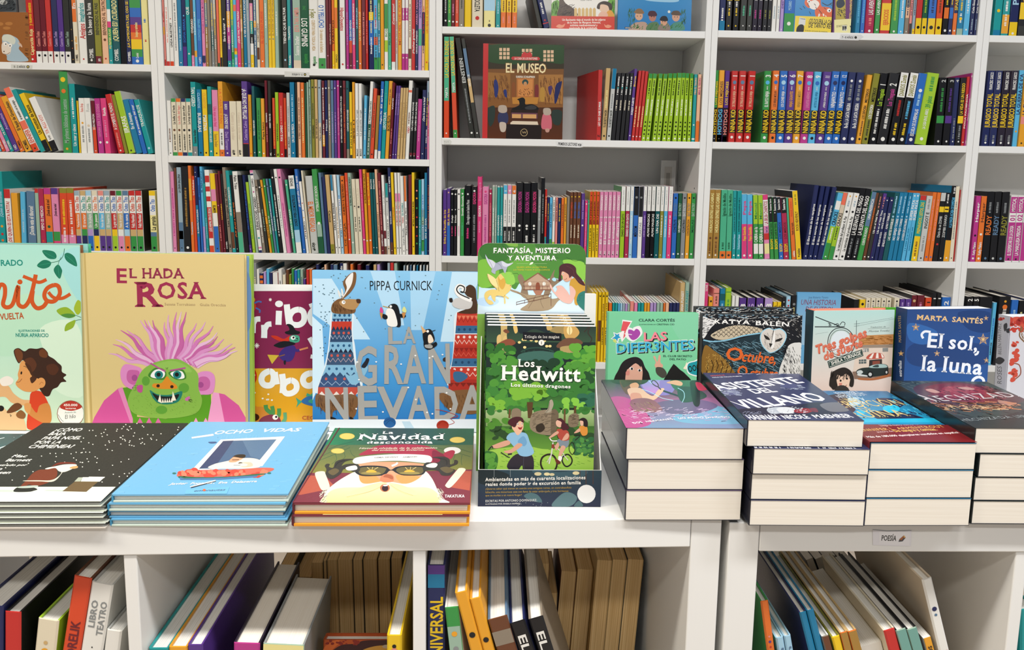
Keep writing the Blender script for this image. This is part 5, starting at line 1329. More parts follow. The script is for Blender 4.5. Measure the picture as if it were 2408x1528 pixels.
ART_TROLL = '''
P bfa666 684 60 697 60 760 1520 742 1520
P e6d29a 660 60 668 60 735 1520 722 1520
T bs 9a2a4c 943 328 1048 330 122 E
T bs 8e2c48 1052 289 1124 290 80 L
T bs 8e2c48 1160 291 1502 292 84 HADA
T bs 9a2a4c 1103 520 1318 520 205 R
T bs 9a2a4c 1284 457 1678 457 138 OSA
T s 8a6a4c 1344 514 1597 517 22 Susana Torrubiano
T s 8a6a4c 1632 518 1846 522 22 Giulia Orecchia
P 57981f 962 1192 1090 1175 1130 1500 1040 1500
P 57981f 1600 1250 1722 1235 1730 1500 1560 1500
P d2559a 735 1520 772 1425 850 1290 962 1195 1062 1430 1085 1520
P dc86b4 962 1195 1000 1180 1105 1500 1075 1500
P e79cc6 1740 1222 1788 1230 1850 1500 1690 1500
P cf5496 1788 1230 1835 1240 1950 1330 2028 1430 2030 1520 1845 1520
P 57981f 1085 1420 1350 1440 1610 1400 1720 1500 1085 1520
W d2669f 1105 1500 1330 1500 3 -70
W e79cc6 1560 1510 1720 1510 2 -80
''' + '\n'.join(hair) + '''
C d98ac0 1160 1045 1090 1003 1020 995 985 1050 995 1130 1040 1182 1110 1190
C c2619e 1140 1060 1090 1040 1045 1050 1035 1110 1060 1150 1110 1155
E a04888 1100 1105 24 26
C d98ac0 1610 1080 1690 1050 1748 1080 1756 1160 1732 1232 1660 1242 1610 1225
C c2619e 1620 1110 1680 1095 1715 1130 1710 1185 1670 1210 1620 1200
E a04888 1640 1162 24 24
C 84b348 1350 957 1460 955 1555 1008 1618 1080 1622 1190 1652 1290 1612 1385 1490 1425 1330 1437 1200 1422 1090 1392 1045 1315 1058 1240 1102 1165 1150 1060 1230 995
C 90bd55 1250 1010 1400 965 1530 1010 1560 1060 1400 1040
F 6f9c38 120 5 1080 1240 1600 1400 14 10 3
C 3f7f2a 1210 1085 1258 1028 1320 1026 1358 1062 1345 1118 1258 1114
C f2f2ee 1230 1090 1260 1045 1312 1035 1348 1065 1330 1104 1268 1108
E 1f7f7c 1298 1080 35 33
E 101412 1296 1078 17 17
C 3f7f2a 1375 1066 1440 1038 1500 1042 1520 1110 1440 1120
C f2f2ee 1392 1070 1440 1048 1490 1055 1506 1105 1442 1112
E 1f7f7c 1448 1080 35 33
E 101412 1445 1078 17 17
L b0508c 13 1230 985 1290 1022 1352 1052
L b0508c 13 1388 1046 1516 1024
L 4a6a20 4 1355 1020 1362 1035
L 4a6a20 4 1372 1018 1366 1035
C d88a24 1363 1092 1395 1128 1442 1165 1444 1192 1380 1196 1300 1194 1246 1178 1256 1152 1320 1146
E 2a1508 1292 1170 14 13
E 2a1508 1405 1177 14 13
E 5c9c34 1192 1130 32 38
E 5c9c34 1502 1187 43 40
E 5c9c34 1320 1366 47 34
C 1f7a68 1224 1205 1285 1238 1385 1243 1487 1214 1466 1290 1400 1318 1310 1316 1258 1280
C 16181a 1246 1228 1300 1252 1390 1256 1462 1238 1440 1285 1390 1304 1310 1302 1272 1272
P f2ecd6 1290 1296 1308 1236 1322 1312
P f2ecd6 1412 1214 1440 1288 1404 1294
W f2ecd6 1322 1308 1412 1304 5 -38
C b8508c 1120 1172 1165 1165 1160 1222 1126 1216
F 4a5a28 12 9 1088 1160 1130 1215 -10 6 3
C c86aa6 1515 1270 1550 1255 1545 1288 1516 1290
F 4a5a28 8 4 1535 1275 1560 1300 20 14 3
'''
ART_WITCH = '''
P f2f1ec 0 230 900 230 900 1500 0 1500
P 86234c 0 306 900 306 900 968 0 968
P dfa31e 0 968 900 968 900 1480 0 1480
C cf4020 40 400 110 385 152 425 142 470 100 480 40 500
S dfa31e 13 50 342 105 345 138 375 130 400
S 4a6ab0 14 140 410 175 395 200 402
S 4a6ab0 14 150 450 185 470 182 492
L f2efe6 5 262 380 288 380
L f2efe6 5 275 366 275 394
L f2efe6 4 265 370 285 390
L f2efe6 4 285 370 265 390
L f2efe6 7 138 773 182 773
L f2efe6 7 160 750 160 796
L f2efe6 5 145 758 175 788
L f2efe6 5 175 758 145 788
E f1f4f2 350 416 34 28
S f1f4f2 52 350 475 347 540 345 595
S f1f4f2 52 416 420 424 500 436 590
O f1f4f2 50 520 465 468 480 440 530 458 585 520 595 562 560 560 490
S f1f4f2 52 124 540 126 600 124 665
S f1f4f2 46 128 590 150 550 190 545
S f1f4f2 52 222 595 224 650 222 708
S f1f4f2 46 226 640 250 595 285 588
S f1f4f2 50 40 620 62 660 68 720
S f1f4f2 46 60 850 100 850 115 880 135 885
O f1f4f2 50 690 455 640 470 615 520 635 580 690 590
L f1f4f2 34 610 435 660 415
S f1f4f2 40 610 705 640 760 660 800
S f1f4f2 34 620 865 650 868 680 850
C c8341c 280 690 330 690 390 715 440 690 450 720 400 740 330 725
C 47a183 440 700 470 682 520 690 524 735 490 748 445 738
E f2f2ee 470 706 20 17
E 101412 474 704 9 9
E 101412 505 712 6 6
S 101412 4 480 728 500 730 512 720
C 17171a 402 655 438 640 430 610 414 592 440 588 470 605 492 640 528 654 518 674 460 680 410 672
C 3c2a78 385 800 440 768 490 785 482 860 450 905 400 908 360 880 350 845
C 17171a 306 768 380 735 462 742 490 760 440 775 370 792 330 785
S 3c2a78 22 470 790 500 815 530 810
L d98a5a 15 525 810 598 790
P d4b438 250 850 350 855 330 880 290 930
L 8a5a2a 8 340 868 400 850
C 17171a 390 905 408 900 405 935 392 930
E c4311e 88 1036 74 86
T b f4efe8 78 1003 112 1003 18 oro,
T b f4efe8 70 1030 148 1030 18 versos
T b f4efe8 82 1056 122 1056 18 hos
T b f4efe8 82 1084 120 1084 18 os.
O f1f4f2 52 270 992 215 1020 200 1070 225 1108 275 1112 300 1080 302 1020
S f1f4f2 54 312 1000 322 1060 330 1105
S f1f4f2 54 376 1015 386 1100 380 1180
O f1f4f2 50 455 1070 405 1090 385 1135 410 1180 462 1178 498 1145 495 1095
O f1f4f2 52 615 1010 570 1030 555 1070 575 1108 620 1115 660 1080 655 1020
D f4efe0 10 3 85 1110 140 1250 11
D f4efe0 5 6 210 1165 310 1255 9
C d2862a 86 1450 84 1245 130 1230 150 1290 215 1298 262 1340 255 1450
S 4a8f4a 36 236 1280 246 1320 300 1360
S 4a8f4a 34 290 1290 300 1340 290 1380
S 4a8f4a 34 350 1310 350 1360 330 1400
S 5aa070 30 400 1345 402 1400 380 1430
C 7c2040 180 1450 200 1390 280 1362 345 1380 368 1430 340 1460
E f2f2ee 318 1385 24 22
E 101412 326 1382 10 10
E 3a1a10 140 1385 42 32
C 2f6fae 540 1250 600 1205 690 1205 700 1290 600 1282
C 3fa584 495 1220 520 1235 545 1252 520 1275 498 1300 508 1260
P 3fa584 580 1205 590 1178 620 1192 640 1175 670 1205
C 3fa584 600 1250 635 1228 665 1250 640 1268
T b b4521f 546 1406 665 1406 34 CECI
'''
def bands(rows, left, right):
    def at(e, y):
        for (ya, xa), (yb, xb) in zip(e, e[1:]):
            if ya <= y <= yb: return xa + (xb - xa) * (y - ya) / (yb - ya)
        return e[-1][1]
    o = []
    for y0, y1, c, deco in rows:
        o.append('P %s %d %d %d %d %d %d %d %d' % (c, at(left, y0), y0, at(right, y0), y0, at(right, y1), y1, at(left, y1), y1))
        for d in deco.split():
            k, cc, f = d.split(','); y = y0 + (y1 - y0) * float(f); x0, x1 = at(left, y) + 4, at(right, y) - 4
            if k == 'w': o.append('W %s %d %d %d %d 5 34' % (cc, x0, y, x1, y))
            if k == 'u': o.append('W %s %d %d %d %d 5 -34' % (cc, x0, y, x1, y))
            if k == 'o': o += ['E %s %d %d 11 12' % (cc, x0 + (x1 - x0) * (i + .5) / 4, y) for i in range(4)]
            if k == 'z': o.append('L %s 7 ' % cc + ' '.join('%d %d' % (x0 + (x1 - x0) * i / 10, y + (16 if i % 2 else -16)) for i in range(11)))
    return '\n'.join(o)
ART_LLAMA = '''
G 8cc6ea 3d93d2 600 110 2100 110 2100 1100 600 1100
G 3d93d2 2a78bc 600 1100 2100 1100 2100 1410 600 1410
P c3e2f4 640 200 800 200 1130 720 960 720 640 500
P b4daf2 1130 120 1340 120 1420 600 1290 600
P a8d4f0 1470 120 1690 120 1580 640 1480 640
P c3e2f4 1830 120 2090 120 1840 740 1730 740
P d2eaf6 600 520 720 600 740 1000 600 1240
D 62808f 55 11 660 150 2020 720 6
D 62808f 30 12 690 160 1020 560 7
D 4a6a7c 14 17 700 500 760 860 6
T - 16161a 1122 300 1660 300 86 PIPPA CURNICK
C dfeaf0 800 490 905 470 985 490 980 650 1000 780 1020 960 1065 1080 1010 1190 668 1180 685 1100 735 960 768 800 782 650
''' + bands([(490, 572, '86b8d4', 'o,2a5a80,.3 w,23406a,.65'), (566, 640, 'c03c2a', 'u,23304a,1'), (640, 742, '2f4a6a', 'o,c8584a,.25 z,a9b4c8,.6'), (742, 832, '86b8d4', 'o,2a5a80,.35 u,20283e,1'), (832, 938, '3a5270', 'o,c8584a,.25 z,b9a4a8,.62'), (938, 1034, '86b8d4', 'o,2a5a80,.35 u,2a4a70,1'), (1034, 1128, '34507a', 'o,c8584a,.25 z,9ab0c8,.65'), (1128, 1198, 'c44a34', 'u,e8dcd0,1')],
  [(490, 806), (640, 797), (830, 775), (940, 755), (1030, 720), (1130, 685), (1200, 680)], [(490, 976), (640, 970), (830, 984), (940, 1000), (1030, 1026), (1130, 1050), (1200, 1002)]) + '''
C 86b8d4 905 1000 960 1030 1040 985 1085 940 1110 970 1050 1075 970 1105
P c03c2a 1020 990 1042 975 1066 1030 1045 1045
C 22222a 1055 950 1085 905 1100 880 1122 890 1105 940 1080 965
C 7a5634 805 420 850 378 900 372 960 400 1000 440 995 492 900 502 805 488
F 5a3c20 90 8 810 400 985 470 6 34 3
C b28a58 868 395 930 376 1022 380 1042 402 1000 462 930 458 880 430
C 4a3020 1012 376 1046 378 1046 408 1018 408
E f2f2ee 902 402 16 16
E 101010 906 400 5 5
C 7a5634 870 388 915 310 898 230 955 160 1008 150 1002 250 950 330
C ece8e2 888 372 930 285 918 220 962 160 985 158 972 245 930 318
C e4e2dc 852 310 862 300 878 350 868 360
C e4e2dc 880 290 892 290 902 340 890 350
C 7a5634 668 1190 760 1200 1004 1195 1012 1340 962 1402 925 1330 820 1330 796 1392 700 1300 666 1290
F 55381e 110 2 680 1200 990 1330 5 40 3
C 1f1a18 790 1380 830 1392 838 1402 790 1402
C 1f1a18 960 1380 985 1395 985 1406 955 1400
C dfeaf0 1865 490 2060 480 2060 1160 1790 1110 1830 900 1845 700
''' + bands([(488, 602, 'c0392a', 'w,e07a5a,.25 z,8a2018,.6'), (602, 668, '35668e', 'o,1f4468,.5'), (676, 770, 'bf3c2c', 'o,f0dcd0,.25 z,f0dcd0,.7'), (770, 882, 'b03022', 'w,8a2018,.2 z,d8604a,.7'), (882, 950, '35668e', 'o,1f4468,.5'), (956, 1062, 'c0392a', 'o,f0dcd0,.2 z,f0dcd0,.6'), (1062, 1160, 'a82c20', 'w,7a1c14,.3')],
  [(488, 1874), (700, 1856), (900, 1836), (1100, 1790), (1160, 1800)], [(488, 2060), (1160, 2060)]) + '''
C bf3c2c 1770 985 1840 975 1870 1000 1850 1060 1800 1062
C 35668e 1845 1000 1920 1000 1965 1040 1900 1085 1850 1070
C 3a2a1e 1760 960 1795 965 1790 985
C 3a2a1e 1755 880 1790 870 1785 905 1755 905
C 4a3424 1930 300 1980 252 2030 285 2040 380 2060 490 1880 492 1985 445 2000 400 1960 350
C c9c7c4 1832 402 1870 366 1960 376 2004 396 1990 450 1930 462 1870 452 1838 432
C 2a2420 1806 372 1830 366 1836 398 1812 400
S f0eeea 36 1995 385 1900 345 1868 300 1890 262 1930 275 1925 310
S 20201e 10 1980 370 1895 330 1870 290 1895 258 1935 275 1928 315 1900 310
C 7a5634 1730 1180 2060 1160 2060 1340 1880 1350 1780 1300
F 55381e 70 6 1760 1180 2030 1300 5 40 3
C 16181c 1290 430 1340 415 1375 455 1392 600 1345 602 1330 520 1290 470
C f1efe9 1266 480 1290 452 1335 478 1362 600 1285 602 1268 540
L c8a050 6 1238 434 1292 448
E f2f2ee 1306 438 11 11
C 16181c 1236 502 1275 515 1275 545 1240 540
C 16181c 1372 500 1430 510 1428 530 1380 530
C d84a8a 1212 478 1222 442 1240 470 1236 495
P c98a4a 1210 490 1238 495 1228 552
C d9dc90 1402 475 1420 438 1440 470 1432 490
P c98a4a 1400 490 1436 490 1415 548
C 16181c 1580 660 1620 632 1655 642 1682 720 1640 765 1592 752
C f1ddc4 1625 690 1650 680 1672 735 1630 750
P e0b078 1562 598 1612 650 1580 668
L 16181c 5 1655 650 1688 640
E f2f2ee 1622 650 11 11
''' + '\n'.join('T b a5a5a1 %d %d %d %d %d %s' % q for q in ((1272, 756, 1400, 754, 148, 'L'), (1415, 752, 1515, 750, 144, 'A'), (1000, 1100, 1200, 1102, 335, 'G'), (1235, 1090, 1402, 1092, 335, 'R'), (1420, 1090, 1600, 1086, 330, 'A'), (1618, 1090, 1830, 1086, 345, 'N'),
  (735, 1412, 962, 1408, 290, 'N'), (1010, 1424, 1200, 1420, 318, 'E'), (1205, 1412, 1450, 1410, 300, 'V'), (1460, 1404, 1640, 1402, 296, 'A'), (1665, 1412, 1890, 1410, 300, 'D'), (1900, 1402, 2110, 1400, 300, 'A'))) + '''
C 16181c 1590 740 1640 765 1690 740 1700 770 1640 808 1595 790
C a5a5a1 1600 765 1660 770 1655 795 1605 790
P dfe9f0 600 1404 2110 1400 2110 1520 600 1520
D f4f4f2 16 5 1010 780 1830 1390 8
E 1c5a98 1297 1430 53 45
S 123c6c 4 1252 1425 1297 1400 1340 1420
S 123c6c 4 1260 1450 1300 1412 1346 1440
E a5301e 1750 1455 53 45
S 7a1c10 4 1710 1450 1750 1420 1795 1445
S a5301e 5 1800 1450 1850 1430 1820 1395 1880 1375 1760 1330 1690 1320
P b8d4e4 680 1430 760 1430 700 1500 640 1500
P b8d4e4 1400 1420 1470 1420 1520 1500 1440 1500
'''
ZA, ZB, ZC, ZD, ZE, ZF = (3.473, 0, 570), (3.638, 560, 600), (4.494, 1100, 560), (4.244, 1100, 860), (4.021, 1400, 640), (4.021, 1880, 640)
GRP = 'books facing the aisle on the low units'
M, D, H = stand((-150, 569), (206, 577), -1.065, 4, 0.011)
big_book('picture_book', 'pale teal copy just showing behind the green book with the curly-haired boy', M, 0.011, D, H, '8fcfca', '''
P 1d5a48 -40 4 -20 8 -20 34 -40 30
''', ZA, spine='mi', group=GRP)
M, D, H = stand((-170, 572), (187, 583), -1.082, 4, 0.011)
big_book('picture_book', 'green picture book with a curly-haired boy, a dog and leaf sprigs', M, 0.011, D, H, 'bfe0c8', ART_BOY, ZA, spine='8a5a3a', group=GRP)
M, D, H = stand((206, 594), (592, 599), -1.062, 4, 0.010)
big_book('picture_book', 'lime-edged blue picture book almost hidden behind the pink-haired troll book', M, 0.010, D, H, 'a6c850', '''
P 7fa8d4 0 110 2035 110 2040 1500 0 1500
C 6f98c8 1900 300 2035 260 2040 700 1900 700
''', ZA, group=GRP)
M, D, H = stand((187, 595), (574, 603), -1.078, 4, 0.013)
big_book('picture_book', 'tan picture book with a green troll with wild pink hair', M, 0.013, D, H, 'd9c285', ART_TROLL, ZA, spine='dcc68c', group=GRP)
M, D, H = stand((520, 668), (798, 668), -1.042, 4, 0.010)
big_book('picture_book', 'maroon and mustard picture book with a flying witch and white letters', M, 0.010, D, H, 'f0efea', ART_WITCH, ZB, mat=GLOSS, group=GRP)
M, D, H = stand((734, 635), (1162, 637), -1.075, 4, 0.011)
big_book('picture_book', 'sky blue picture book with two llamas in knitted jumpers and silver letters', M, 0.011, D, H, '6ab4e4', ART_LLAMA, ZB, spine='8cc8ee', mat=GLOSS, group=GRP)
# ------------------------------------------------------------------ cardboard counter display with its novels
ART_SIGN = '''
G a9dcf2 d6eaf6 80 20 1260 20 1260 800 80 800
C b9d8f4 110 640 250 620 330 670 240 720 110 700
C 4f8a3c 90 20 330 20 360 60 520 90 540 40 700 60 760 20 1270 20 1270 330 1130 350 1000 430 880 420 700 490 560 470 500 540 420 480 330 420 300 520 120 510 90 400
C 3c7434 150 40 330 30 440 100 420 220 260 260 130 180
C 447c38 720 40 980 20 1240 60 1230 260 1090 260 900 200 760 130
C 7cba44 110 250 260 230 330 330 300 470 180 525 110 480
C 6aa844 440 260 620 230 760 330 700 420 520 470 430 400
C 8cc850 1010 230 1230 260 1240 430 1130 420 1060 330
C 92cc58 330 380 460 360 500 470 420 500 350 460
S 2c5a2a 4 130 130 150 90 200 60 300 50
S 2c5a2a 4 360 60 400 110 470 130 520 100
S 2c5a2a 4 750 120 830 150 880 200 960 210
S 2c5a2a 4 1040 200 1130 240 1210 230 1240 280
S 2c5a2a 3 460 380 520 370 540 400
T bs f6f6f2 268 158 1090 158 60 FANTASÍA, MISTERIO
T bs f6f6f2 425 236 936 236 58 Y AVENTURA
L a8c890 3 518 268 640 268
L a8c890 3 700 268 836 268
C f0f2e0 652 280 668 256 692 254 682 272
T s e0c434 514 314 838 314 17 QUIEN AMA LA LECTURA
T s e0c434 482 341 868 341 15 LO TIENE TODO A SU ALCANCE
C 8a7660 530 400 570 385 620 500 640 640 560 600 570 520 540 460
C 8a7660 870 420 920 330 910 400 960 440 1010 430 900 520 840 640 800 600
C a08c70 450 540 520 560 600 590 680 600 820 600 900 640 1060 600 960 660 850 760 560 760 640 680 560 600 460 560
S 6e5a46 4 640 740 690 660 720 600
S 6e5a46 4 800 740 770 660 800 600
S 6e5a46 4 520 575 600 610 650 670
P b99c84 600 470 740 375 870 470 870 540 600 540
L 8a5a4a 12 585 470 742 368 882 468
L 8e705e 3 620 460 850 460
L 8e705e 3 605 490 865 490
L 8e705e 3 605 515 865 515
C 8a4a34 718 540 722 480 740 466 758 480 762 540
E f2efe4 656 482 16 22
E f2efe4 806 482 16 22
L 6a4a3c 3 656 460 656 504
L 6a4a3c 3 806 460 806 504
L 7a4a3a 8 580 545 872 545
L 7a4a3a 6 580 505 872 505
L 7a4a3a 4 600 505 600 545
L 7a4a3a 4 660 505 660 545
L 7a4a3a 4 700 505 700 545
L 7a4a3a 4 790 505 790 545
L 7a4a3a 4 840 505 840 545
P a8745c 690 550 800 550 770 600 720 600
L 6a4434 6 512 700 880 620
L 6a4434 5 512 676 880 585
L 6a4434 4 515 676 515 710
L 6a4434 4 600 655 600 690
L 6a4434 4 700 632 700 668
L 6a4434 4 800 605 800 640
L 6a4434 5 880 580 880 716
C aab0c4 184 168 215 215 260 235 300 260 360 240 420 268 482 258 430 285 410 330 395 370 380 350 365 325 300 345 290 378 250 355 255 310 210 260
C d0d4e2 184 168 215 215 260 235 290 270 260 320 215 265
C d0d4e2 360 240 420 268 482 258 420 300 370 290
S 6a6e88 3 184 168 240 260 265 320
S 6a6e88 3 300 260 340 280 365 325
C e3c878 205 380 250 395 290 430 320 400 345 375 370 400 385 420 400 470 420 485 450 490 462 510 440 560 400 600 435 630 420 640 395 620 400 680 385 690 375 620 300 610 290 670 260 640 240 600 210 640 250 660 272 690 230 700 190 660 175 600 200 560 260 540 310 540 240 470
C f0dc9c 205 380 250 395 300 440 320 520 240 470
C d6a84a 330 500 320 400 345 440 380 420 400 470 370 540
S 8a6420 3 205 380 240 470 310 545
S 8a6420 3 300 440 320 500 330 560
S 8a6420 3 390 600 375 620 300 610
E 4a3414 450 500 4 5
C c99a3c 1100 430 1170 420 1240 480 1260 600 1170 700 1130 690 1120 600 1075 500
C e2b4a8 1080 500 1140 560 1115 650 1080 690 1000 670 920 590 870 520 872 485 885 500 905 545 925 570 945 530 930 510 990 500 1050 560 1080 600
C dca88e 970 360 1000 340 1060 340 1100 400 1090 440 1040 460 1005 430 1000 400
C 4c2a30 970 300 1020 268 1090 272 1140 310 1150 370 1200 430 1240 500 1180 480 1130 420 1100 400 1075 420 1060 380 1000 350 985 400 990 440 958 450 965 380
S 6a3c42 4 1040 290 1110 330 1130 400 1200 470
E f4efe8 1008 372 8 9
E 2a1a14 1008 372 4 5
S 8a3a34 4 1018 432 1035 436 1046 420
C a8d8ea 890 430 915 415 935 435 925 455 900 450
C 2f7a70 1150 660 1180 580 1260 570 1260 760 1190 730
S 1d4a48 3 1150 660 1185 650 1180 610 1215 600
'''
ART_BIKES = '''
Z 4.494 1100 560
G 2a3a34 3a5a40 150 900 1420 900 1420 1160 150 1160
P 1b2c2a 150 1100 1420 1100 1420 1600 150 1600
C 1c2a30 540 905 840 905 850 1000 700 960 560 1010
C c8ae70 352 900 410 900 415 960 400 1100 330 1120 350 1000
C 7a4a34 374 980 405 960 440 990 410 1005
C d8b878 310 1040 345 1020 350 1110 310 1120
C d8b878 375 1050 410 1030 412 1090 385 1110
C 8a4e38 295 1130 400 1070 470 1070 505 1110 440 1140 330 1150
C a89868 330 1150 470 1140 480 1200 440 1230 350 1190
C e0bc70 480 930 510 905 528 980 500 1005
C a08a58 870 980 900 940 1010 930 1050 1000 980 1010
C c8a868 835 910 880 905 890 960 840 970
C caa25c 1020 930 1130 930 1180 1000 1120 1060 1030 1050
E f0dca0 1075 975 30 45
L 4a3018 4 1075 935 1075 1018
C 6e4c3a 940 1130 1030 1060 1150 1060 1215 1100 1180 1130 1060 1150 960 1160
C b09a64 980 1150 1150 1140 1170 1210 1020 1230
D f2d890 9 4 520 1060 900 1160 17
S 3a3028 10 1230 990 1290 930 1270 1000 1310 1060 1290 1110
S 2a4a40 14 560 1200 640 1165 760 1158 880 1185 930 1230
F 2a4a40 14 8 570 1175 920 1190 0 40 6
C 3f6a60 540 1230 760 1190 960 1230 1000 1330 760 1360 560 1320
P 12141c 582 990 990 1004 990 1086 582 1074
T s f2efe6 598 1054 970 1056 32 Trilogía de los magiae
E f2efe6 779 1103 31 31
T bs 16181c 773 1120 786 1120 30 I
''' + '\n'.join('B %s 26 %d %d %d %d %d 26 70' % q for q in (('2f6a2c', 1, 230, 1130, 480, 1500), ('3f8a34', 2, 900, 1180, 1330, 1480), ('63a83c', 3, 1120, 1140, 1330, 1440), ('4f9438', 4, 240, 1200, 520, 1420), ('2a5c2e', 5, 240, 1440, 1320, 1640), ('24502a', 6, 240, 1380, 1330, 1600), ('3a7a34', 7, 240, 1330, 560, 1560), ('4f9438', 8, 1040, 1300, 1330, 1540), ('1c3c28', 9, 560, 1300, 960, 1420))) + '''
Z 4.244 1100 860
G 24502a 4a8438 150 240 1400 240 1400 420 150 420
B 24502a 40 51 190 120 1260 300 40 80
B 3f8438 30 52 190 150 1260 300 30 60
B 4f9438 30 21 190 160 560 420 26 66
B 7cb83c 26 22 440 200 780 330 26 60
B 3a7a34 30 23 820 160 1220 420 26 66
B 2f6a50 16 24 1110 280 1260 460 30 60
B 86c848 14 25 970 330 1160 440 20 46
B 7cb83c 12 28 210 340 400 460 22 46
G a9c088 5a8838 180 440 1260 440 1260 660 180 660
B 3a7a34 26 53 180 410 1260 470 24 46
P 5a4024 590 360 650 360 640 520 600 520
P 6a4a2c 410 430 430 430 425 520 405 520
P 6a4a2c 960 430 975 430 975 560 955 560
P 5a4024 1060 400 1080 400 1085 520 1055 520
G 3a6a2c 7cb240 160 600 1290 600 1290 1060 160 1060
B 2a4a26 20 31 170 600 1240 720 30 70
B 4f8a30 22 32 190 540 640 660 20 46
C 9cc850 180 860 560 800 800 830 1240 800 1240 1060 180 1060
F 6a9c34 60 7 300 820 1220 1010 40 8 5
C 8a7a64 440 440 490 420 530 450 520 520 440 515
C 8e7e68 640 480 740 440 840 440 900 470 900 560 870 660 820 690 690 670 620 610
C 6e604c 840 445 905 470 880 640 830 690
F 5c5040 90 9 640 470 860 660 34 -8 4
C 80705a 1010 500 1080 470 1110 520 1090 600 1010 600
F 55493a 30 10 1010 490 1090 590 24 -6 4
C 342a20 680 600 740 570 770 620 730 660 690 650
C a8a08c 770 465 800 420 815 350 840 335 855 380 840 430 820 460
S 6c6450 5 815 360 805 430 775 465
C 2f6a30 160 870 230 850 290 880 300 960 260 1060 160 1060
B 5a9a3c 10 41 160 880 280 1030 26 50
B 2f6a3c 22 42 1060 720 1240 920 24 52
B 4f9044 12 43 1080 720 1240 860 16 30
C 2f2a34 480 880 640 890 650 1060 560 1060 540 990 480 1060 390 1000
S 4a4a58 4 560 900 555 980 570 1040
C 8cbcdc 385 720 420 670 480 660 540 660 590 680 620 760 660 860 600 900 520 890 480 830 430 770
C 6fa4cc 520 720 560 700 590 760 560 800 500 760
C d9a48a 390 740 420 780 300 820 240 810 240 795
C d9a48a 500 770 545 790 450 860 390 870 360 850 430 830
C e8b99c 460 570 540 550 556 600 540 650 500 690 470 660 440 610
C 4a2028 400 570 420 530 480 506 540 515 562 560 540 560 520 540 490 580 470 610 440 600
E f2efe8 498 578 9 11
E f2efe8 540 575 7 10
E 201410 500 579 5 6
E 201410 541 576 4 6
C a03030 500 610 530 612 545 600 535 630 515 632
S 20262a 10 205 840 240 800 250 820
S 20262a 14 400 880 440 875
S 20262a 9 330 860 400 905 420 910
O 2a1c18 17 805 880 745 910 728 975 760 1045 810 1060 865 1040 890 970 860 900
O 1e1a1c 13 990 880 950 905 942 945 965 990 995 1000 1030 975 1040 935 1020 895
L d8d4d0 12 850 760 835 870 810 975
L d8d4d0 9 860 790 960 880 940 900
L d8d4d0 8 960 890 1000 940
L d8d4d0 7 840 870 790 960
S e8e6e4 10 815 715 840 745 890 745 920 735
P 8a3a2a 836 780 866 780 862 820 836 818
C 7e8c98 890 740 960 720 1010 740 990 810 920 800
C d8a48c 930 800 975 810 940 880 920 930 900 930
C d8a48c 900 760 870 800 880 840 910 800
C f0eeea 905 900 940 905 930 945 905 950
C 6a2e22 870 925 915 945 925 970 890 975
C b04a3c 885 640 920 625 1000 650 1010 730 950 745 905 715
C d8a48c 885 650 905 670 830 715 810 710
C d8a48c 985 670 1010 690 990 730 940 740
C e2b49c 885 545 920 530 940 570 925 610 890 600 878 570
C 4a2028 890 530 930 520 970 560 1010 620 950 640 930 600 935 560 900 540
C d9903c 1110 610 1150 596 1190 610 1190 680 1140 690
C d8a48c 1110 620 1060 665 1080 668 1120 650
C e2b49c 1120 540 1150 535 1150 590 1125 590
C 2a1c20 1105 540 1150 515 1190 540 1195 600 1160 600 1150 550
S 26221e 8 1060 690 1120 690 1070 740
O 26221e 7 1040 760 1015 790 1012 840 1040 880 1065 850 1060 790
T bs f6f6f2 330 136 1130 155 150 Hedwitt
T bs f6f6f2 427 203 1028 222 36 Los últimos dragones
Z 4.494 1100 560
T bs f6f6f2 530 1352 712 1358 80 Los
'''
ART_PANEL = '''
G 2a4450 1a2240 80 1030 1380 1030 1380 1440 80 1440
C 1a2a30 100 1030 280 1040 420 1100 300 1200 100 1160
C 3a5a66 640 1050 760 1030 900 1060 1100 1040 1200 1060 1100 1120 800 1130
E d8cba0 700 1078 36 18
E e8d9a8 790 1080 30 16
E d8cba0 840 1084 26 14
E e8d9a8 1080 1070 34 18
L 9aa4a8 3 262 1040 262 1110
L 9aa4a8 3 425 1040 425 1110
L 5a3a2a 6 1120 1035 1120 1180
L 5a3a2a 6 1180 1035 1180 1180
L 5a3a2a 6 1250 1035 1250 1180
C 4a6a70 560 1300 620 1265 700 1290 740 1360 640 1345
C 5a7a80 840 1400 900 1310 980 1260 1060 1280 1090 1330 1020 1400
C 4a6a70 1060 1400 1110 1345 1150 1400
D c8d4d0 14 9 500 1360 830 1420 3
T bs f4f2ea 176 1152 1178 1130 38 Ambientadas en más de cuarenta localizaciones
T bs f4f2ea 176 1198 1130 1180 36 reales donde poder ir de excursión en familia
T s c8a23c 176 1236 1036 1222 20 ¿Quieres saber qué tienen en común unas antiguas ruinas, un contrabandista
T s c8a23c 176 1270 1006 1256 20 fallecido, una misteriosa casa con fama de estar embrujada y tres hermanos
T s c8a23c 176 1302 542 1296 20 que se mudan a un nuevo hogar?
T s f0eee6 176 1360 694 1350 24 ESCRITAS POR ANTONIO DOMÍNGUEZ,
T s f0eee6 176 1386 526 1380 14 ILUSTRADAS POR ÁNGELA RAMÍREZ
E f2f2f0 1184 1278 92 92
'''
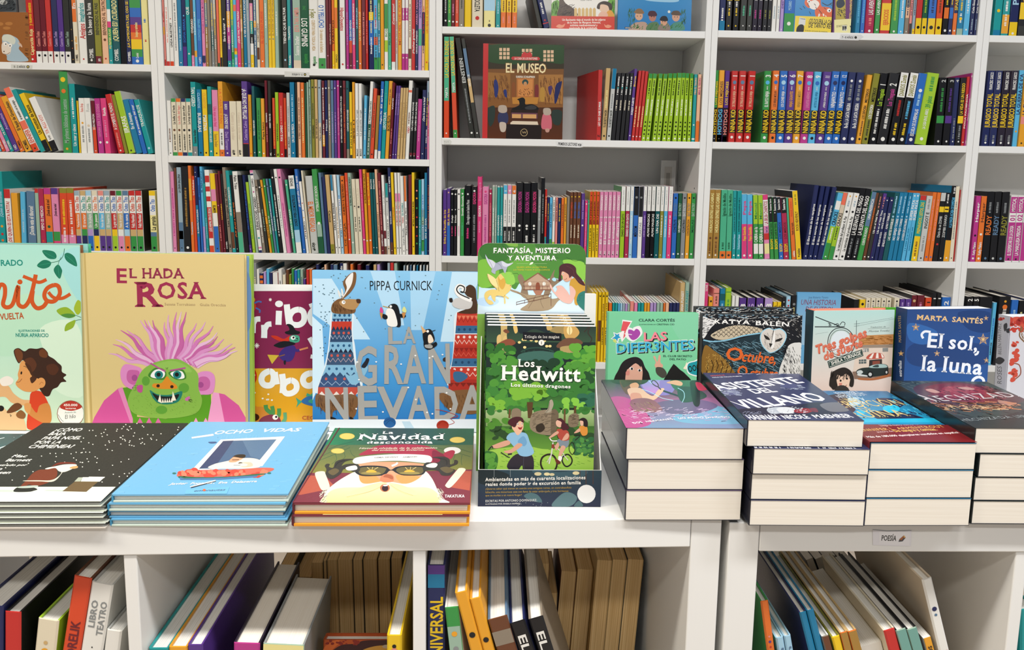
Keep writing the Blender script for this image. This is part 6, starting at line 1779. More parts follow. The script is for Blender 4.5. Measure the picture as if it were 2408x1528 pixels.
def card(parent, name, outline, t, col, art=None, zoom=None, M=None, step=5e-6):
    """a sheet of card: outline in (across, up), front face at local x = t; M is the parent frame"""
    m = MB(SATIN); m2 = [(a, b) for a, b in outline]; c = rgb(col, K_ART); n = len(m2)
    m.face([(t, a, b) for a, b in m2], c); m.face([(0, a, b) for a, b in reversed(m2)], rgb('ececea', .9))
    for i in range(n):
        a, b = m2[i], m2[(i + 1) % n]
        m.face([(0,) + a, (0,) + b, (t,) + b, (t,) + a], rgb('e4e4e0', .9))
    if art:
        W3 = (parent.matrix_world if M is None else M); inv = W3.inverted(); p = W3 @ Vector((t, 0, 0)); nn = W3.to_3x3() @ Vector((1, 0, 0))
        us = [a for a, b in m2]; vs = [b for a, b in m2]
        cv = Cover(m, lambda x, y: tuple((inv @ on_plane(x, y, p, nn))[1:3]), max(us), max(vs), zoom); cv.off = t
        cv.draw(art)
    return m.build(name, parent)
def rounded(w, h, r):
    o = [(0, 0), (w, 0)]
    for k in range(7): a = k * math.pi / 12; o.append((w - r + r * math.cos(a), h - r + r * math.sin(a)))
    for k in range(7): a = math.pi / 2 + k * math.pi / 12; o.append((r + r * math.cos(a), h - r + r * math.sin(a)))
    return o
BX, BY = 0.962, -1.3465
Mf, Df, Hf = stand((1124.5, 1104), (1415, 1104), BY, 0, 0.0012)
disp = empty('display_box', 'cardboard counter display in green and blue holding the dragon novels', 'display box', None, Mf)
card(disp, 'front_panel', [(0, 0), (Df, 0), (Df, Hf), (0, Hf)], 0.0012, '1d2844', ART_PANEL, ZD, Mf)
Mb, Db, Hb = stand((1124, 571), (1379, 568), -1.232, 0, 0.0012)
dep = 0.1145
xb = (Mf.inverted() @ Mb.translation)
# the header card is printed on its own plane at the back of the box
hb = bpy.data.objects.new('header_card_tmp', None)
def header():
    m = MB(SATIN); out = rounded(Db, Hb, 0.016); t = 0.0012; c = rgb('7fb04c', K_ART)
    L = Mf.inverted() @ Mb
    tf = lambda v: tuple(L @ Vector(v))
    m.face([tf((t, a, b)) for a, b in out], c); m.face([tf((0, a, b)) for a, b in reversed(out)], rgb('ececea'))
    for i in range(len(out)):
        a, b = out[i], out[(i + 1) % len(out)]
        m.face([tf((0,) + a), tf((0,) + b), tf((t,) + b), tf((t,) + a)], rgb('ececea'))
    inv = Mb.inverted(); p = Mb @ Vector((t, 0, 0)); n = Mb.to_3x3() @ Vector((1, 0, 0))
    r = 0.016
    def uv(x, y):
        q = inv @ on_plane(x, y, p, n); a, b = min(max(q.y, 0), Db), min(max(q.z, 0), Hb)
        for cx in (r, Db - r):
            if b > Hb - r and (a < r if cx == r else a > Db - r):
                d = math.hypot(a - cx, b - (Hb - r))
                if d > r: a, b = cx + (a - cx) / d * r, Hb - r + (b - Hb + r) / d * r
        return a, b
    cv = Cover(m, uv, Db, Hb, ZC); cv.off = t; cv.pt = lambda a, b: tf((t + cv.lay * cv.step, a, b))
    cv.draw(ART_SIGN); m.build('header_card', disp)
header()
bpy.data.objects.remove(hb)
for side, yy in (('L', 0.0), ('R', Df - 0.0012)):
    m = MB(SATIN); c = rgb('a8d4e4', K_ART); prof = [(0, 0), (-dep, 0), (-dep, 0.20), (-0.004, 0.05), (0, 0.045)]
    for yv, rev in ((yy, 0), (yy + 0.0012, 1)):
        q = [(a, yv, b) for a, b in prof]; m.face(q[::-1] if rev else q, c if (side == 'L') != bool(rev) else rgb('ecebe6', .9))
    for i in range(5):
        a, b = prof[i], prof[(i + 1) % 5]
        m.face([(a[0], yy, a[1]), (b[0], yy, b[1]), (b[0], yy + .0012, b[1]), (a[0], yy + .0012, a[1])], rgb('e4e4e0'))
    m.build('side_wall', disp)
m = MB(SATIN); m.box(-dep, -0.0002, 0.0013, Df - 0.0013, 0.0002, 0.0012, rgb('d8d8d4')); m.build('base_panel', disp)
fz = COUNTER + 0.0018
bw = 0.0165
Mh, Dh, Hh = stand((1144, 765), (1402, 768), BY + 0.003, 4.5, bw, fz)
hroot = big_book('novel', 'frontmost dragon novel of the display box, children on bikes on its cover', Mh, bw, Dh, Hh, '24382c', ART_BIKES, ZC, spine='1c2632', hard=False, group='dragon novels in the display box')
for i in range(1, 5):
    off = Mh.to_3x3() @ Vector((-1, 0, 0)) * (bw + 0.0019) * i
    Mi = Matrix.Translation((off.x - 0.0008 * i + 0.0008 * (i % 2), off.y, 0)) @ Mh
    Mi.translation.z = Mh.translation.z
    big = copy_book(hroot, Mi, '%s dragon novel from the front in the display box, white page tops showing' % ordinal(i + 1))
# ------------------------------------------------------------------ novels standing behind the paperback piles
M, D, H = stand((1262, 690), (1402, 690), -1.06, 3, 0.012)
big_book('picture_book', 'white-framed book with a navy panel, squeezed behind the dragon novel display', M, 0.012, D, H, 'efeeea', '''
P 27356e 0 120 250 120 262 900 0 900
P b84a22 250 1290 345 1230 345 1420 250 1480
P b84a22 250 1500 345 1480 345 1540 250 1560
''', (4.021, 1310, 675), group=GRP)
ART_PATIO = '''
C 86d0a6 700 380 980 380 980 700 800 640
P f2f0ec 255 448 350 460 318 520 352 530 250 660 225 575 250 560
P e0575c 262 462 335 472 300 530 335 535 262 630 275 555 240 555
C f2efee 300 535 350 535 365 520 420 510 445 575 400 630 345 655 285 605
C a848a4 312 545 345 545 365 555 385 535 410 545 425 580 395 625 350 640 315 600
L f2efee 6 275 580 345 590
P f2efee 145 630 180 600 168 565 205 580 235 565 228 600 255 620 222 632 215 672 190 640
P 2a9cc8 155 628 190 603 180 575 205 590 228 578 222 602 240 618 214 626 208 655 192 632
P d0d870 165 650 178 622 190 640 204 640 195 655 200 670 180 662
T b 1c3c34 408 465 752 467 26 CLARA CORTÉS
T b 1c3c34 415 498 570 498 9 ILUSTRACIONES DE
T b 1c3c34 578 500 748 500 15 CRISTINA CID
T b 17181a 462 660 690 652 86 LAS
T b f28a96 452 650 678 642 84 LAS
T b 17181a 200 776 950 740 100 DIFER3NTES
T b f4f4f0 190 766 938 730 100 DIFER3NTES
T b 3aaed0 194 762 934 728 92 DIFER3NTES
T b 1c3c34 640 800 915 802 18 EL CLUB SECRETO
T b 1c3c34 700 830 858 832 18 DEL PATIO
C 221a1e 180 1000 215 930 250 860 300 820 380 800 440 830 470 900 510 970 505 1100 180 1100
C dfa894 285 980 310 900 350 850 400 870 440 900 445 980 420 1060 300 1060
C 221a1e 300 920 340 850 410 860 430 900 380 860
C f2efee 322 905 345 895 360 915 340 925
C f2efee 400 920 425 915 438 930 415 940
E 2a1a1a 345 912 10 12
E 2a1a1a 418 928 10 11
C d98a80 290 940 320 930 320 970 290 970
C dca690 555 790 568 800 585 845 600 785 618 790 615 850 640 880 620 915 580 910 560 880 570 850 548 800
C 4a4640 575 900 640 905 675 960 640 1000 580 960
C 1e1a1c 680 960 730 880 745 870 800 920 850 960 900 1040 660 1040
P f6e8d0 830 910 850 880 862 845 872 880 890 890 868 900 855 920
C f4f4f2 870 860 930 838 990 828 990 975 900 970 865 930
C 2098a4 880 865 940 845 990 838 990 965 905 960 872 920
T b 17181a 882 945 1000 920 60 OOO
'''
M, D, H = stand((1429, 734), (1643, 733), -1.125, 4, 0.014)
big_book('chapter_book', 'mint green novel with a dark-haired girl and bubble lettering', M, 0.014, D, H, '7ecf9f', ART_PATIO, ZE, spine='6cc090', group=GRP)
rng_ = random.Random(3)
ART_OWL = '''
P 17181c 900 370 2000 370 2000 1100 900 1100
F e8e6e0 120 2 1000 400 1950 470 26 -4 3
F 8ab8d0 60 3 1000 390 1950 430 30 3 4
C c8b89c 1090 600 1180 540 1300 505 1420 505 1560 530 1570 570 1420 590 1200 640
''' + '\n'.join('S 17181c 3 %d %d %d %d %d %d' % (x, y, x + 22, y - 26, x + 46, y) for y in (530, 550, 570, 590, 610) for x in range(1110 + (y % 40), 1540, 48)) + '''
C 1d3038 1030 640 1200 655 1400 620 1550 575 1600 700 1700 760 1780 760 1770 960 1300 960 1240 900 1040 720
S 8cc4dc 12 1020 640 1110 655 1250 640 1400 600 1560 575
F 9ac4d4 150 4 1050 650 1750 930 70 36 2
F 5a8a9c 100 5 1050 640 1750 930 60 -22 2
C e2e0dc 1000 430 1080 440 1140 470 1080 540 1030 620 1010 600
F 17181c 50 11 1000 440 1110 600 30 -12 4
C 8a6428 1030 700 1120 740 1200 800 1270 880 1310 980 1020 980
''' + '\n'.join('L 2a1c0c 7 %d 980 %d 880 %d 830' % (x, x + 30, x + 10) for x in range(1040, 1300, 46)) + '''
F d8ae58 90 6 1040 780 1270 960 12 -20 3
C dedcd6 1800 760 1830 690 1900 665 1960 700 1970 980 1740 980
F 17181c 120 7 1770 700 1950 960 10 30 4
F 4a4640 60 8 1600 420 1950 600 20 14 3
F c8c6c0 90 14 1560 420 1950 640 18 10 3
O 9cd0e4 10 1685 545 1640 530 1580 560 1560 620 1580 690 1640 755 1690 750 1750 710 1795 640 1800 580 1750 535
C d8d0c6 1685 548 1640 532 1584 562 1564 620 1584 690 1642 752 1690 748 1748 708 1790 640 1796 582 1748 540
F 8a8078 140 9 1590 570 1760 720 14 22 2
C f0ece6 1685 550 1700 600 1690 700 1660 720 1665 640
K 26221e 8 2 1685 548 1672 620 1660 700
C 26221e 1595 590 1640 618 1648 640 1610 630
C 26221e 1770 620 1715 635 1700 655 1745 650
P 26221e 1640 670 1675 675 1655 712
T bs f4f2ec 1122 486 1462 495 46 KATYA
T bs f4f2ec 1510 498 1840 514 46 BALEN
T b e0682c 1225 830 1400 840 130 O
T bi e0682c 1375 840 1705 865 104 ctubre,
T b e0682c 1335 985 1440 990 110 O
T bi e0682c 1450 990 1720 1000 92 ctubre
'''
M2, D2, H2 = stand((1642, 724), (1865, 727), -1.095, 4, 0.014)
M, D, H = stand((1653, 739), (1887, 742), -1.12, 4, 0.020)
r0 = big_book('chapter_book', 'front copy of the black owl novel with orange script', M, 0.020, D, H, '1b2026', ART_OWL, ZE, spine='2a3034', group='two owl novels')
copy_book(r0, Matrix.Translation((-0.004, 0.0265, 0.006)) @ M, 'black owl novel directly behind its twin, white page top showing')
ART_DINER = '''
G b9ddd6 e6d6cc 100 350 1000 350 1000 1000 100 1000
G e6d6cc e0bfb0 100 1000 1000 1000 1000 1300 100 1300
L 22282a 9 145 516 428 516
L 22282a 8 150 420 380 510
S 22282a 6 270 478 300 500 280 505 290 480
S 22282a 6 330 500 360 485 370 505 350 508
S 22282a 6 380 500 405 470 430 480 425 505
L 4a5a5c 5 540 455 536 610
L 4a5a5c 3 515 490 568 486
L 4a5a5c 3 515 510 565 505
L 6a7a7c 2 560 505 900 440
L 6a7a7c 2 560 485 880 430
L 8a9a9a 2 150 585 270 565
T i 44504e 668 527 815 520 14 Traduccion de
L 5a6664 2 645 536 850 526
T i 44504e 652 566 850 560 18 Montse Triviño
O 2e3436 7 400 525 330 540 280 600 270 690 310 780 390 810 470 780 520 700 505 600 460 545
O 2e3436 4 398 545 340 558 296 610 288 690 322 765 390 790 460 765 502 695 488 610 450 560
C dfe8ea 396 556 346 568 306 620 298 690 330 750 392 776 455 750 492 690 478 615 440 570
P c48a50 560 600 900 585 900 690 560 700
F a0662c 70 3 570 605 890 680 40 2 5
P e2cfbe 540 690 900 680 900 980 500 980
P 9a8a7a 540 690 900 680 900 712 540 716
P 8a8c88 600 720 655 718 655 752 600 756
P 8a8c88 785 716 838 714 838 750 785 752
F f0e8de 10 4 602 722 640 745 0 20 3
P 5a6464 562 826 632 822 632 862 562 866
L e6dccc 3 580 824 580 864
L e6dccc 3 605 823 605 863
L e6dccc 3 562 845 632 842
P 3a2e2c 660 830 780 820 780 900 655 910
P 8a4a3a 690 840 760 835 760 900 690 900
C c05a48 630 810 660 775 720 760 780 770 802 805 780 815 660 822
P f2e8dc 655 812 690 768 705 765 685 815
P f2e8dc 720 812 728 762 745 763 748 812
P f2e8dc 780 810 768 768 785 778 800 805
P 8a7060 500 940 900 900 900 985 520 1010
C b06a40 560 1000 700 1000 840 960 850 985 700 1020 570 1016
C 26302e 540 930 590 905 680 895 720 870 780 865 830 880 840 930 820 970 640 990 550 970
C a8c4c0 655 895 700 875 760 868 815 875 822 900 700 905
C 3a4a4a 690 895 715 878 745 875 745 898
C c8d0ce 545 935 580 925 600 945 570 968 545 955
C d8dcda 550 962 640 975 640 986 560 978
E 1a1c1c 668 965 30 32
E c8ccca 668 965 16 17
E 1a1c1c 822 945 18 26
E c8ccca 822 945 9 13
T bi c86048 158 780 640 610 84 Tres golpes
T bi e07a5e 152 772 634 602 84 Tres golpes
T bi c86048 232 838 600 700 76 de suerte
T bi e07a5e 228 832 596 694 76 de suerte
L c86048 5 290 745 520 680
P 1e3c36 264 842 590 728 604 790 280 906
L e8e6da 4 276 848 584 740 594 784 286 894 276 848
T b f0ece0 302 878 582 776 32 SHEILA TURNAGE
C efcdb4 330 960 400 930 460 960 480 1020 465 1080 420 1110 370 1090 340 1040
C 2a2420 280 1060 300 960 360 915 430 900 490 940 515 1010 505 1080 470 1070 478 1000 440 960 400 985 360 970 350 1020 360 1090 320 1110 300 1090
F 2a2420 50 6 300 920 490 980 -16 50 5
E 1a1614 388 1024 10 10
E 1a1614 448 1005 10 10
C d88a7a 372 1050 400 1046 398 1066 378 1070
S a04a40 5 412 1078 430 1076 448 1064
C 3a3430 345 1090 460 1095 500 1300 300 1300
'''
M, D, H = stand((1914, 731), (2104, 730), -1.118, 3, 0.026, yaw=7)
big_book('chapter_book', 'teal-spined novel with a diner, a vintage car and a bob-haired girl', M, 0.026, D, H, 'cfe0da', ART_DINER, ZF, spine='21424e', back='e8846c', pages=CREAMP, group=GRP)
M, D, H = stand((2060, 724), (2130, 724), -1.075, 3, 0.012)
big_book('novel', 'bright green book edge peeking out between the diner novel and the navy novel', M, 0.012, D, H, '4aa02a', None, ZF, group=GRP)
def star(cx, cy, r, c):
    return 'P %s ' % c + ' '.join('%.0f %.0f' % (cx + (r if k % 2 == 0 else r * .42) * math.sin(k * math.pi / 5), cy - (r if k % 2 == 0 else r * .42) * math.cos(k * math.pi / 5)) for k in range(10))
ART_SUN = '''
G 2a4a84 28589c 900 300 1900 300 1900 1100 900 1100
C 24437a 1040 700 1300 640 1800 700 1800 860 1300 900 1040 860
C 3468ac 1040 480 1300 560 1200 680 1040 640
C 1f3e74 1500 380 1800 380 1800 560 1600 540
T bs ecc48a 1106 448 1402 466 50 MARTA
T bs ecc48a 1440 468 1738 486 50 SANTÉS
''' + '\n'.join(star(x, y, r, 'c9a070') + '\n' + star(x, y, r * .68, '2a4a84') + '\n' + star(x, y, r * .45, 'ecc27c') for x, y, r in ((1100, 520, 40), (1764, 434, 26), (1736, 634, 58), (1300, 768, 32), (1768, 832, 30))) + '''
T bs eef2fa 1195 706 1362 716 140 El
S eef2fa 22 1240 565 1185 560 1155 590 1170 625
T bs eef2fa 1405 720 1690 740 136 sol,
T bs eef2fa 1145 928 1298 936 150 la
T bs eef2fa 1345 938 1730 968 150 luna
S eef2fa 20 1690 745 1680 770 1655 780
O eef2fa 26 1690 990 1640 1020 1640 1080 1700 1100 1740 1060 1735 1010
'''
M, D, H = stand((2134, 727), (2331, 742), -1.118, 3, 0.030, yaw=6)
big_book('novel', 'navy novel with gold stars and white curly lettering', M, 0.030, D, H, '2a4f8c', ART_SUN, ZF, spine='1d3c6c', hard=False, spine_art='''
T sv d8b070 962 665 958 410 26 MARTA SANTÉS
T bv dce4f0 968 990 964 835 30 estrellas
''' + star(960, 768, 30, 'c9a070') + '\n' + star(960, 768, 16, 'ecc27c'), szoom=ZF, group=GRP)
ART_ROSES = '''
P c9c8ce 1990 380 2900 380 2900 1300 1990 1300
C c4503e 2010 440 2060 420 2140 440 2200 430 2300 470 2140 520 2050 500
B b83c30 22 5 2000 430 2140 560 14 26
B c24a38 26 6 1995 640 2060 1040 14 30
B a02c28 12 7 2060 420 2300 480 14 26
S 7a5a3a 12 2100 520 2080 600 2130 660 2200 700
S 8a4a34 10 2030 860 2080 880 2090 960 2040 1010
F 8a6a44 30 8 2090 480 2180 640 14 30 6
'''
M, D, H = stand((2376, 744), (2560, 750), -1.12, 3, 0.026, yaw=5)
big_book('novel', 'grey novel with red rose art, cut off by the picture edge', M, 0.026, D, H, 'd0cfd4', ART_ROSES, ZF, spine='b9bac2', hard=False, spine_art='''
T v 4a4a50 1908 780 1908 480 32 BELÉN MARTÍNEZ
T v 5a5a60 1912 1062 1912 890 46 ROSES
B b83c30 6 3 1860 425 1940 450 12 18
C 3a3a3e 1850 830 1890 800 1940 830 1900 870 1860 860
C 3a3a3e 1930 500 1960 480 1965 520 1940 560
C 3a3a3e 1955 540 1990 530 1985 570 1960 570
''', szoom=ZF, group=GRP)
# ------------------------------------------------------------------ books lying in piles at the front of the units
ZG, ZH, ZI, ZJ, ZK, ZL = (4.774, 0, 980), (4.3, 240, 980), (5.017, 660, 980), (3.821, 1400, 860), (3.82, 1620, 860), (3.82, 1980, 860)
def pile(bl, br, levels, Hh, books, zoff=0.0):
    """bl, br: measured front bottom corners; levels: heights above the counter; books: dicts from the bottom up"""
    A, B = on_z(bl[0], bl[1], COUNTER), on_z(br[0], br[1], COUNTER)
    ey = (B - A).normalized(); D = (B - A).length; z = COUNTER + 0.0006 + zoff; ez = Vector((0, 0, 1)).cross(ey)
    for b, (w, dx, dz) in zip(books, levels):
        p = Vector((A.x, A.y, z)) + ey * dx + ez * dz
        M = flat_frame(p, (ey + ez * b.pop('skew', 0.0)).normalized())
        big_book(b.pop('name'), b.pop('label'), M, w - 0.0005, D + b.pop('dD', 0.0), Hh, b.pop('col'), **b)
        z += w
# teal book and the starry chimney pile
ART_STARS = '''
P 33332f -900 40 2300 40 2300 1000 -900 1000
''' + 'D e6e6da 46 4 900 80 1500 770 7\nD e6e6da 40 8 1300 70 2090 330 7\nD e6e6da 14 9 60 380 620 760 7\nD e6e6da 16 5 620 380 1000 520 7' + '''
T b efefe8 590 165 902 160 36 ¿CÓMO
T b efefe8 530 205 722 203 32 BAJA
T b efefe8 455 255 892 250 36 PAPÁ NOEL
T b efefe8 378 300 668 298 33 POR LA
T b efefe8 302 350 806 348 38 CHIMENEA?
T b efefe8 118 455 288 453 30 Mac
T b efefe8 52 500 334 497 32 Barnett
T b efefe8 -90 552 290 549 22 Ilustrado por
T b efefe8 -120 597 14 595 28 Jon
T b efefe8 -190 642 106 638 34 Klassen
P e6ecdc -900 785 1300 785 1200 1000 -900 1000
P c8d4c8 -200 815 180 822 170 845 -200 840
P c4cfc4 530 818 720 822 700 838 490 830
C 7a3a26 235 775 300 710 360 640 440 595 520 590 600 560 640 600 640 660 600 700 540 715 540 740 400 780 330 760 280 780
C d8d4c4 270 715 420 712 560 712 640 680 690 620 640 560 720 560 690 640 600 725 450 725 280 722
C 7a2e20 580 560 640 520 720 508 830 515 848 530 740 525 640 540
C e8e6d8 505 585 540 570 620 555 720 535 840 532 860 550 800 590 720 620 660 610 620 575 540 588
C d9a468 790 565 860 550 876 568 840 582 790 580
C 2a2a26 155 840 200 790 300 800 380 795 420 815 380 830 320 842
C b8c4b8 200 785 300 775 420 770 410 790 300 800 210 798
P 6e5a3c 840 726 1105 726 970 842 700 836
P b4bca8 880 680 930 680 900 726 835 726
P e4e6d8 930 678 1175 676 1120 728 905 726
P f0f0e6 1000 672 1180 674 1165 690 985 690
'''
lab0 = 'black night-sky picture book about a chimney, %s in its pile'
bk = []
for i, nm in enumerate(('lowest', 'second from the bottom', 'middle one', 'second from the top')):
    bk.append(dict(name='picture_book', label=lab0 % nm, col='33332f' if i != 2 else '2c2c2a', spine='dfe4d4', back='e6ecdc' if i else 'e4dcd0', group='chimney picture books', mat=MATTE,
                   art='P e6ecdc -900 1000 1400 1000 1400 1500 -900 1500' if i != 1 else None, zoom=ZG))
bk.append(dict(name='picture_book', label=lab0 % 'topmost', col='33332f', spine='22241f', back='e6ecdc', art=ART_STARS, zoom=ZG, group='chimney picture books', mat=MATTE))
pile((-205, 1245), (240, 1243), [(.0066, .004, .0), (.0066, .006, .002), (.0068, .002, 0), (.0068, .004, .003), (.0070, 0, .001)], 0.276, bk)
ART_WATER = '''
G 1a4a58 176c74 -300 150 700 150 700 520 -300 520
T bi dfeef0 -130 385 145 378 62 AS
L dfeef0 6 -20 250 50 232
D cfe6e8 8 3 100 200 320 330 3
'''
pile((-640, 1246), (-214, 1245), [(.022, 0, .0)], 0.262, [dict(name='picture_book', label='deep teal picture book lying beside the starry chimney pile', col='175c66', art=ART_WATER, zoom=ZG, mat=GLOSS, group=None, dD=0.0)])
ART_WINDOW = '''
G 7cbce2 70b4de 0 0 2500 0 2500 830 0 830
''' + '\n'.join('L 8cc8ec 4 %d %d %d %d %d %d' % (x, y, x + 70, y - 2, x + 58, y + 14) for x, y in ((740, 510), (790, 470), (900, 370), (1010, 325), (560, 300), (640, 250), (2040, 240), (2120, 215), (1950, 435), (2010, 405), (2020, 520), (1690, 730), (1730, 700), (1800, 655), (1860, 640), (160, 760), (210, 700), (430, 530), (480, 480), (1750, 470), (1700, 440), (2230, 60), (860, 380), (2080, 180))) + '''
T bi f2f4f2 1118 178 1512 160 38 OCHO
T bi f2f4f2 1602 154 1990 146 36 VIDAS
F 8cc8ec 30 5 1170 180 1640 215 -10 30 4
P f2f2f0 905 205 1125 172 1130 190 908 220
P efece4 900 545 1200 230 1850 198 1620 500
P 4a6a8e 980 525 1225 245 1765 228 1590 440 1500 520
P 36486e 980 525 1225 245 1330 240 1145 505
P 5e7c9c 1420 240 1765 228 1600 430 1500 400
C 3a5a8a 1075 255 1150 252 1155 265 1100 270
C efe8da 1085 520 1130 480 1230 455 1300 440 1400 420 1520 418 1600 440 1610 470 1580 512 1400 525
C d8cab0 1380 470 1500 460 1520 500 1420 510
C e0a884 1280 455 1330 405 1390 395 1425 400 1420 425 1370 450 1340 460
C 2e2420 1322 402 1370 382 1440 382 1450 402 1420 418 1340 406
L 6a3a2a 7 1315 436 1385 434
E 3a3430 1400 472 22 12
C f0ead8 1360 480 1420 470 1470 480 1450 500 1370 498
S 3a5a8a 4 1330 490 1385 490 1400 485
C e06a5a 760 580 800 555 1000 540 1200 535 1400 530 1600 515 1730 520 1720 545 1620 575 1450 595 1200 605 900 610 770 605
B d8483c 34 7 790 550 1680 595 26 44
B ee8468 24 8 800 548 1660 585 18 32
C 2a6a4e 780 600 1000 612 1300 604 1600 575 1640 585 1400 610 1100 625 830 632
P 4a78a8 785 610 830 625 1200 618 1580 592 1560 610 1200 635 790 638
E 2f7a70 730 572 20 9
E 2f7a70 1690 570 20 9
T bi f2f4f2 682 690 850 684 22 Javier
T bi f2f4f2 884 686 1110 678 22 Fonseca
E f2f4f2 1130 675 5 5
T bi f2f4f2 1170 678 1262 674 22 Eva
T bi f2f4f2 1300 672 1560 662 22 Delaserra
P 2a3440 896 716 1150 645 1152 655 900 722
P f6f6f4 888 706 1145 640 1150 650 892 714
P 72bce4 850 740 1290 710 1250 795 815 805
T bi 46688a 922 760 1240 748 22 emonautas
E d86a4a 1034 742 16 12
'''
GO = 'light blue window picture books in one pile'
bk = []
for i, nm in enumerate(('lowest', 'second from the bottom', 'third from the bottom')):
    bk.append(dict(name='picture_book', label='light blue hardback with the window on its cover, %s of its pile' % nm, col='6ab2dc', back='cfe0d2' if i != 1 else '6ab2dc', spine='3f94be', group=GO, mat=SATIN, dD=0.002))
bk.append(dict(name='picture_book', label='topmost light blue book, a person and cat at a window above red flowers', col='74b6de', back='d4e2d4', spine='4498c2', art=ART_WINDOW, zoom=ZH, group=GO, skew=0.012))
pile((259, 1238), (672, 1238), [(.0098, 0, .0), (.0098, -.003, .002), (.0102, -.002, 0), (.0104, .003, .001)], 0.258, bk)
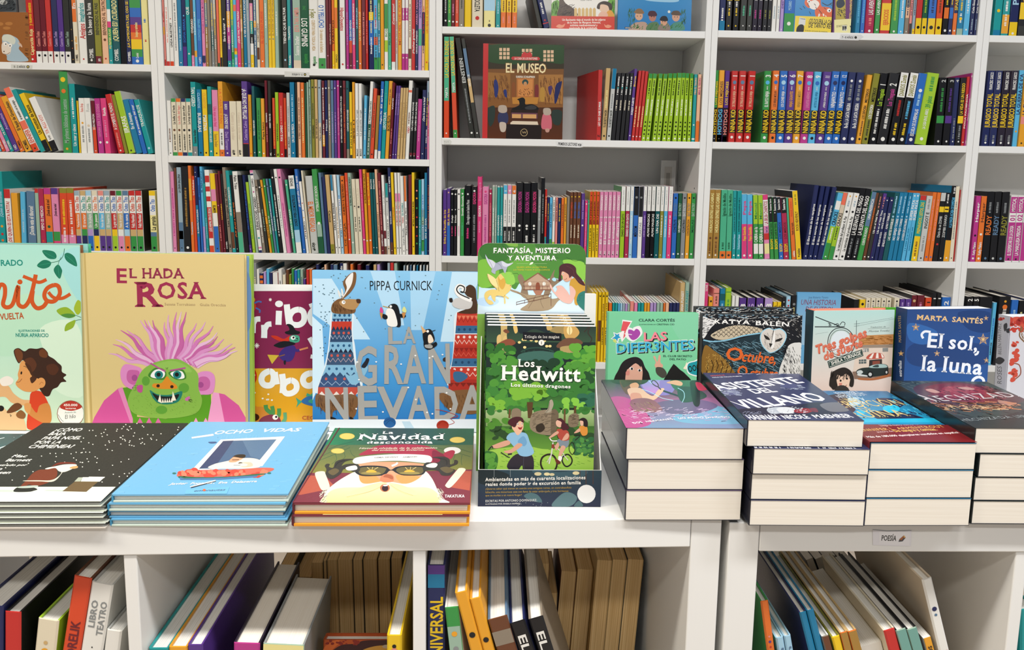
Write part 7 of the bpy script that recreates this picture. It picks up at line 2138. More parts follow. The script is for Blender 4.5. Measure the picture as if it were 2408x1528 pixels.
ART_XMAS = '''
G 2c6a54 87843a 300 100 2400 100 2400 660 300 660
H 2f8a5a 3a4a4c 560 120 1300 120 1300 330 430 330
H 3a4a4c 2f6a50 1300 120 2300 120 2300 330 1300 330
''' + '\n'.join('S 2a5a40 4 %d %d %d %d %d %d' % q for q in ((450, 480, 620, 400, 800, 330), (440, 520, 640, 440, 820, 360), (560, 380, 700, 330, 860, 290), (640, 430, 660, 500, 600, 560), (740, 400, 760, 470, 730, 500), (820, 390, 840, 440, 880, 470), (1800, 330, 1980, 340, 2250, 420), (1780, 350, 2000, 400, 2240, 470), (2060, 440, 2040, 500, 2020, 560), (2140, 450, 2130, 520, 2140, 570), (1700, 310, 1900, 320, 2100, 330))) + '''
E c9b04a 783 229 92 38
E ecd06c 785 230 86 34
E c9b04a 2085 272 92 36
E ecd06c 2087 273 86 32
E c9b04a 672 402 80 32
E ecd06c 674 403 74 28
P 7e3440 60 880 330 690 2260 620 2230 1010 100 1030
P b85a44 310 690 520 700 620 800 510 865 240 920 190 920
P b85a44 2080 630 2250 640 2230 870 1940 820
C b23448 940 455 1000 400 1150 340 1400 325 1640 330 1780 360 1880 420 1960 470 2010 440 2045 395 2050 420 1980 500 1880 540 1790 560 1700 500 1300 430
C 8a2438 1790 400 1880 420 1960 470 1880 540 1800 540
E f2efe8 2025 398 100 42
C b23448 1920 440 1990 400 2040 395 2055 425 2000 500
C dfa47c 920 560 1300 530 1700 560 1700 640 1650 720 1480 800 1000 800 930 700
C f0a05a 900 690 1100 690 1170 760 1080 800 950 790
C f0a05a 1360 690 1560 690 1640 720 1560 780 1440 800
C f2ecd8 505 1020 520 900 620 800 770 700 900 650 940 760 1020 790 1240 760 1480 790 1640 720 1700 640 1780 720 1840 840 1880 950 1900 1030 510 1030
V f4e6ba f0dc8c 520 1020 560 900 700 840 1000 830 1240 800 1500 830 1780 850 1860 1020 1200 1030
F f2ecd8 26 3 500 860 560 1000 -60 60 5
F f2ecd8 26 4 1840 830 1890 990 50 60 5
C f2efea 850 520 900 480 1100 455 1400 440 1700 450 1780 480 1775 530 1700 545 1400 520 1100 530 930 555 870 550
T b 8c8880 1100 488 1388 482 15 GEMA SIRVENT
T b 8c8880 1440 484 1612 478 15 ARMAND
S f4f2ee 22 1310 580 1360 560 1380 540
C 2e2a26 870 640 930 585 1100 575 1240 590 1300 625 1370 590 1500 575 1660 578 1720 590 1700 660 1640 690 1450 692 1360 660 1320 635 1280 640 1240 680 1180 695 960 698
C 6e6236 915 640 950 600 1100 592 1230 605 1240 630 1180 680 970 685
C 6e6236 1362 635 1400 600 1500 590 1660 595 1690 625 1640 678 1440 680
C 9a8a4a 950 670 1000 650 1140 650 1180 675 1080 685
C 9a8a4a 1400 668 1460 650 1600 650 1640 672 1540 680
C f0b43c 1010 655 1040 628 1090 625 1130 655
C f0b43c 1460 652 1490 628 1540 625 1582 650
L f0d080 6 1050 620 1020 595
L f0d080 6 1080 618 1088 592
L f0d080 6 1105 622 1150 596
L f0d080 6 1495 622 1470 595
L f0d080 6 1530 620 1535 590
L f0d080 6 1555 622 1600 595
C 3c372c 520 580 545 555 580 560 570 590 620 600 650 530 740 500 860 500 760 530 720 580 770 560 880 555 930 580 930 640 860 650 790 620 740 620 700 680 600 735 530 690 540 620
C f4efe4 770 600 880 575 900 620 800 635
C 6a5c3a 560 650 640 610 690 640 620 690
S 26221c 10 640 590 680 540 760 515
C 3c372c 1680 590 1720 540 1850 540 1880 500 1790 480 1920 470 1990 500 2000 560 2040 550 2050 510 2090 520 2080 560 1990 600 2060 630 2000 690 1900 690 1860 640 1760 630 1690 640
C f4efe4 1720 570 1800 545 1850 560 1820 600 1730 595
C 6a5c3a 1880 610 1960 590 2040 630 1960 665
S 26221c 10 1860 490 1950 510 1960 570
C f2e8cc 405 680 430 650 510 645 530 680 580 830 530 865 480 860 440 780
C f2e8cc 2080 630 2120 605 2178 615 2160 660 2010 830 1945 820 1960 780
C d8845c 1170 740 1200 690 1280 672 1330 700 1328 760 1250 775 1190 765
C b0603c 1210 710 1250 680 1320 700 1320 740 1260 720
C f4e4a8 775 945 830 880 1000 820 1150 780 1230 775 1250 800 1150 850 1000 900 850 940
C f4e4a8 1280 785 1400 800 1560 860 1615 915 1560 930 1440 900 1330 840
S c8b070 4 780 945 900 920 1060 880 1200 815
S c8b070 4 1300 810 1420 880 1560 928
E c0704a 1230 840 58 46
E 3a1a1a 1232 845 38 36
C f2efe6 1210 805 1260 802 1255 818 1218 820
T bs f2f4f2 1196 202 1332 202 34 La
T bs f2f4f2 902 274 1940 270 76 Navidad
T bs f2f4f2 1010 320 1798 316 36 desconocida
T bi f0e0c8 920 382 1845 376 19 Historia olvidada de la celebración
T bi f0e0c8 1068 404 1692 400 19 del solsticio de invierno
T b f2f0ec 1934 954 2168 952 34 TAKATUKA
L 7a2c38 8 160 1012 470 1012
P 6a2a34 135 1010 150 1010 700 130 686 130
'''
GX = 'two winter picture books in one pile'
pile((686, 1238), (1103, 1238), [(.0152, 0, .0), (.0148, .001, .001)], 0.262, [
  dict(name='picture_book', label='lower winter picture book of the pair, maroon edge and orange back', col='7e3440', back='eea02c', spine='5c1c28', group=GX, art='P f0e49a 430 1000 1890 1000 1890 1300 430 1300', zoom=ZI),
  dict(name='picture_book', label='winter picture book with a bearded man in sunglasses and red hat', col='7e3440', back='eea02c', spine='5c1c28', group=GX, art=ART_XMAS, zoom=ZI)])
# ------------------------------------------------------------------ paperback piles
ART_QUEENS = '''
G 2a4a40 8a5a80 0 60 1400 60 1400 300 0 300
G 9a5a86 7a94b8 0 290 1400 290 1400 570 0 570
C b84a8c 120 300 260 280 420 380 500 520 280 560 200 450
C 74a8c8 800 400 1100 360 1340 480 1300 520 900 520 700 480
C 6c5c84 560 330 900 300 1100 360 900 430 640 420
C 8a78c0 400 110 620 90 720 160 660 260 460 240
V 5aa0d8 c88ad0 430 80 560 80 560 240 430 200
C 3a6a56 680 100 900 90 920 200 800 240 700 200
C 2c3430 160 110 460 90 480 130 400 170 180 160
C 6a4a3a 220 130 300 120 340 190 300 260 250 220
C 4a4434 230 100 400 100 410 160 360 140 300 175 250 190
C e0a880 310 170 360 150 390 170 380 200 330 210
C e8bfa0 290 210 400 200 470 250 520 270 560 220 600 200 620 210 600 240 540 300 480 310 400 290 360 310 320 290
C d89a80 320 250 400 250 420 320 330 320
C 8a5a68 320 310 440 290 540 320 600 400 480 420 340 390
O 3a3448 9 505 150 525 130 560 160 565 185 540 180
L 3a3448 10 560 185 590 215
L 2e3040 16 610 225 760 275
C d8a888 640 150 720 130 780 150 770 180 690 165
C 2f4a44 760 190 900 200 1000 280 800 330 740 260
C 1e2a30 850 110 920 100 940 340 880 340
S a8e0f0 5 740 200 790 230 800 280 780 330
S b8f0ff 4 500 90 480 130 510 160
S b8f0ff 4 420 210 500 240 600 290 700 310
F 9a7a68 30 5 300 320 520 400 40 24 4
F b8a0c8 40 15 700 380 1200 500 70 -8 4
F c86aa0 40 16 160 380 500 520 50 20 5
F e8d8f0 50 12 300 380 1000 480 60 -10 3
C c03a5c 900 150 960 160 1010 210 930 220
T bs ece6f0 345 522 432 512 15 DOS
T bs ece6f0 462 509 718 482 15 HERMANAS,
T bs ece6f0 748 478 1230 466 16 UN REINO DIVIDIDO.
'''
def paper_pile(bl, br, levels, Hh, labels, cols, art, zoom, grp, back='2a2c34', arts=None, extra=None):
    books = []
    for i, l in enumerate(labels):
        last = i == len(labels) - 1
        b = dict(name='paperback', label=l, col=cols[0], spine=cols[1], back=back, hard=False, pages=CREAMP, group=grp, mat=GLOSS, inset=0.0005, dD=-0.004 if 'queens' in grp else 0.0)
        if last: b.update(art=art, zoom=zoom)
        elif arts: b.update(art=arts, zoom=zoom)
        books.append(b)
    pile(bl, br, levels, Hh, books)
paper_pile((1470, 1224), (1750, 1224), [(.0398, -.001, 0), (.0398, 0, .001), (.041, -.003, 0)], 0.209,
  ['lowest thick paperback of the pile with the duelling queens', 'middle thick paperback of the pile with the duelling queens', 'glossy paperback on top of its pile, two women under pink and blue lightning'], ('5a4a6c', '3a3a44'), ART_QUEENS, ZJ, 'queens paperbacks')
ART_VILLAIN = '''
P 343a60 -100 40 1600 40 1600 760 -100 760
C 5a6088 240 210 330 190 450 230 430 260 300 250
F aab4c8 34 4 250 215 440 265 60 3 3
F aab4c8 26 5 820 170 1000 210 60 3 3
C 4a5078 820 170 920 150 980 190 880 200
T b c0504c 200 95 330 88 10 APRENDIZ DE
T b e8e8ee 215 108 480 96 7 MALO DE MALOS MUERTE
F d8dce8 14 6 440 60 900 80 60 -24 3
T b f4f5f8 266 220 1040 150 58 ASISTENTE
T b f4f5f8 590 250 800 232 42 DEL
T b f4f5f8 492 392 1265 304 80 VILLANO
C 20243c 380 400 560 380 900 360 1200 330 1300 440 700 450 470 440
C aeb6c0 700 390 780 370 860 375 850 420 740 430
C d0d4d8 790 385 860 370 950 385 930 425 830 425
C 8a2430 950 395 1050 380 1120 400 1060 425 960 420
C 6c2438 1080 385 1140 380 1160 415 1110 410
C 6a6a74 1180 345 1350 330 1440 400 1330 415 1240 400
F d8dce4 60 8 700 370 1060 430 24 -6 3
F 7a8098 30 9 480 420 640 450 40 -14 4
T b f0f2f6 550 484 828 478 42 HANNAH
T b f0f2f6 864 478 1096 472 36 NICOLE
T b f0f2f6 1140 472 1482 464 34 MAEHRER
'''
paper_pile((1754, 1236), (2025, 1238), [(.0335, 0.003, 0), (.0335, .003, .001), (.0335, .003, -.001), (.0345, -.0045, 0.004)], 0.209,
  ['lowest of the four navy paperbacks beneath the white block title', 'second navy paperback from the bottom of the block-title pile', 'third navy paperback, cover edge with white capitals showing below the top one', 'navy paperback with huge slanted white block letters, topmost of four'], ('30365a', '1c1e2c'), ART_VILLAIN, ZK, 'navy block-title paperbacks', arts='''
T b f0f2f6 560 735 830 738 42 HANNAH
T b f0f2f6 885 738 1100 740 36 NICOLE
T b f0f2f6 1160 740 1500 742 34 MAEHRER
''')
ART_RUIN = '''
G 2a6a98 1a9cc8 -300 190 900 190 900 520 -300 520
C 1c2038 -200 300 20 250 60 330 120 400 -20 470 -200 480
C 20284a 300 300 420 290 560 330 500 380 380 350
C 1b2440 250 420 420 400 620 430 760 490 500 500 330 480
C 22b4da 130 410 170 395 210 420 150 450
C 2ac0e4 370 370 460 350 520 380 480 420 390 410
C 9cc4d8 50 300 110 280 170 330 100 360
F d8ecf4 26 21 30 270 200 370 40 24 4
F 18204a 40 5 560 400 800 490 60 18 6
F 62d0ec 40 6 420 240 760 430 50 20 4
T s d8e2ea -40 258 190 246 22 JENNIFER L.
T s d8e2ea -20 290 240 262 24 ARMENTROUT
T s dcc27c 40 330 180 318 36 UNA
T s dcc27c -60 378 590 352 56 PERDICIÓN
T s dcc27c 200 412 300 402 34 DE
T s dcc27c 120 470 620 450 62 RUINA
P 22b4da 120 480 900 470 900 505 120 510
'''
paper_pile((2030, 1237), (2278, 1237), [(.0362, 0, 0), (.0365, 0, .001), (.0345, .001, .002)], 0.216,
  ['lowest paperback under the turquoise one with the maroon band', 'middle paperback under the turquoise one with the maroon band', 'turquoise paperback wrapped in a maroon paper band, topmost of three'], ('1c6c98', '1c2440'), ART_RUIN, ZL, 'turquoise paperbacks')
top = [o for o in COL.objects if o.get('label', '').startswith('turquoise paperback wrapped')][0]
def belly_band():
    M = top.matrix_world.copy(); w = 0.0340; m = MB(GLOSS); q = [c for c in top.children if c.name.startswith('page')][0]
    D = max(v.co.y for v in q.data.vertices) + 0.0006; c = rgb('7a1c22', K_ART); e = 0.0004; h = 0.062
    m.box(w + .0012, w + .0012 + e, -e, D + e, 0.0, h, c); m.box(-e, w + .0012, -2 * e, -e, 0.0, h, c)
    inv = M.inverted(); p = M @ Vector((w + .0012 + e, 0, 0)); n = M.to_3x3() @ Vector((1, 0, 0))
    cv = Cover(m, lambda x, y: tuple((inv @ on_plane(x, y, p, n))[1:3]), D, h, ZL); cv.off = w + .0012 + e
    cv.draw('''
L ecd6d4 5 150 514 925 506
T s e8d4d0 350 542 690 530 16 Llega la nueva novela de
T s e8b860 160 590 935 552 22 JENNIFER L. ARMENTROUT
T s e8d4d0 322 600 470 592 14 autora de
T bs e8c060 480 594 866 578 22 De sangre y cenizas.
T b f2eae6 232 646 1056 604 15 Más de 180.000 ejemplares vendidos en español
''')
    m.build('belly_band', top)
belly_band()
ART_HEX = '''
P 242e30 250 90 2200 90 2200 600 250 600
C 32403f 520 180 700 130 1000 110 1300 130 1640 200 1640 380 1300 470 900 420 600 320
F 54625f 70 4 440 120 1500 300 90 26 4
C 4a2c30 640 205 760 155 1000 142 1250 172 1500 250 1660 300 1400 380 1000 375 760 300
C 6c1822 740 200 900 158 1120 162 1340 212 1480 275 1380 330 1050 322 840 275
C 8a2430 900 200 1080 180 1260 220 1340 280 1200 300 980 280
F a04048 60 3 760 180 1400 320 60 18 4
F 3c1016 60 8 740 170 1480 340 90 26 5
C b88a80 752 214 800 206 850 222 880 238 840 244 790 234
C b88a80 1040 198 1110 190 1190 206 1170 216 1100 212
C a87868 1400 310 1480 318 1600 350 1520 362 1430 345
F b87850 60 6 780 320 1500 400 120 14 7
F e0bc90 40 7 900 350 1450 395 110 8 5
F 6a4030 30 9 800 330 1500 420 100 24 4
F 242e30 60 10 620 330 1600 470 90 20 5
S 1a1414 5 1480 370 1560 350 1620 380
S 1a1414 4 1500 400 1540 365 1580 340
T s 9aa4a8 398 135 680 112 18 LAURA
T s 9aa4a8 728 112 1140 94 16 THALASSA
T s c8c4c4 760 338 900 318 70 H
T s c8c4c4 900 318 1700 270 48 ECHIZADA
T s 8c9698 1088 500 1545 468 22 HECHIZADA
T s 8c9698 1575 468 1760 456 22 LIBRO 1
'''
paper_pile((2280, 1232), (2548, 1234), [(.0306, 0.001, 0), (.0306, .001, .001), (.0306, .004, .001), (.033, -.004, 0.002)], 0.206,
  ['lowest black paperback below the one with the dark red glow', 'second black paperback from the bottom, beside the turquoise pile', 'third black paperback, its dark cover edge showing under the top one', 'black paperback with a dark red glow and thin silver capitals on its cover'], ('242e30', '1a2224'), ART_HEX, ZL, 'black paperbacks with the red glow')
# ------------------------------------------------------------------ books turned face out on the wall shelves
def shelf_stand(bay, r, tl, tr, Y, lean, w, **k):
    M, D, H = stand(tl, tr, Y, lean, w, SHELF[bay][r], k.pop('yaw', 0.0))
    return big_book(k.pop('name', 'picture_book'), k.pop('label'), M, w, D, H, k.pop('col'), k.pop('art', None), k.pop('zoom', None), **k)
GF = 'books turned face out on the wall shelves'
shelf_stand('A', 0, (-40, 27), (66, 26), 0.006, 0, 0.03, label='brown board book with a white sheep, face out on the top shelf', col='a5682c', hard=True, spine='8a5424', group=GF, zoom=ZA1, art='''
P 9c5f26 -200 100 300 100 300 600 -200 600
F 6e4018 24 3 222 130 232 530 34 6 6
E b8793a 0 215 30 16
E b8793a 80 212 34 16
E b8793a 60 252 34 14
C a9c0cc 20 330 60 308 110 320 160 350 180 400 170 440 215 490 250 548 80 548 60 500 30 460
C d8dccc 20 330 60 308 110 320 140 360 120 400 60 370 25 365
C e8dccc 15 400 40 375 70 390 100 420 90 480 50 490 20 470
E f4f2ec 48 392 17 18
E f4f2ec 92 408 17 18
E 2a2420 52 396 6 6
E 2a2420 90 412 6 6
E 5a4030 36 462 6 6
S 7a5a48 4 30 482 60 488 90 470
C d8b8a0 160 378 190 395 200 425 178 412
''')
shelf_stand('A', 0, (-70, -22), (36, -20), 0.062, 0, 0.012, label='dark grey board book with a shaggy face, behind the sheep book', col='5c6468', group=GF, zoom=ZA1, art='''
C 3a4248 -20 20 60 0 130 20 135 90 60 100 -20 100
E c8ccc8 30 20 36 22
F 22282c 60 3 0 10 130 90 20 -16 4
''')
ART_BIRDS = '''
P efece4 1000 -300 1600 -300 1600 150 1000 150
C 6aa838 1000 40 1060 0 1080 60 1050 150 1000 150
C 6aa838 1500 20 1560 -10 1600 40 1600 150 1530 150
F 3f7a20 50 3 1005 40 1060 140 6 -40 4
F 3f7a20 50 4 1530 30 1590 140 6 -40 4
C 4a3626 1080 -40 1130 30 1180 60 1230 110 1220 145 1060 145 1070 60
F 2e2018 60 5 1070 40 1210 140 24 -14 4
''' + '\n'.join('P d8b878 %d 145 %d 80 %d 66 %d 80 %d 145' % (x, x, x + 13, x + 26, x + 26) for x in range(1205, 1400, 33)) + '''
C e8c4a8 1430 40 1480 15 1520 50 1510 95 1460 110 1425 80
C 3a2a22 1405 70 1420 30 1470 10 1530 30 1540 80 1520 95 1500 50 1440 40 1430 80
C e0a040 1490 110 1530 90 1560 145 1480 145
C e8b8a0 1420 145 1440 105 1490 110 1500 145
T b 8a8a84 1262 8 1362 4 10 Kate Cayley
P d0402e 1000 140 1600 148 1600 300 1000 300
T b f4ece0 1098 184 1482 182 20 Un fascinante viaje al mundo de los pájaros
T b f4ece0 1142 208 1440 207 20 de la mano de Margaret Atwood,
T b f4ece0 1168 232 1410 232 20 activista medioambiental y
T b f4ece0 1160 257 1412 257 20 apasionada de la ornitología.
C e89878 1045 235 1070 215 1100 222 1125 208 1110 240 1075 248
C e89878 1535 232 1505 218 1485 225 1470 212 1480 240 1510 248
'''
shelf_stand('C', 0, (1299, -105), (1449, -105), 0.012, 3, 0.012, label='white and green bird picture book with red paper band, face out on top shelf', col='efece4', art=ART_BIRDS, zoom=ZC1, group=GF, mat=GLOSS)
ART_KIDS = '''
G 3a9ad0 2478b8 1590 -300 2280 -300 2280 280 1590 280
C 9ccbe6 1800 -60 2000 -30 2130 0 2080 20 1880 10 1780 -20
''' + '\n'.join('C %s %d 265 %d 215 %d 195 %d 200 %d 265' % q for q in (('b89a88', 1690, 1720, 1770, 1840, 1850), ('5a7a54', 1845, 1860, 1900, 1945, 1960), ('8a7a70', 1950, 1965, 2000, 2030, 2060), ('4a8a7a', 2060, 2070, 2110, 2160, 2180))) + '\n' + '\n'.join('E %s %d %d %d %d\nC %s %d %d %d %d %d %d %d %d' % q for q in (
 ('d8a888', 1778, 140, 34, 40, '8a6a48', 1738, 115, 1760, 80, 1800, 80, 1822, 120), ('b87a68', 1898, 150, 32, 40, '4a2430', 1862, 140, 1870, 100, 1920, 100, 1936, 140), ('d8a080', 1998, 190, 30, 36, '1e1c24', 1964, 180, 1980, 145, 2020, 145, 2032, 185), ('d0a084', 2105, 150, 34, 40, '5a4a3c', 2066, 130, 2080, 98, 2130, 98, 2148, 135))) + '''
F 2e6a4a 40 4 1680 90 1740 250 6 -36 4
F 2e6a4a 30 5 2150 100 2190 220 6 -36 4
F 3a7a3a 50 6 1720 220 2150 262 12 -20 5
E e8e8dc 2044 104 12 12
E 1a1a1a 1764 142 4 4
E 1a1a1a 1792 142 4 4
E 1a1a1a 1888 148 4 4
E 1a1a1a 1912 150 4 4
E 1a1a1a 1988 192 4 4
E 1a1a1a 2008 192 4 4
E 1a1a1a 2094 150 4 4
E 1a1a1a 2118 150 4 4
P 1a1a1a 1652 238 1712 238 1712 254 1652 254
T b f0f0f0 1656 251 1708 251 9 DESTINO
'''
shelf_stand('C', 0, (1456, -95), (1630, -95), 0.014, 3, 0.012, label='bright blue picture book with four children among plants, face out on the top shelf', col='2e86c4', art=ART_KIDS, zoom=ZC1, group=GF, mat=GLOSS)
ART_MUSEUM = '''
G 22301c 3a3020 440 395 1120 395 1120 610 430 610
G 7a5028 8a5a2c 430 610 1115 610 1110 950 430 950
G 4a2a18 5a2e16 430 950 1110 950 1100 1250 420 1250
C 2c4a28 440 400 1116 400 1114 560 900 540 700 570 440 540
''' + '\n'.join('P e0bc98 %d %d %d %d %d %d %d %d' % (x, y, x + 25, y, x + 25, y + 28, x, y + 28) for bx, by in ((542, 424), (742, 432), (932, 444)) for x in (bx, bx + 34, bx + 66) for y in (by, by + 36, by + 72)) + '''
P c83c3c 660 500 890 504 905 520 890 534 660 530 645 515
C c83c3c 740 500 760 460 790 470 815 460 830 500
T b f2dcd0 676 526 880 528 20 LA CASA DE LOS RATONES
T b 8a5a20 592 644 962 650 92 EL MUSEO
T b f4e2b0 596 640 956 645 84 EL MUSEO
T b f0e8d8 690 688 858 690 20 KARINA SCHAAPMAN
P 9a6a34 440 640 640 650 640 870 440 860
P a8753c 890 660 1105 660 1100 920 890 900
F 6a4020 60 3 450 660 630 850 10 60 4
F 6a4020 60 4 900 670 1090 880 10 60 4
C 2a3470 495 720 520 710 535 780 520 860 500 840
C 2a3470 580 800 605 795 610 860 590 850
C 4a3468 975 770 1010 765 1000 830 985 835
C 22285c 1040 760 1085 720 1095 740 1050 900 1030 900
P b8743c 695 690 850 690 845 860 695 860
P d08a4a 708 702 838 702 834 850 708 850
E 2a4a48 772 728 28 26
E c89060 772 742 15 20
F 5a2e1a 24 6 715 780 830 840 10 14 4
C 8a5028 655 740 685 745 680 880 655 880
C 7a3030 858 760 890 765 885 890 860 890
C b88a3c 905 790 930 770 945 800 940 890 905 890
P c08438 655 860 890 860 880 920 660 920
C 141414 650 968 700 940 720 925 715 890 700 880 745 862 770 880 775 925 830 920 880 945 880 975 760 978
C 3a3a3c 770 950 830 930 870 945 860 965 790 968
P 2a1a14 645 972 885 972 882 1000 645 1000
P 6a4050 650 995 880 1000 880 1050 650 1045
P d8a468 655 1008 735 1010 735 1046 655 1044
P d8a468 750 1010 870 1012 870 1048 750 1046
P e4d2b8 640 1085 660 1070 880 1075 888 1105 640 1100
P 221714 605 1098 918 1106 912 1240 600 1232
O b8a074 5 762 1140 736 1155 732 1180 748 1200 776 1200 790 1178 784 1152
T b b8a074 744 1180 782 1180 18 W
C 2c3a34 440 960 500 940 498 1060 460 1120 440 1040
C 2c3a34 1010 980 1095 985 1080 1100 1020 1090
C 34385c 530 1020 560 985 600 985 622 1030 610 1090 540 1090
C c8b8a8 545 1085 600 1090 595 1160 555 1160
C b8a898 540 935 600 935 610 985 575 1000 535 985
C d06a78 925 1020 960 1000 1000 1030 1005 1130 970 1145 915 1130
C b8a898 935 960 990 960 1000 1005 970 1020 935 1010
C c89888 950 1140 985 1140 980 1168 955 1168
'''
_m, _d, _h = stand((1030 + 400 / 3.7625, 102), (1030 + 1117 / 3.7625, 107), 0.010, 2, 0.018, SHELF['C'][1])
big_book('picture_book', 'large brown museum picture book with a red cloth spine, face out', _m, 0.018, _d, _h, '5a3a22', ART_MUSEUM + '''
P c83434 380 370 446 370 436 1240 370 1240
''', ZC1, spine='c83434', group=GF, mat=GLOSS)
ART_FOX = '''
P 2a86c4 720 -200 1010 -200 1010 140 720 140
C e0642c 770 10 800 -30 880 -20 890 30 900 60 880 80 840 70 820 50 800 60 775 40
C e0642c 850 60 900 50 960 60 985 100 960 140 860 130
C f4ece0 800 20 850 0 880 30 850 70 810 60
F f4ece0 8 3 850 100 940 130 6 20 6
E f4f4f0 952 78 16 14
E 1a1a1a 955 80 6 6
E f4f4f0 800 10 13 12
E 1a1a1a 803 12 5 5
S 16161a 6 900 20 940 40 975 20
F 16161a 10 9 730 20 990 100 20 24 4
P f0d440 700 118 1010 128 1010 260 690 260
P dcdcd8 732 128 778 138 772 190 722 182
T b 2a2a2a 734 142 774 148 8 5.000.000
C 1c1a18 712 205 740 182 764 195 755 250 710 250
T bi 16161a 798 170 988 184 34 ¡OS DOLERÁ LA CARA
T bi 16161a 796 204 988 214 34 DE TANTO REÍR!
T b 5a5a40 772 232 940 242 9 El librillo es la serie de aventuras
'''
shelf_stand('D', 0, (1650 + 690 / 3.177, -110), (1650 + 998 / 3.177, -110), 0.008, 2, 0.022, name='comic_book', label='comic book with orange foxes and a yellow paper band, face out on the top shelf', col='2a86c4', art=ART_FOX, zoom=ZD1, spine='d8b83c', group=GF, mat=GLOSS)
shelf_stand('D', 0, (1650 + 1001 / 3.177, -70), (1650 + 1138 / 3.177, -70), 0.016, 2, 0.02, name='comic_book', label='comic book with a dark crow and a pale yellow band, beside the orange foxes', col='6a3a70', art='''
P b8a43c 1000 -200 1080 -200 1080 160 1000 160
C 2a3440 1010 10 1050 -10 1070 30 1040 60 1010 50
F 16161a 20 4 1010 60 1070 130 16 14 4
P 6a2c6c 1075 -200 1140 -200 1140 140 1075 140
T bv f0d060 1118 138 1124 0 16 ESTELLARMENTE
P efe6a4 990 148 1145 140 1145 260 990 260
T b 8a8458 1005 205 1088 198 16 CIERTAMENTE DIVERTIDO
P e4e2d8 1050 190 1085 190 1085 230 1050 230
F 3a3a34 26 5 1052 194 1082 196 0 34 2
C 16161a 1108 190 1122 198 1140 180 1130 205 1112 205
''', zoom=ZD1, group=GF)
shelf_stand('D', 3, (1650 + 716 / 3.177, 370 + 1008 / 3.177), (1650 + 1044 / 3.177, 370 + 1018 / 3.177), 0.006, 2, 0.012, name='storybook', label='light blue football story face out on the lowest shelf', col='6fb4e0', art='''
G 6cb2e2 a8cfe8 700 1000 1060 1000 1060 1400 700 1400
T i 2a4a80 798 1053 945 1053 16 José Roberto Torero
T i 8a3050 738 1100 1002 1104 42 UNA HISTORIA
T i 8a3050 770 1150 985 1152 38 DE FÚTBOL
''', zoom=ZD3, group=GF)
# big board book with an orange creature at the back of the third shelf
shelf_stand('A', 2, (1, 402), (84, 402), 0.218, 0, 0.03, name='board_book', label='tall teal board book with an orange octopus face, behind the third-shelf board books', col='1f5c58', zoom=ZA3, art='''
P 2a6a64 0 180 330 180 330 300 0 300
T i a8d0c8 160 176 300 176 20 Aprendemos
P 8a9a94 155 205 310 205 310 245 155 245
C d8702c 48 290 50 200 80 165 120 170 150 200 155 290
E f4f2ec 85 268 22 24
E f4f2ec 126 262 22 24
E 1a1a1a 90 274 9 12
E 1a1a1a 124 268 9 12
''', group=GF)
# clear-white sign holder behind the paperbacks on the third shelf
M, D, H = stand((1030 + 1976 / 3.7625, 370 + 26 / 3.7625), (1030 + 2108 / 3.7625, 370 + 24 / 3.7625), 0.215, 0, 0.003, SHELF['C'][2])
sh = empty('sign_holder', 'white upright sign holder standing behind the white-topped storybooks', 'sign holder', None, M)
q = MB(WHITE); q.box(0, 0.002, 0, D, 0, H); bevelled(q.build('back_plate', sh), 0.0006)
q = MB(WHITE)
for a in ((0, .006, 0, H), (D - .006, D, 0, H), (.006, D - .006, H - .006, H)): q.box(.002, .004, a[0], a[1], a[2], a[3])
q.build('frame', sh)
q = MB(WHITE); q.box(.004, .03, 0, D, 0, .002); q.build('foot', sh)
q = MB(MATTE); q.box(.0021, .0026, .012, D - .012, H * .3, H - .02, rgb('d2cec6')); q.box(.0026, .0029, .018, D - .018, H * .5, H - .04, rgb('a8a49c')); q.build('card_insert', sh)

# ------------------------------------------------------------------ stickers on the shelf edges
def sticker(shelf, x0, zoom, poly, col, art):
    m = MB(GLOSS); c = rgb(col, .9)
    P = lambda x, y: on_y(zoom[1] + x / zoom[0], zoom[2] + y / zoom[0], 0.0)
    uv = lambda x, y: (P(x, y).x - x0, P(x, y).z - FLOOR_Z)
    pts = [uv(*p) for p in poly]
    m.face([(a, -0.0005, b) for a, b in pts], c)
    n = len(pts)
    for i in range(n):
        a, b = pts[i], pts[(i + 1) % n]; m.face([(a[0], 0, a[1]), (b[0], 0, b[1]), (b[0], -0.0005, b[1]), (a[0], -0.0005, a[1])], c)
    cv = Cover(m, uv, 9, 9, (1, 0, 0), 3e-5); cv.pt = lambda a, b: (a, -0.0005 - cv.lay * cv.step, b); cv.draw(art)
    return m.build('shelf_label', shelf)
sticker(CASES['A', 0], BAYX['A'], ZA1, [(100, 612), (290, 618), (292, 586), (100, 578)], 'd8d8d0', '''
T b 2a2a2a 126 608 228 610 20 0 - 3 AÑOS
E 3a3a34 252 600 14 14
E c8b868 252 600 8 8
''')
sticker(CASES['B', 0], BAYX['B'], ZB1, [(1075, 648), (1285, 652), (1285, 612), (1075, 602)], 'dcdcd6', '''
T b 2a2a2a 1228 624 1138 620 17 3 - 6 AÑOS
E 3a3a34 1248 630 11 12
E c8b868 1248 630 6 6
''')
sticker(CASES['C', 1], BAYX['C'], ZC1, [(1050, 1296), (1250, 1306), (1282, 1300), (1285, 1262), (1040, 1250)], 'e8e8e6', '''
T b 2a2a2a 1062 1284 1232 1290 26 PRIMEROS LECTORES
P 2a2a2a 1240 1272 1268 1274 1266 1292 1242 1290
E e8e8e6 1254 1282 7 5
''')
sticker(CASES['C', 1], BAYX['C'], ZC1, [(50, 1272), (112, 1278), (122, 1252), (105, 1234), (48, 1236)], 'ddddd6', '''
T - 8a8a84 54 1258 94 1260 12 4 y 5
''')
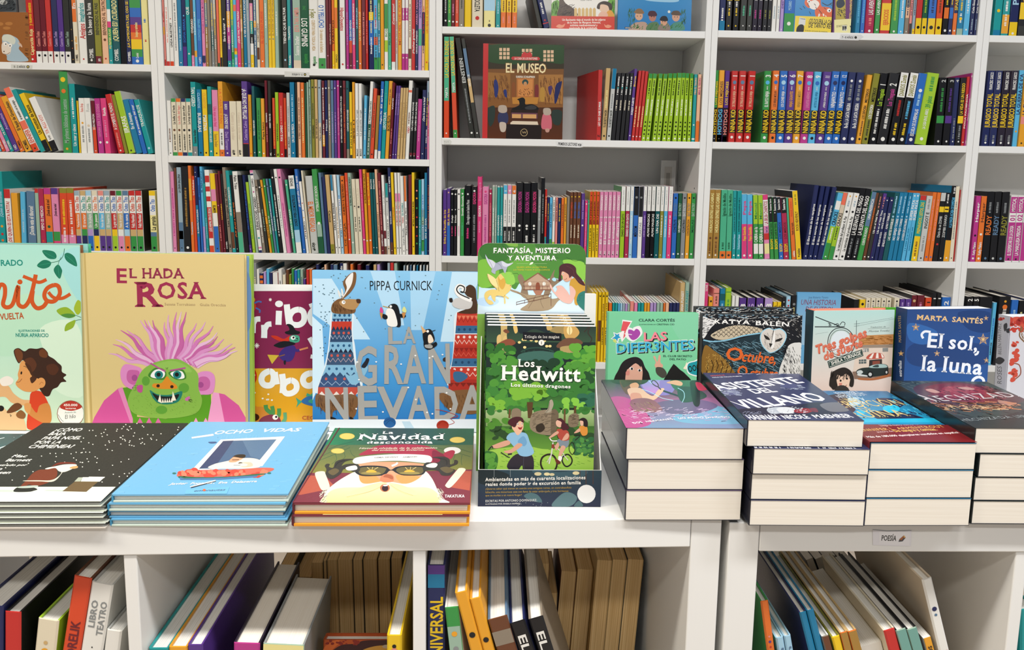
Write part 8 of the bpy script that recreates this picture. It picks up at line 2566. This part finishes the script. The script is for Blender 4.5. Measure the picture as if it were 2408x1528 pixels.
sticker(CASES['D', 0], BAYX['D'], ZD1, [(1028, 298), (1170, 302), (1210, 276), (1190, 258), (1040, 256)], 'dededc', '''
T b 2a2a2a 1046 286 1132 288 16 7 - 8 AÑOS
E 3a3a34 1150 280 10 10
''')
def poetry():
    M = U2.matrix_world.copy() if False else Matrix.Translation((U2O[0], U2O[1], FLOOR_Z)) @ Matrix.Rotation(U2A, 4, 'Z')
    inv = M.inverted(); p = M @ Vector((0, 0, 0)); n = M.to_3x3() @ Vector((0, -1, 0)); Z = (4.96, 2000, 1220)
    def uv(x, y):
        q = inv @ on_plane(Z[1] + x / Z[0], Z[2] + y / Z[0], p, n); return q.x, q.z
    m = MB(GLOSS); pts = [uv(*q) for q in ((258, 302), (500, 312), (700, 316), (710, 134), (420, 140), (256, 124))]
    m.face([(a, -0.0006, b) for a, b in pts], rgb('e2e1e6', .95))
    cv = Cover(m, uv, 9, 9, (1, 0, 0), 3e-5); cv.pt = lambda a, b: (a, -0.0006 - cv.lay * cv.step, b)
    cv.draw('''
P eeedf0 330 140 690 146 680 304 330 290
T b 2a2a2e 354 248 528 252 64 POESÍA
P 4a4a50 556 264 566 236 620 188 642 214 604 258
P a8643c 566 232 618 188 632 202 590 246
P e0b060 612 194 622 188 640 212 628 220
''')
    m.build('shelf_label', U2TOP)
poetry()
# ------------------------------------------------------------------ books in the open cells of the low units
L0, L1, L2, L3, L4, L5 = (5.923, 0, 1270), (5.923, 300, 1270), (5.923, 600, 1270), (5.923, 980, 1270), (4.96, 1660, 1220), (4.96, 2000, 1220)
CELLTOP = 0.7216 - 0.039
def lower(zoom, tl, tr, low, Y, depth, name, label, col, floor=None, hard=True, pages=PAPER, bands=(), texts=(), dots=(), side=None, group=None, yaw=0.0, mat=SATIN, flip=False, art=None):
    """spine-out book in a low cell: top corners of the spine, a point lower down its edge, depth of the spine"""
    floor = U1FLOOR if floor is None else floor
    px = lambda q: (zoom[1] + q[0] / zoom[0], zoom[2] + q[1] / zoom[0])
    A, B, C = on_y(*px(tl), Y), on_y(*px(tr), Y), on_y(*px(low), Y)
    th = math.atan2(A.x - C.x, A.z - C.z)
    w = max(0.004, (B.x - A.x) * math.cos(th) - (B.z - A.z) * math.sin(th)); zt = A.z - floor
    PEND.append([A.x - zt * math.tan(th), th, w, zt, Y, (floor, depth, name, label, col, hard, pages, bands, texts, dots, side, group, yaw, mat, flip)])
def place(lo, hi):
    """stand the waiting books of one cell on its floor, tops where they were seen, feet side by side"""
    G = PEND[:]; PEND.clear()
    tops = [g[0] + g[3] * math.tan(g[1]) for g in G]
    feet = [g[0] for g in G]; ws = [g[2] / math.cos(g[1]) + 0.0006 for g in G]
    for i in range(len(G)): feet[i] = max(feet[i], lo if i == 0 else feet[i - 1] + ws[i - 1])
    for i in reversed(range(len(G))): feet[i] = min(feet[i], (hi if i == len(G) - 1 else feet[i + 1]) - ws[i])
    for g, f, t in zip(G, feet, tops): g[0] = f; g[1] = math.atan2(t - f, g[3])
    for _ in range(4):
        for a, b in zip(G, G[1:]):
            zz = min(a[3], b[3]); d = edges(b, zz)[0] - edges(a, zz)[1] - 0.0004
            if d < 0:
                t = -d / zz
                if abs(a[1]) > abs(b[1]) and a[1] > 0: a[1] = math.atan(math.tan(a[1]) - t)
                else: b[1] = math.atan(math.tan(b[1]) + t)
    for g in G:
        if edges(g, g[3])[0] < lo: g[1] = math.atan((lo - g[0]) / g[3])
        if edges(g, g[3])[1] > hi: g[1] = math.atan((hi - g[0] - g[2]) / g[3])
    trim(G)
    for x, th, w, zt, Y, (floor, depth, name, label, col, hard, pages, bands, texts, dots, side, group, yaw, mat, flip) in G:
        lift = w * math.sin(th) if th > 0 else 0.0
        H = max(0.05, (zt - lift) / math.cos(th) - 0.0006)
        M = Matrix.Translation((x, Y, floor + lift + 0.0004)) @ Matrix.Rotation(th, 4, 'Y')
        if flip: M = M @ Matrix.Translation((w, depth, 0)) @ Matrix.Rotation(math.pi, 4, 'Z')
        make_book(name, M, w, H, depth, col, hard, side, bands, texts, None, dots, mat, pages, 3, label, 'book', group)
PEND = []
def cell(i):
    """clear width of a cell of the first unit, allowing for its slight turn"""
    r = -0.039 - i * 0.351; l = r - 0.335
    return u1(l, 0, 0).x + 0.001, u1(r, 0.0, 0).x - 0.016
GL = 'books in the open cells of the low units'
F2 = U2FLOOR
Yc = -1.385
k = dict(group=GL)
lower(L0, (-330, 900), (40, 880), (-330, 1528), Yc, 0.26, 'picture_book', 'thick navy book at the cell edge beside the red-spined black one', 'nv', side='nv', **k)
lower(L0, (62, 992), (285, 996), (62, 1528), Yc, 0.27, 'picture_book', 'black picture book with a plain red spine in the low cell', 'rd', side='bk', **k)
lower(L0, (535, 1085), (820, 1155), (485, 1528), Yc, 0.19, 'picture_book', 'lime and white book with a golden rabbit on its spine', 'cr', side='li', dots=((.82, 'yo', .25), (.87, 'tn', .14)), **k)
lower(L0, (1048, 492), (1290, 562), (872, 1528), Yc, 0.26, 'picture_book', 'tall red orange leaning book with dark spine capitals', 'ro', side='br', texts=(('INA GORELIK', 'mr', .5, .8),), **k)
lower(L0, (1292, 575), (1590, 640), (1115, 1528), Yc, 0.26, 'picture_book', 'tall white leaning book with grey theatre lettering on its spine', 'wh', side='lg', texts=(('LIBRO', 'gy', .79, .92, 'l'), ('TEATRO', 'gy', .76, .92, 'r')), dots=((.7, 'dk', .05),), **k)
lower(L0, (1485, 1242), (1700, 1236), (1450, 1528), Yc, 0.2, 'board_book', 'small white plastic-wrapped book with a red corner by the cell divider', 'wh', side='lg', bands=((.0, .86, 'rd'),), **k)
place(cell(2)[0] - 0.03, cell(2)[1])
lower(L1, (170, 1505), (455, 1500), (150, 1600), Yc, 0.31, 'picture_book', 'turquoise hardback against the second cell wall', 'te', side='te', hard=True, **k)
lower(L1, (490, 1485), (755, 1475), (470, 1600), Yc, 0.30, 'picture_book', 'amber hardback with green leaves between turquoise and purple ones', 'yo', side='yo', **k)
lower(L1, (800, 1458), (1015, 1450), (782, 1600), Yc, 0.31, 'picture_book', 'purple hardback with dark rings on its cover, beside the amber one', 'pu', side='pu', **k)
lower(L1, (1475, 1430), (1840, 1415), (1475, 1600), Yc, 0.2, 'picture_book', 'thick plum book with loose magenta-edged pages', 'mg', side='mn', pages=CREAMP, **k)
lower(L2, (110, 1440), (690, 1410), (95, 1600), Yc, 0.165, 'board_book', 'short thick grey book with a pale green spine', 'sg', side='gy', pages=CREAMP, bands=((0, 1, 'ly'),), **k)
lower(L2, (1978, 1325), (2182, 1318), (1978, 1600), Yc + .01, 0.29, 'picture_book', 'yellow hardback with a small face on its spine, against the divider', 'ye', side='ye', dots=((.9, 'sa', .3), (.93, 'bk', .2)), yaw=0, **k)

tan = dict(pages=TANP, flip=True, hard=False, mat=MATTE)
place(*cell(1))
PURP = max(o.matrix_world.translation.x for o in COL.objects if o.get('label', '').startswith('purple hardback')) + 0.055
for i, (xl, xr, yt, xlow, dz) in enumerate(((205, 395, 360, 60, 0), (345, 600, 505, 90, 0), (690, 850, 310, 480, 0), (905, 960, 280, 620, 0), (965, 1110, 275, 665, 0), (1120, 1330, 270, 812, 0), (1345, 1490, 270, 1005, 0), (1505, 1700, 265, 1170, 0), (1712, 1880, 265, 1390, 0), (1890, 2050, 250, 1610, 0))):
    lower(L2, (xl, yt), (xr, yt), (xlow, 1380), -1.17, 0.15, 'paperback', '%s yellowed page edge facing out in the leaning row of the second cell' % ordinal(i + 1), 'tn' if i % 3 else 'dk', group='yellowed paperbacks turned backwards', **tan)
place(PURP, cell(1)[1] - 0.006)
_M, _D, _H = stand((760, 1504), (936, 1506), -1.345, 8, 0.02, U1FLOOR)
big_book('picture_book', 'orange and dark red picture book leaning low in front of the yellowed pages', _M, 0.02, _D, _H, 'b8501c', '''
C 3a1418 1050 1560 1200 1460 1400 1440 1500 1400 1700 1390 1990 1410 1990 1600 1050 1600
C c8963c 1500 1528 1700 1470 1900 1480 1990 1600 1500 1600
C d86a2c 960 1500 1050 1420 1150 1390 1180 1420 1100 1500 1000 1600 940 1600
B 8a2418 20 3 980 1390 1440 1450 12 30
E b8a894 1830 1480 60 26
''', L2, group=GL)
lower(L3, (85, 345), (330, 328), (108, 1528), Yc + .012, 0.24, 'picture_book', 'navy geography book with tall yellow capitals down its spine', 'nv', texts=(('GEOGRAFÍA UNIVERSAL', 'ye', .2, .86, 'L'),), bands=((.9, .96, 'tb'), (.96, 1, 'pu')), **k)
lower(L3, (370, 945), (555, 915), (440, 1528), Yc, 0.24, 'picture_book', 'green-spined book with small animal pictures beside the navy geography book', 'gr', side='wh', bands=((.72, .9, 'sg'),), dots=((.86, 'yo', .3), (.78, 'gy', .28), (.75, 'sa', .2)), **k)
lower(L3, (528, 742), (690, 690), (740, 1528), Yc, 0.23, 'picture_book', 'first of two amber hardbacks with a black crest on the spine', 'yo', dots=((.79, 'bk', .36),), texts=(('Histórico', 'br', .5, .68),), **k)
lower(L3, (708, 826), (855, 775), (893, 1528), Yc, 0.24, 'picture_book', 'second amber hardback with a black crest, beside the brown photo spine', 'yo', dots=((.79, 'bk', .36),), texts=(('Histórico', 'br', .48, .68),), **k)
lower(L3, (988, 1118), (1255, 1045), (1112, 1528), Yc, 0.24, 'picture_book', 'thick book with a brown picture spine next to the amber pair', 'br', side='sl', bands=((.85, .93, 'tp'), (.7, .75, 'dt'), (.6, .68, 'tp')), **k)
lower(L3, (1292, 1168), (1490, 1088), (1415, 1528), Yc, 0.2, 'picture_book', 'black hardback with white spine capitals beside the brown picture spine', 'bk', side='nv', texts=(('EL GRAN', 'wh', .5, .93, 'd'),), **k)
lower(L3, (1558, 1112), (1750, 1032), (1685, 1528), Yc, 0.2, 'picture_book', 'second black hardback with white spine capitals, nearer the yellowed paperbacks', 'bk', side='tp', texts=(('EL GRAN', 'wh', .5, .93, 'd'),), **k)
place(*cell(0))
lower((4.658, 1240, 1200), (265, 580), (385, 585), (265, 1000), -1.165, 0.13, 'paperback', 'shaded yellowed paperback behind the black hardbacks in the third cell', 'br', group='yellowed paperbacks turned backwards', **tan)
lower((4.658, 1240, 1200), (240, 900), (330, 880), (440, 1528), -1.175, 0.13, 'paperback', 'brown paperback slumped at a slant beside the black hardbacks', 'tp', group='yellowed paperbacks turned backwards', **tan)
for i, (xl, xr, yt) in enumerate(((400, 572, 662), (580, 758, 640), (765, 930, 540), (938, 1096, 535), (1104, 1285, 530))):
    lower((4.658, 1240, 1200), (xl, yt), (xr, yt), (xl + 3, 1528), -1.17 + (0.02 if i < 2 else 0), 0.13, 'paperback', '%s upright yellowed page edge facing out in the third cell' % ordinal(i + 1), ('br', 'go', 'tn', 'tn', 'dk')[i], group='yellowed paperbacks turned backwards', **tan)
place(cell(0)[0], cell(0)[1] - .010)
# second unit
Y2 = -1.352
lower(L4, (638, 966), (728, 940), (712, 1528), Y2, 0.17, 'picture_book', 'orange-spined book with a tiny figure, green front and pink back', 'or', floor=F2, side='gr', dots=((.8, 'sa', .2), (.77, 'pu', .25), (.74, 'rd', .2)), **k)
lower(L4, (815, 1392), (905, 1378), (850, 1600), Y2, 0.17, 'picture_book', 'first pale blue thin book of a pair beside the orange spine', 'sk', floor=F2, texts=(('Catalán', 'sl', .6, .93),), **k)
lower(L4, (910, 1372), (990, 1348), (945, 1600), Y2, 0.17, 'picture_book', 'second pale blue thin book of a pair, touching the dark blue ones', 'sk', floor=F2, texts=(('Catalán', 'sl', .6, .93),), **k)
lower(L4, (1090, 1102), (1172, 1076), (1196, 1528), Y2, 0.26, 'picture_book', 'first of two large dark blue hardbacks leaning together', 'tb', floor=F2, side='nv', **k)
lower(L4, (1176, 1076), (1258, 1052), (1285, 1528), Y2, 0.26, 'picture_book', 'second large dark blue hardback, beside the white page edges', 'tb', floor=F2, side='tb', **k)
lower(L4, (1355, 1378), (1432, 1352), (1396, 1528), Y2, 0.22, 'picture_book', 'brown-spined thin book between dark blue and yellow ones', 'tp', floor=F2, side='wh', bands=((0, 1, 'br'),), **k)
lower(L4, (1468, 1386), (1560, 1342), (1500, 1528), Y2, 0.22, 'picture_book', 'bright yellow spine between brown and caramel books', 'ye', floor=F2, side='ol', **k)
lower(L4, (1566, 1336), (1650, 1310), (1612, 1528), Y2, 0.23, 'picture_book', 'first caramel hardback beside the yellow spine', 'or', floor=F2, side='tn', bands=((0, 1, 'go'),), **k)
lower(L4, (1655, 1322), (1755, 1292), (1712, 1528), Y2, 0.24, 'picture_book', 'second caramel hardback beside the wide white page edges', 'or', floor=F2, side='tn', bands=((0, 1, 'go'),), **k)
lower(L5, (90, 1500), (360, 1440), (110, 1600), Y2 + .02, 0.19, 'paperback', 'wide white-paged paperback between caramel and red spines', 'wh', floor=F2, side='cr', hard=False, **k)
lower(L5, (368, 1312), (492, 1264), (428, 1528), Y2, 0.2, 'picture_book', 'red-spined cream book in the poetry cell', 'rd', floor=F2, side='cr', **k)
lower(L5, (528, 1312), (640, 1268), (592, 1528), Y2, 0.2, 'picture_book', 'first sage teal hardback with black endpapers, beside the red spine', 'sg', floor=F2, side='bk', bands=((0, 1, '74a79c'),), **k)
lower(L5, (660, 1298), (772, 1254), (722, 1528), Y2, 0.2, 'picture_book', 'second sage teal hardback, beside the small orange spine', 'sg', floor=F2, side='bk', bands=((0, 1, '74a79c'),), **k)
lower(L5, (852, 1396), (932, 1360), (890, 1528), Y2, 0.19, 'paperback', 'small orange-spined book beside the tall white leaning one', 'yo', floor=F2, side='wh', texts=(('SIGNOS', 'bk', .8, .94),), hard=False, **k)
lower(L5, (836, 716), (946, 668), (1082, 1528), Y2, 0.24, 'picture_book', 'tall white leaning book with a blue bird on its spine', 'wh', floor=F2, side='bg', dots=((.85, 'nv', .34), (.82, 'sl', .2)), texts=(('palabras', 'sa', .4, .64, 'L'),), **k)
place(U2O[0] + .040, U2O[0] + .373)
for i, (xl, xr, yt) in enumerate(((770, 990, 560), (1165, 1262, 480), (1270, 1375, 470), (1390, 1530, 465), (1540, 1650, 455))):
    lower(L4, (xl, yt), (xr, yt - 4), (xl - 40 if i else xl + 150, yt + 260), -1.10, 0.11, 'paperback', '%s dim page block in the rear row of the poetry cell' % ordinal(i + 1), 'dk', floor=F2, group='paperbacks turned backwards in the poetry cell', pages=CREAMP, flip=True, hard=False)
place(U2O[0] + .040, U2O[0] + .373)
lower(L5, (1985, 1060), (2200, 1060), (1985, 1528), Y2, 0.2, 'picture_book', 'teal book edge just showing past the last divider', 'te', floor=F2, side='te', **k)

place(U2O[0] + .391, U2O[0] + .724)
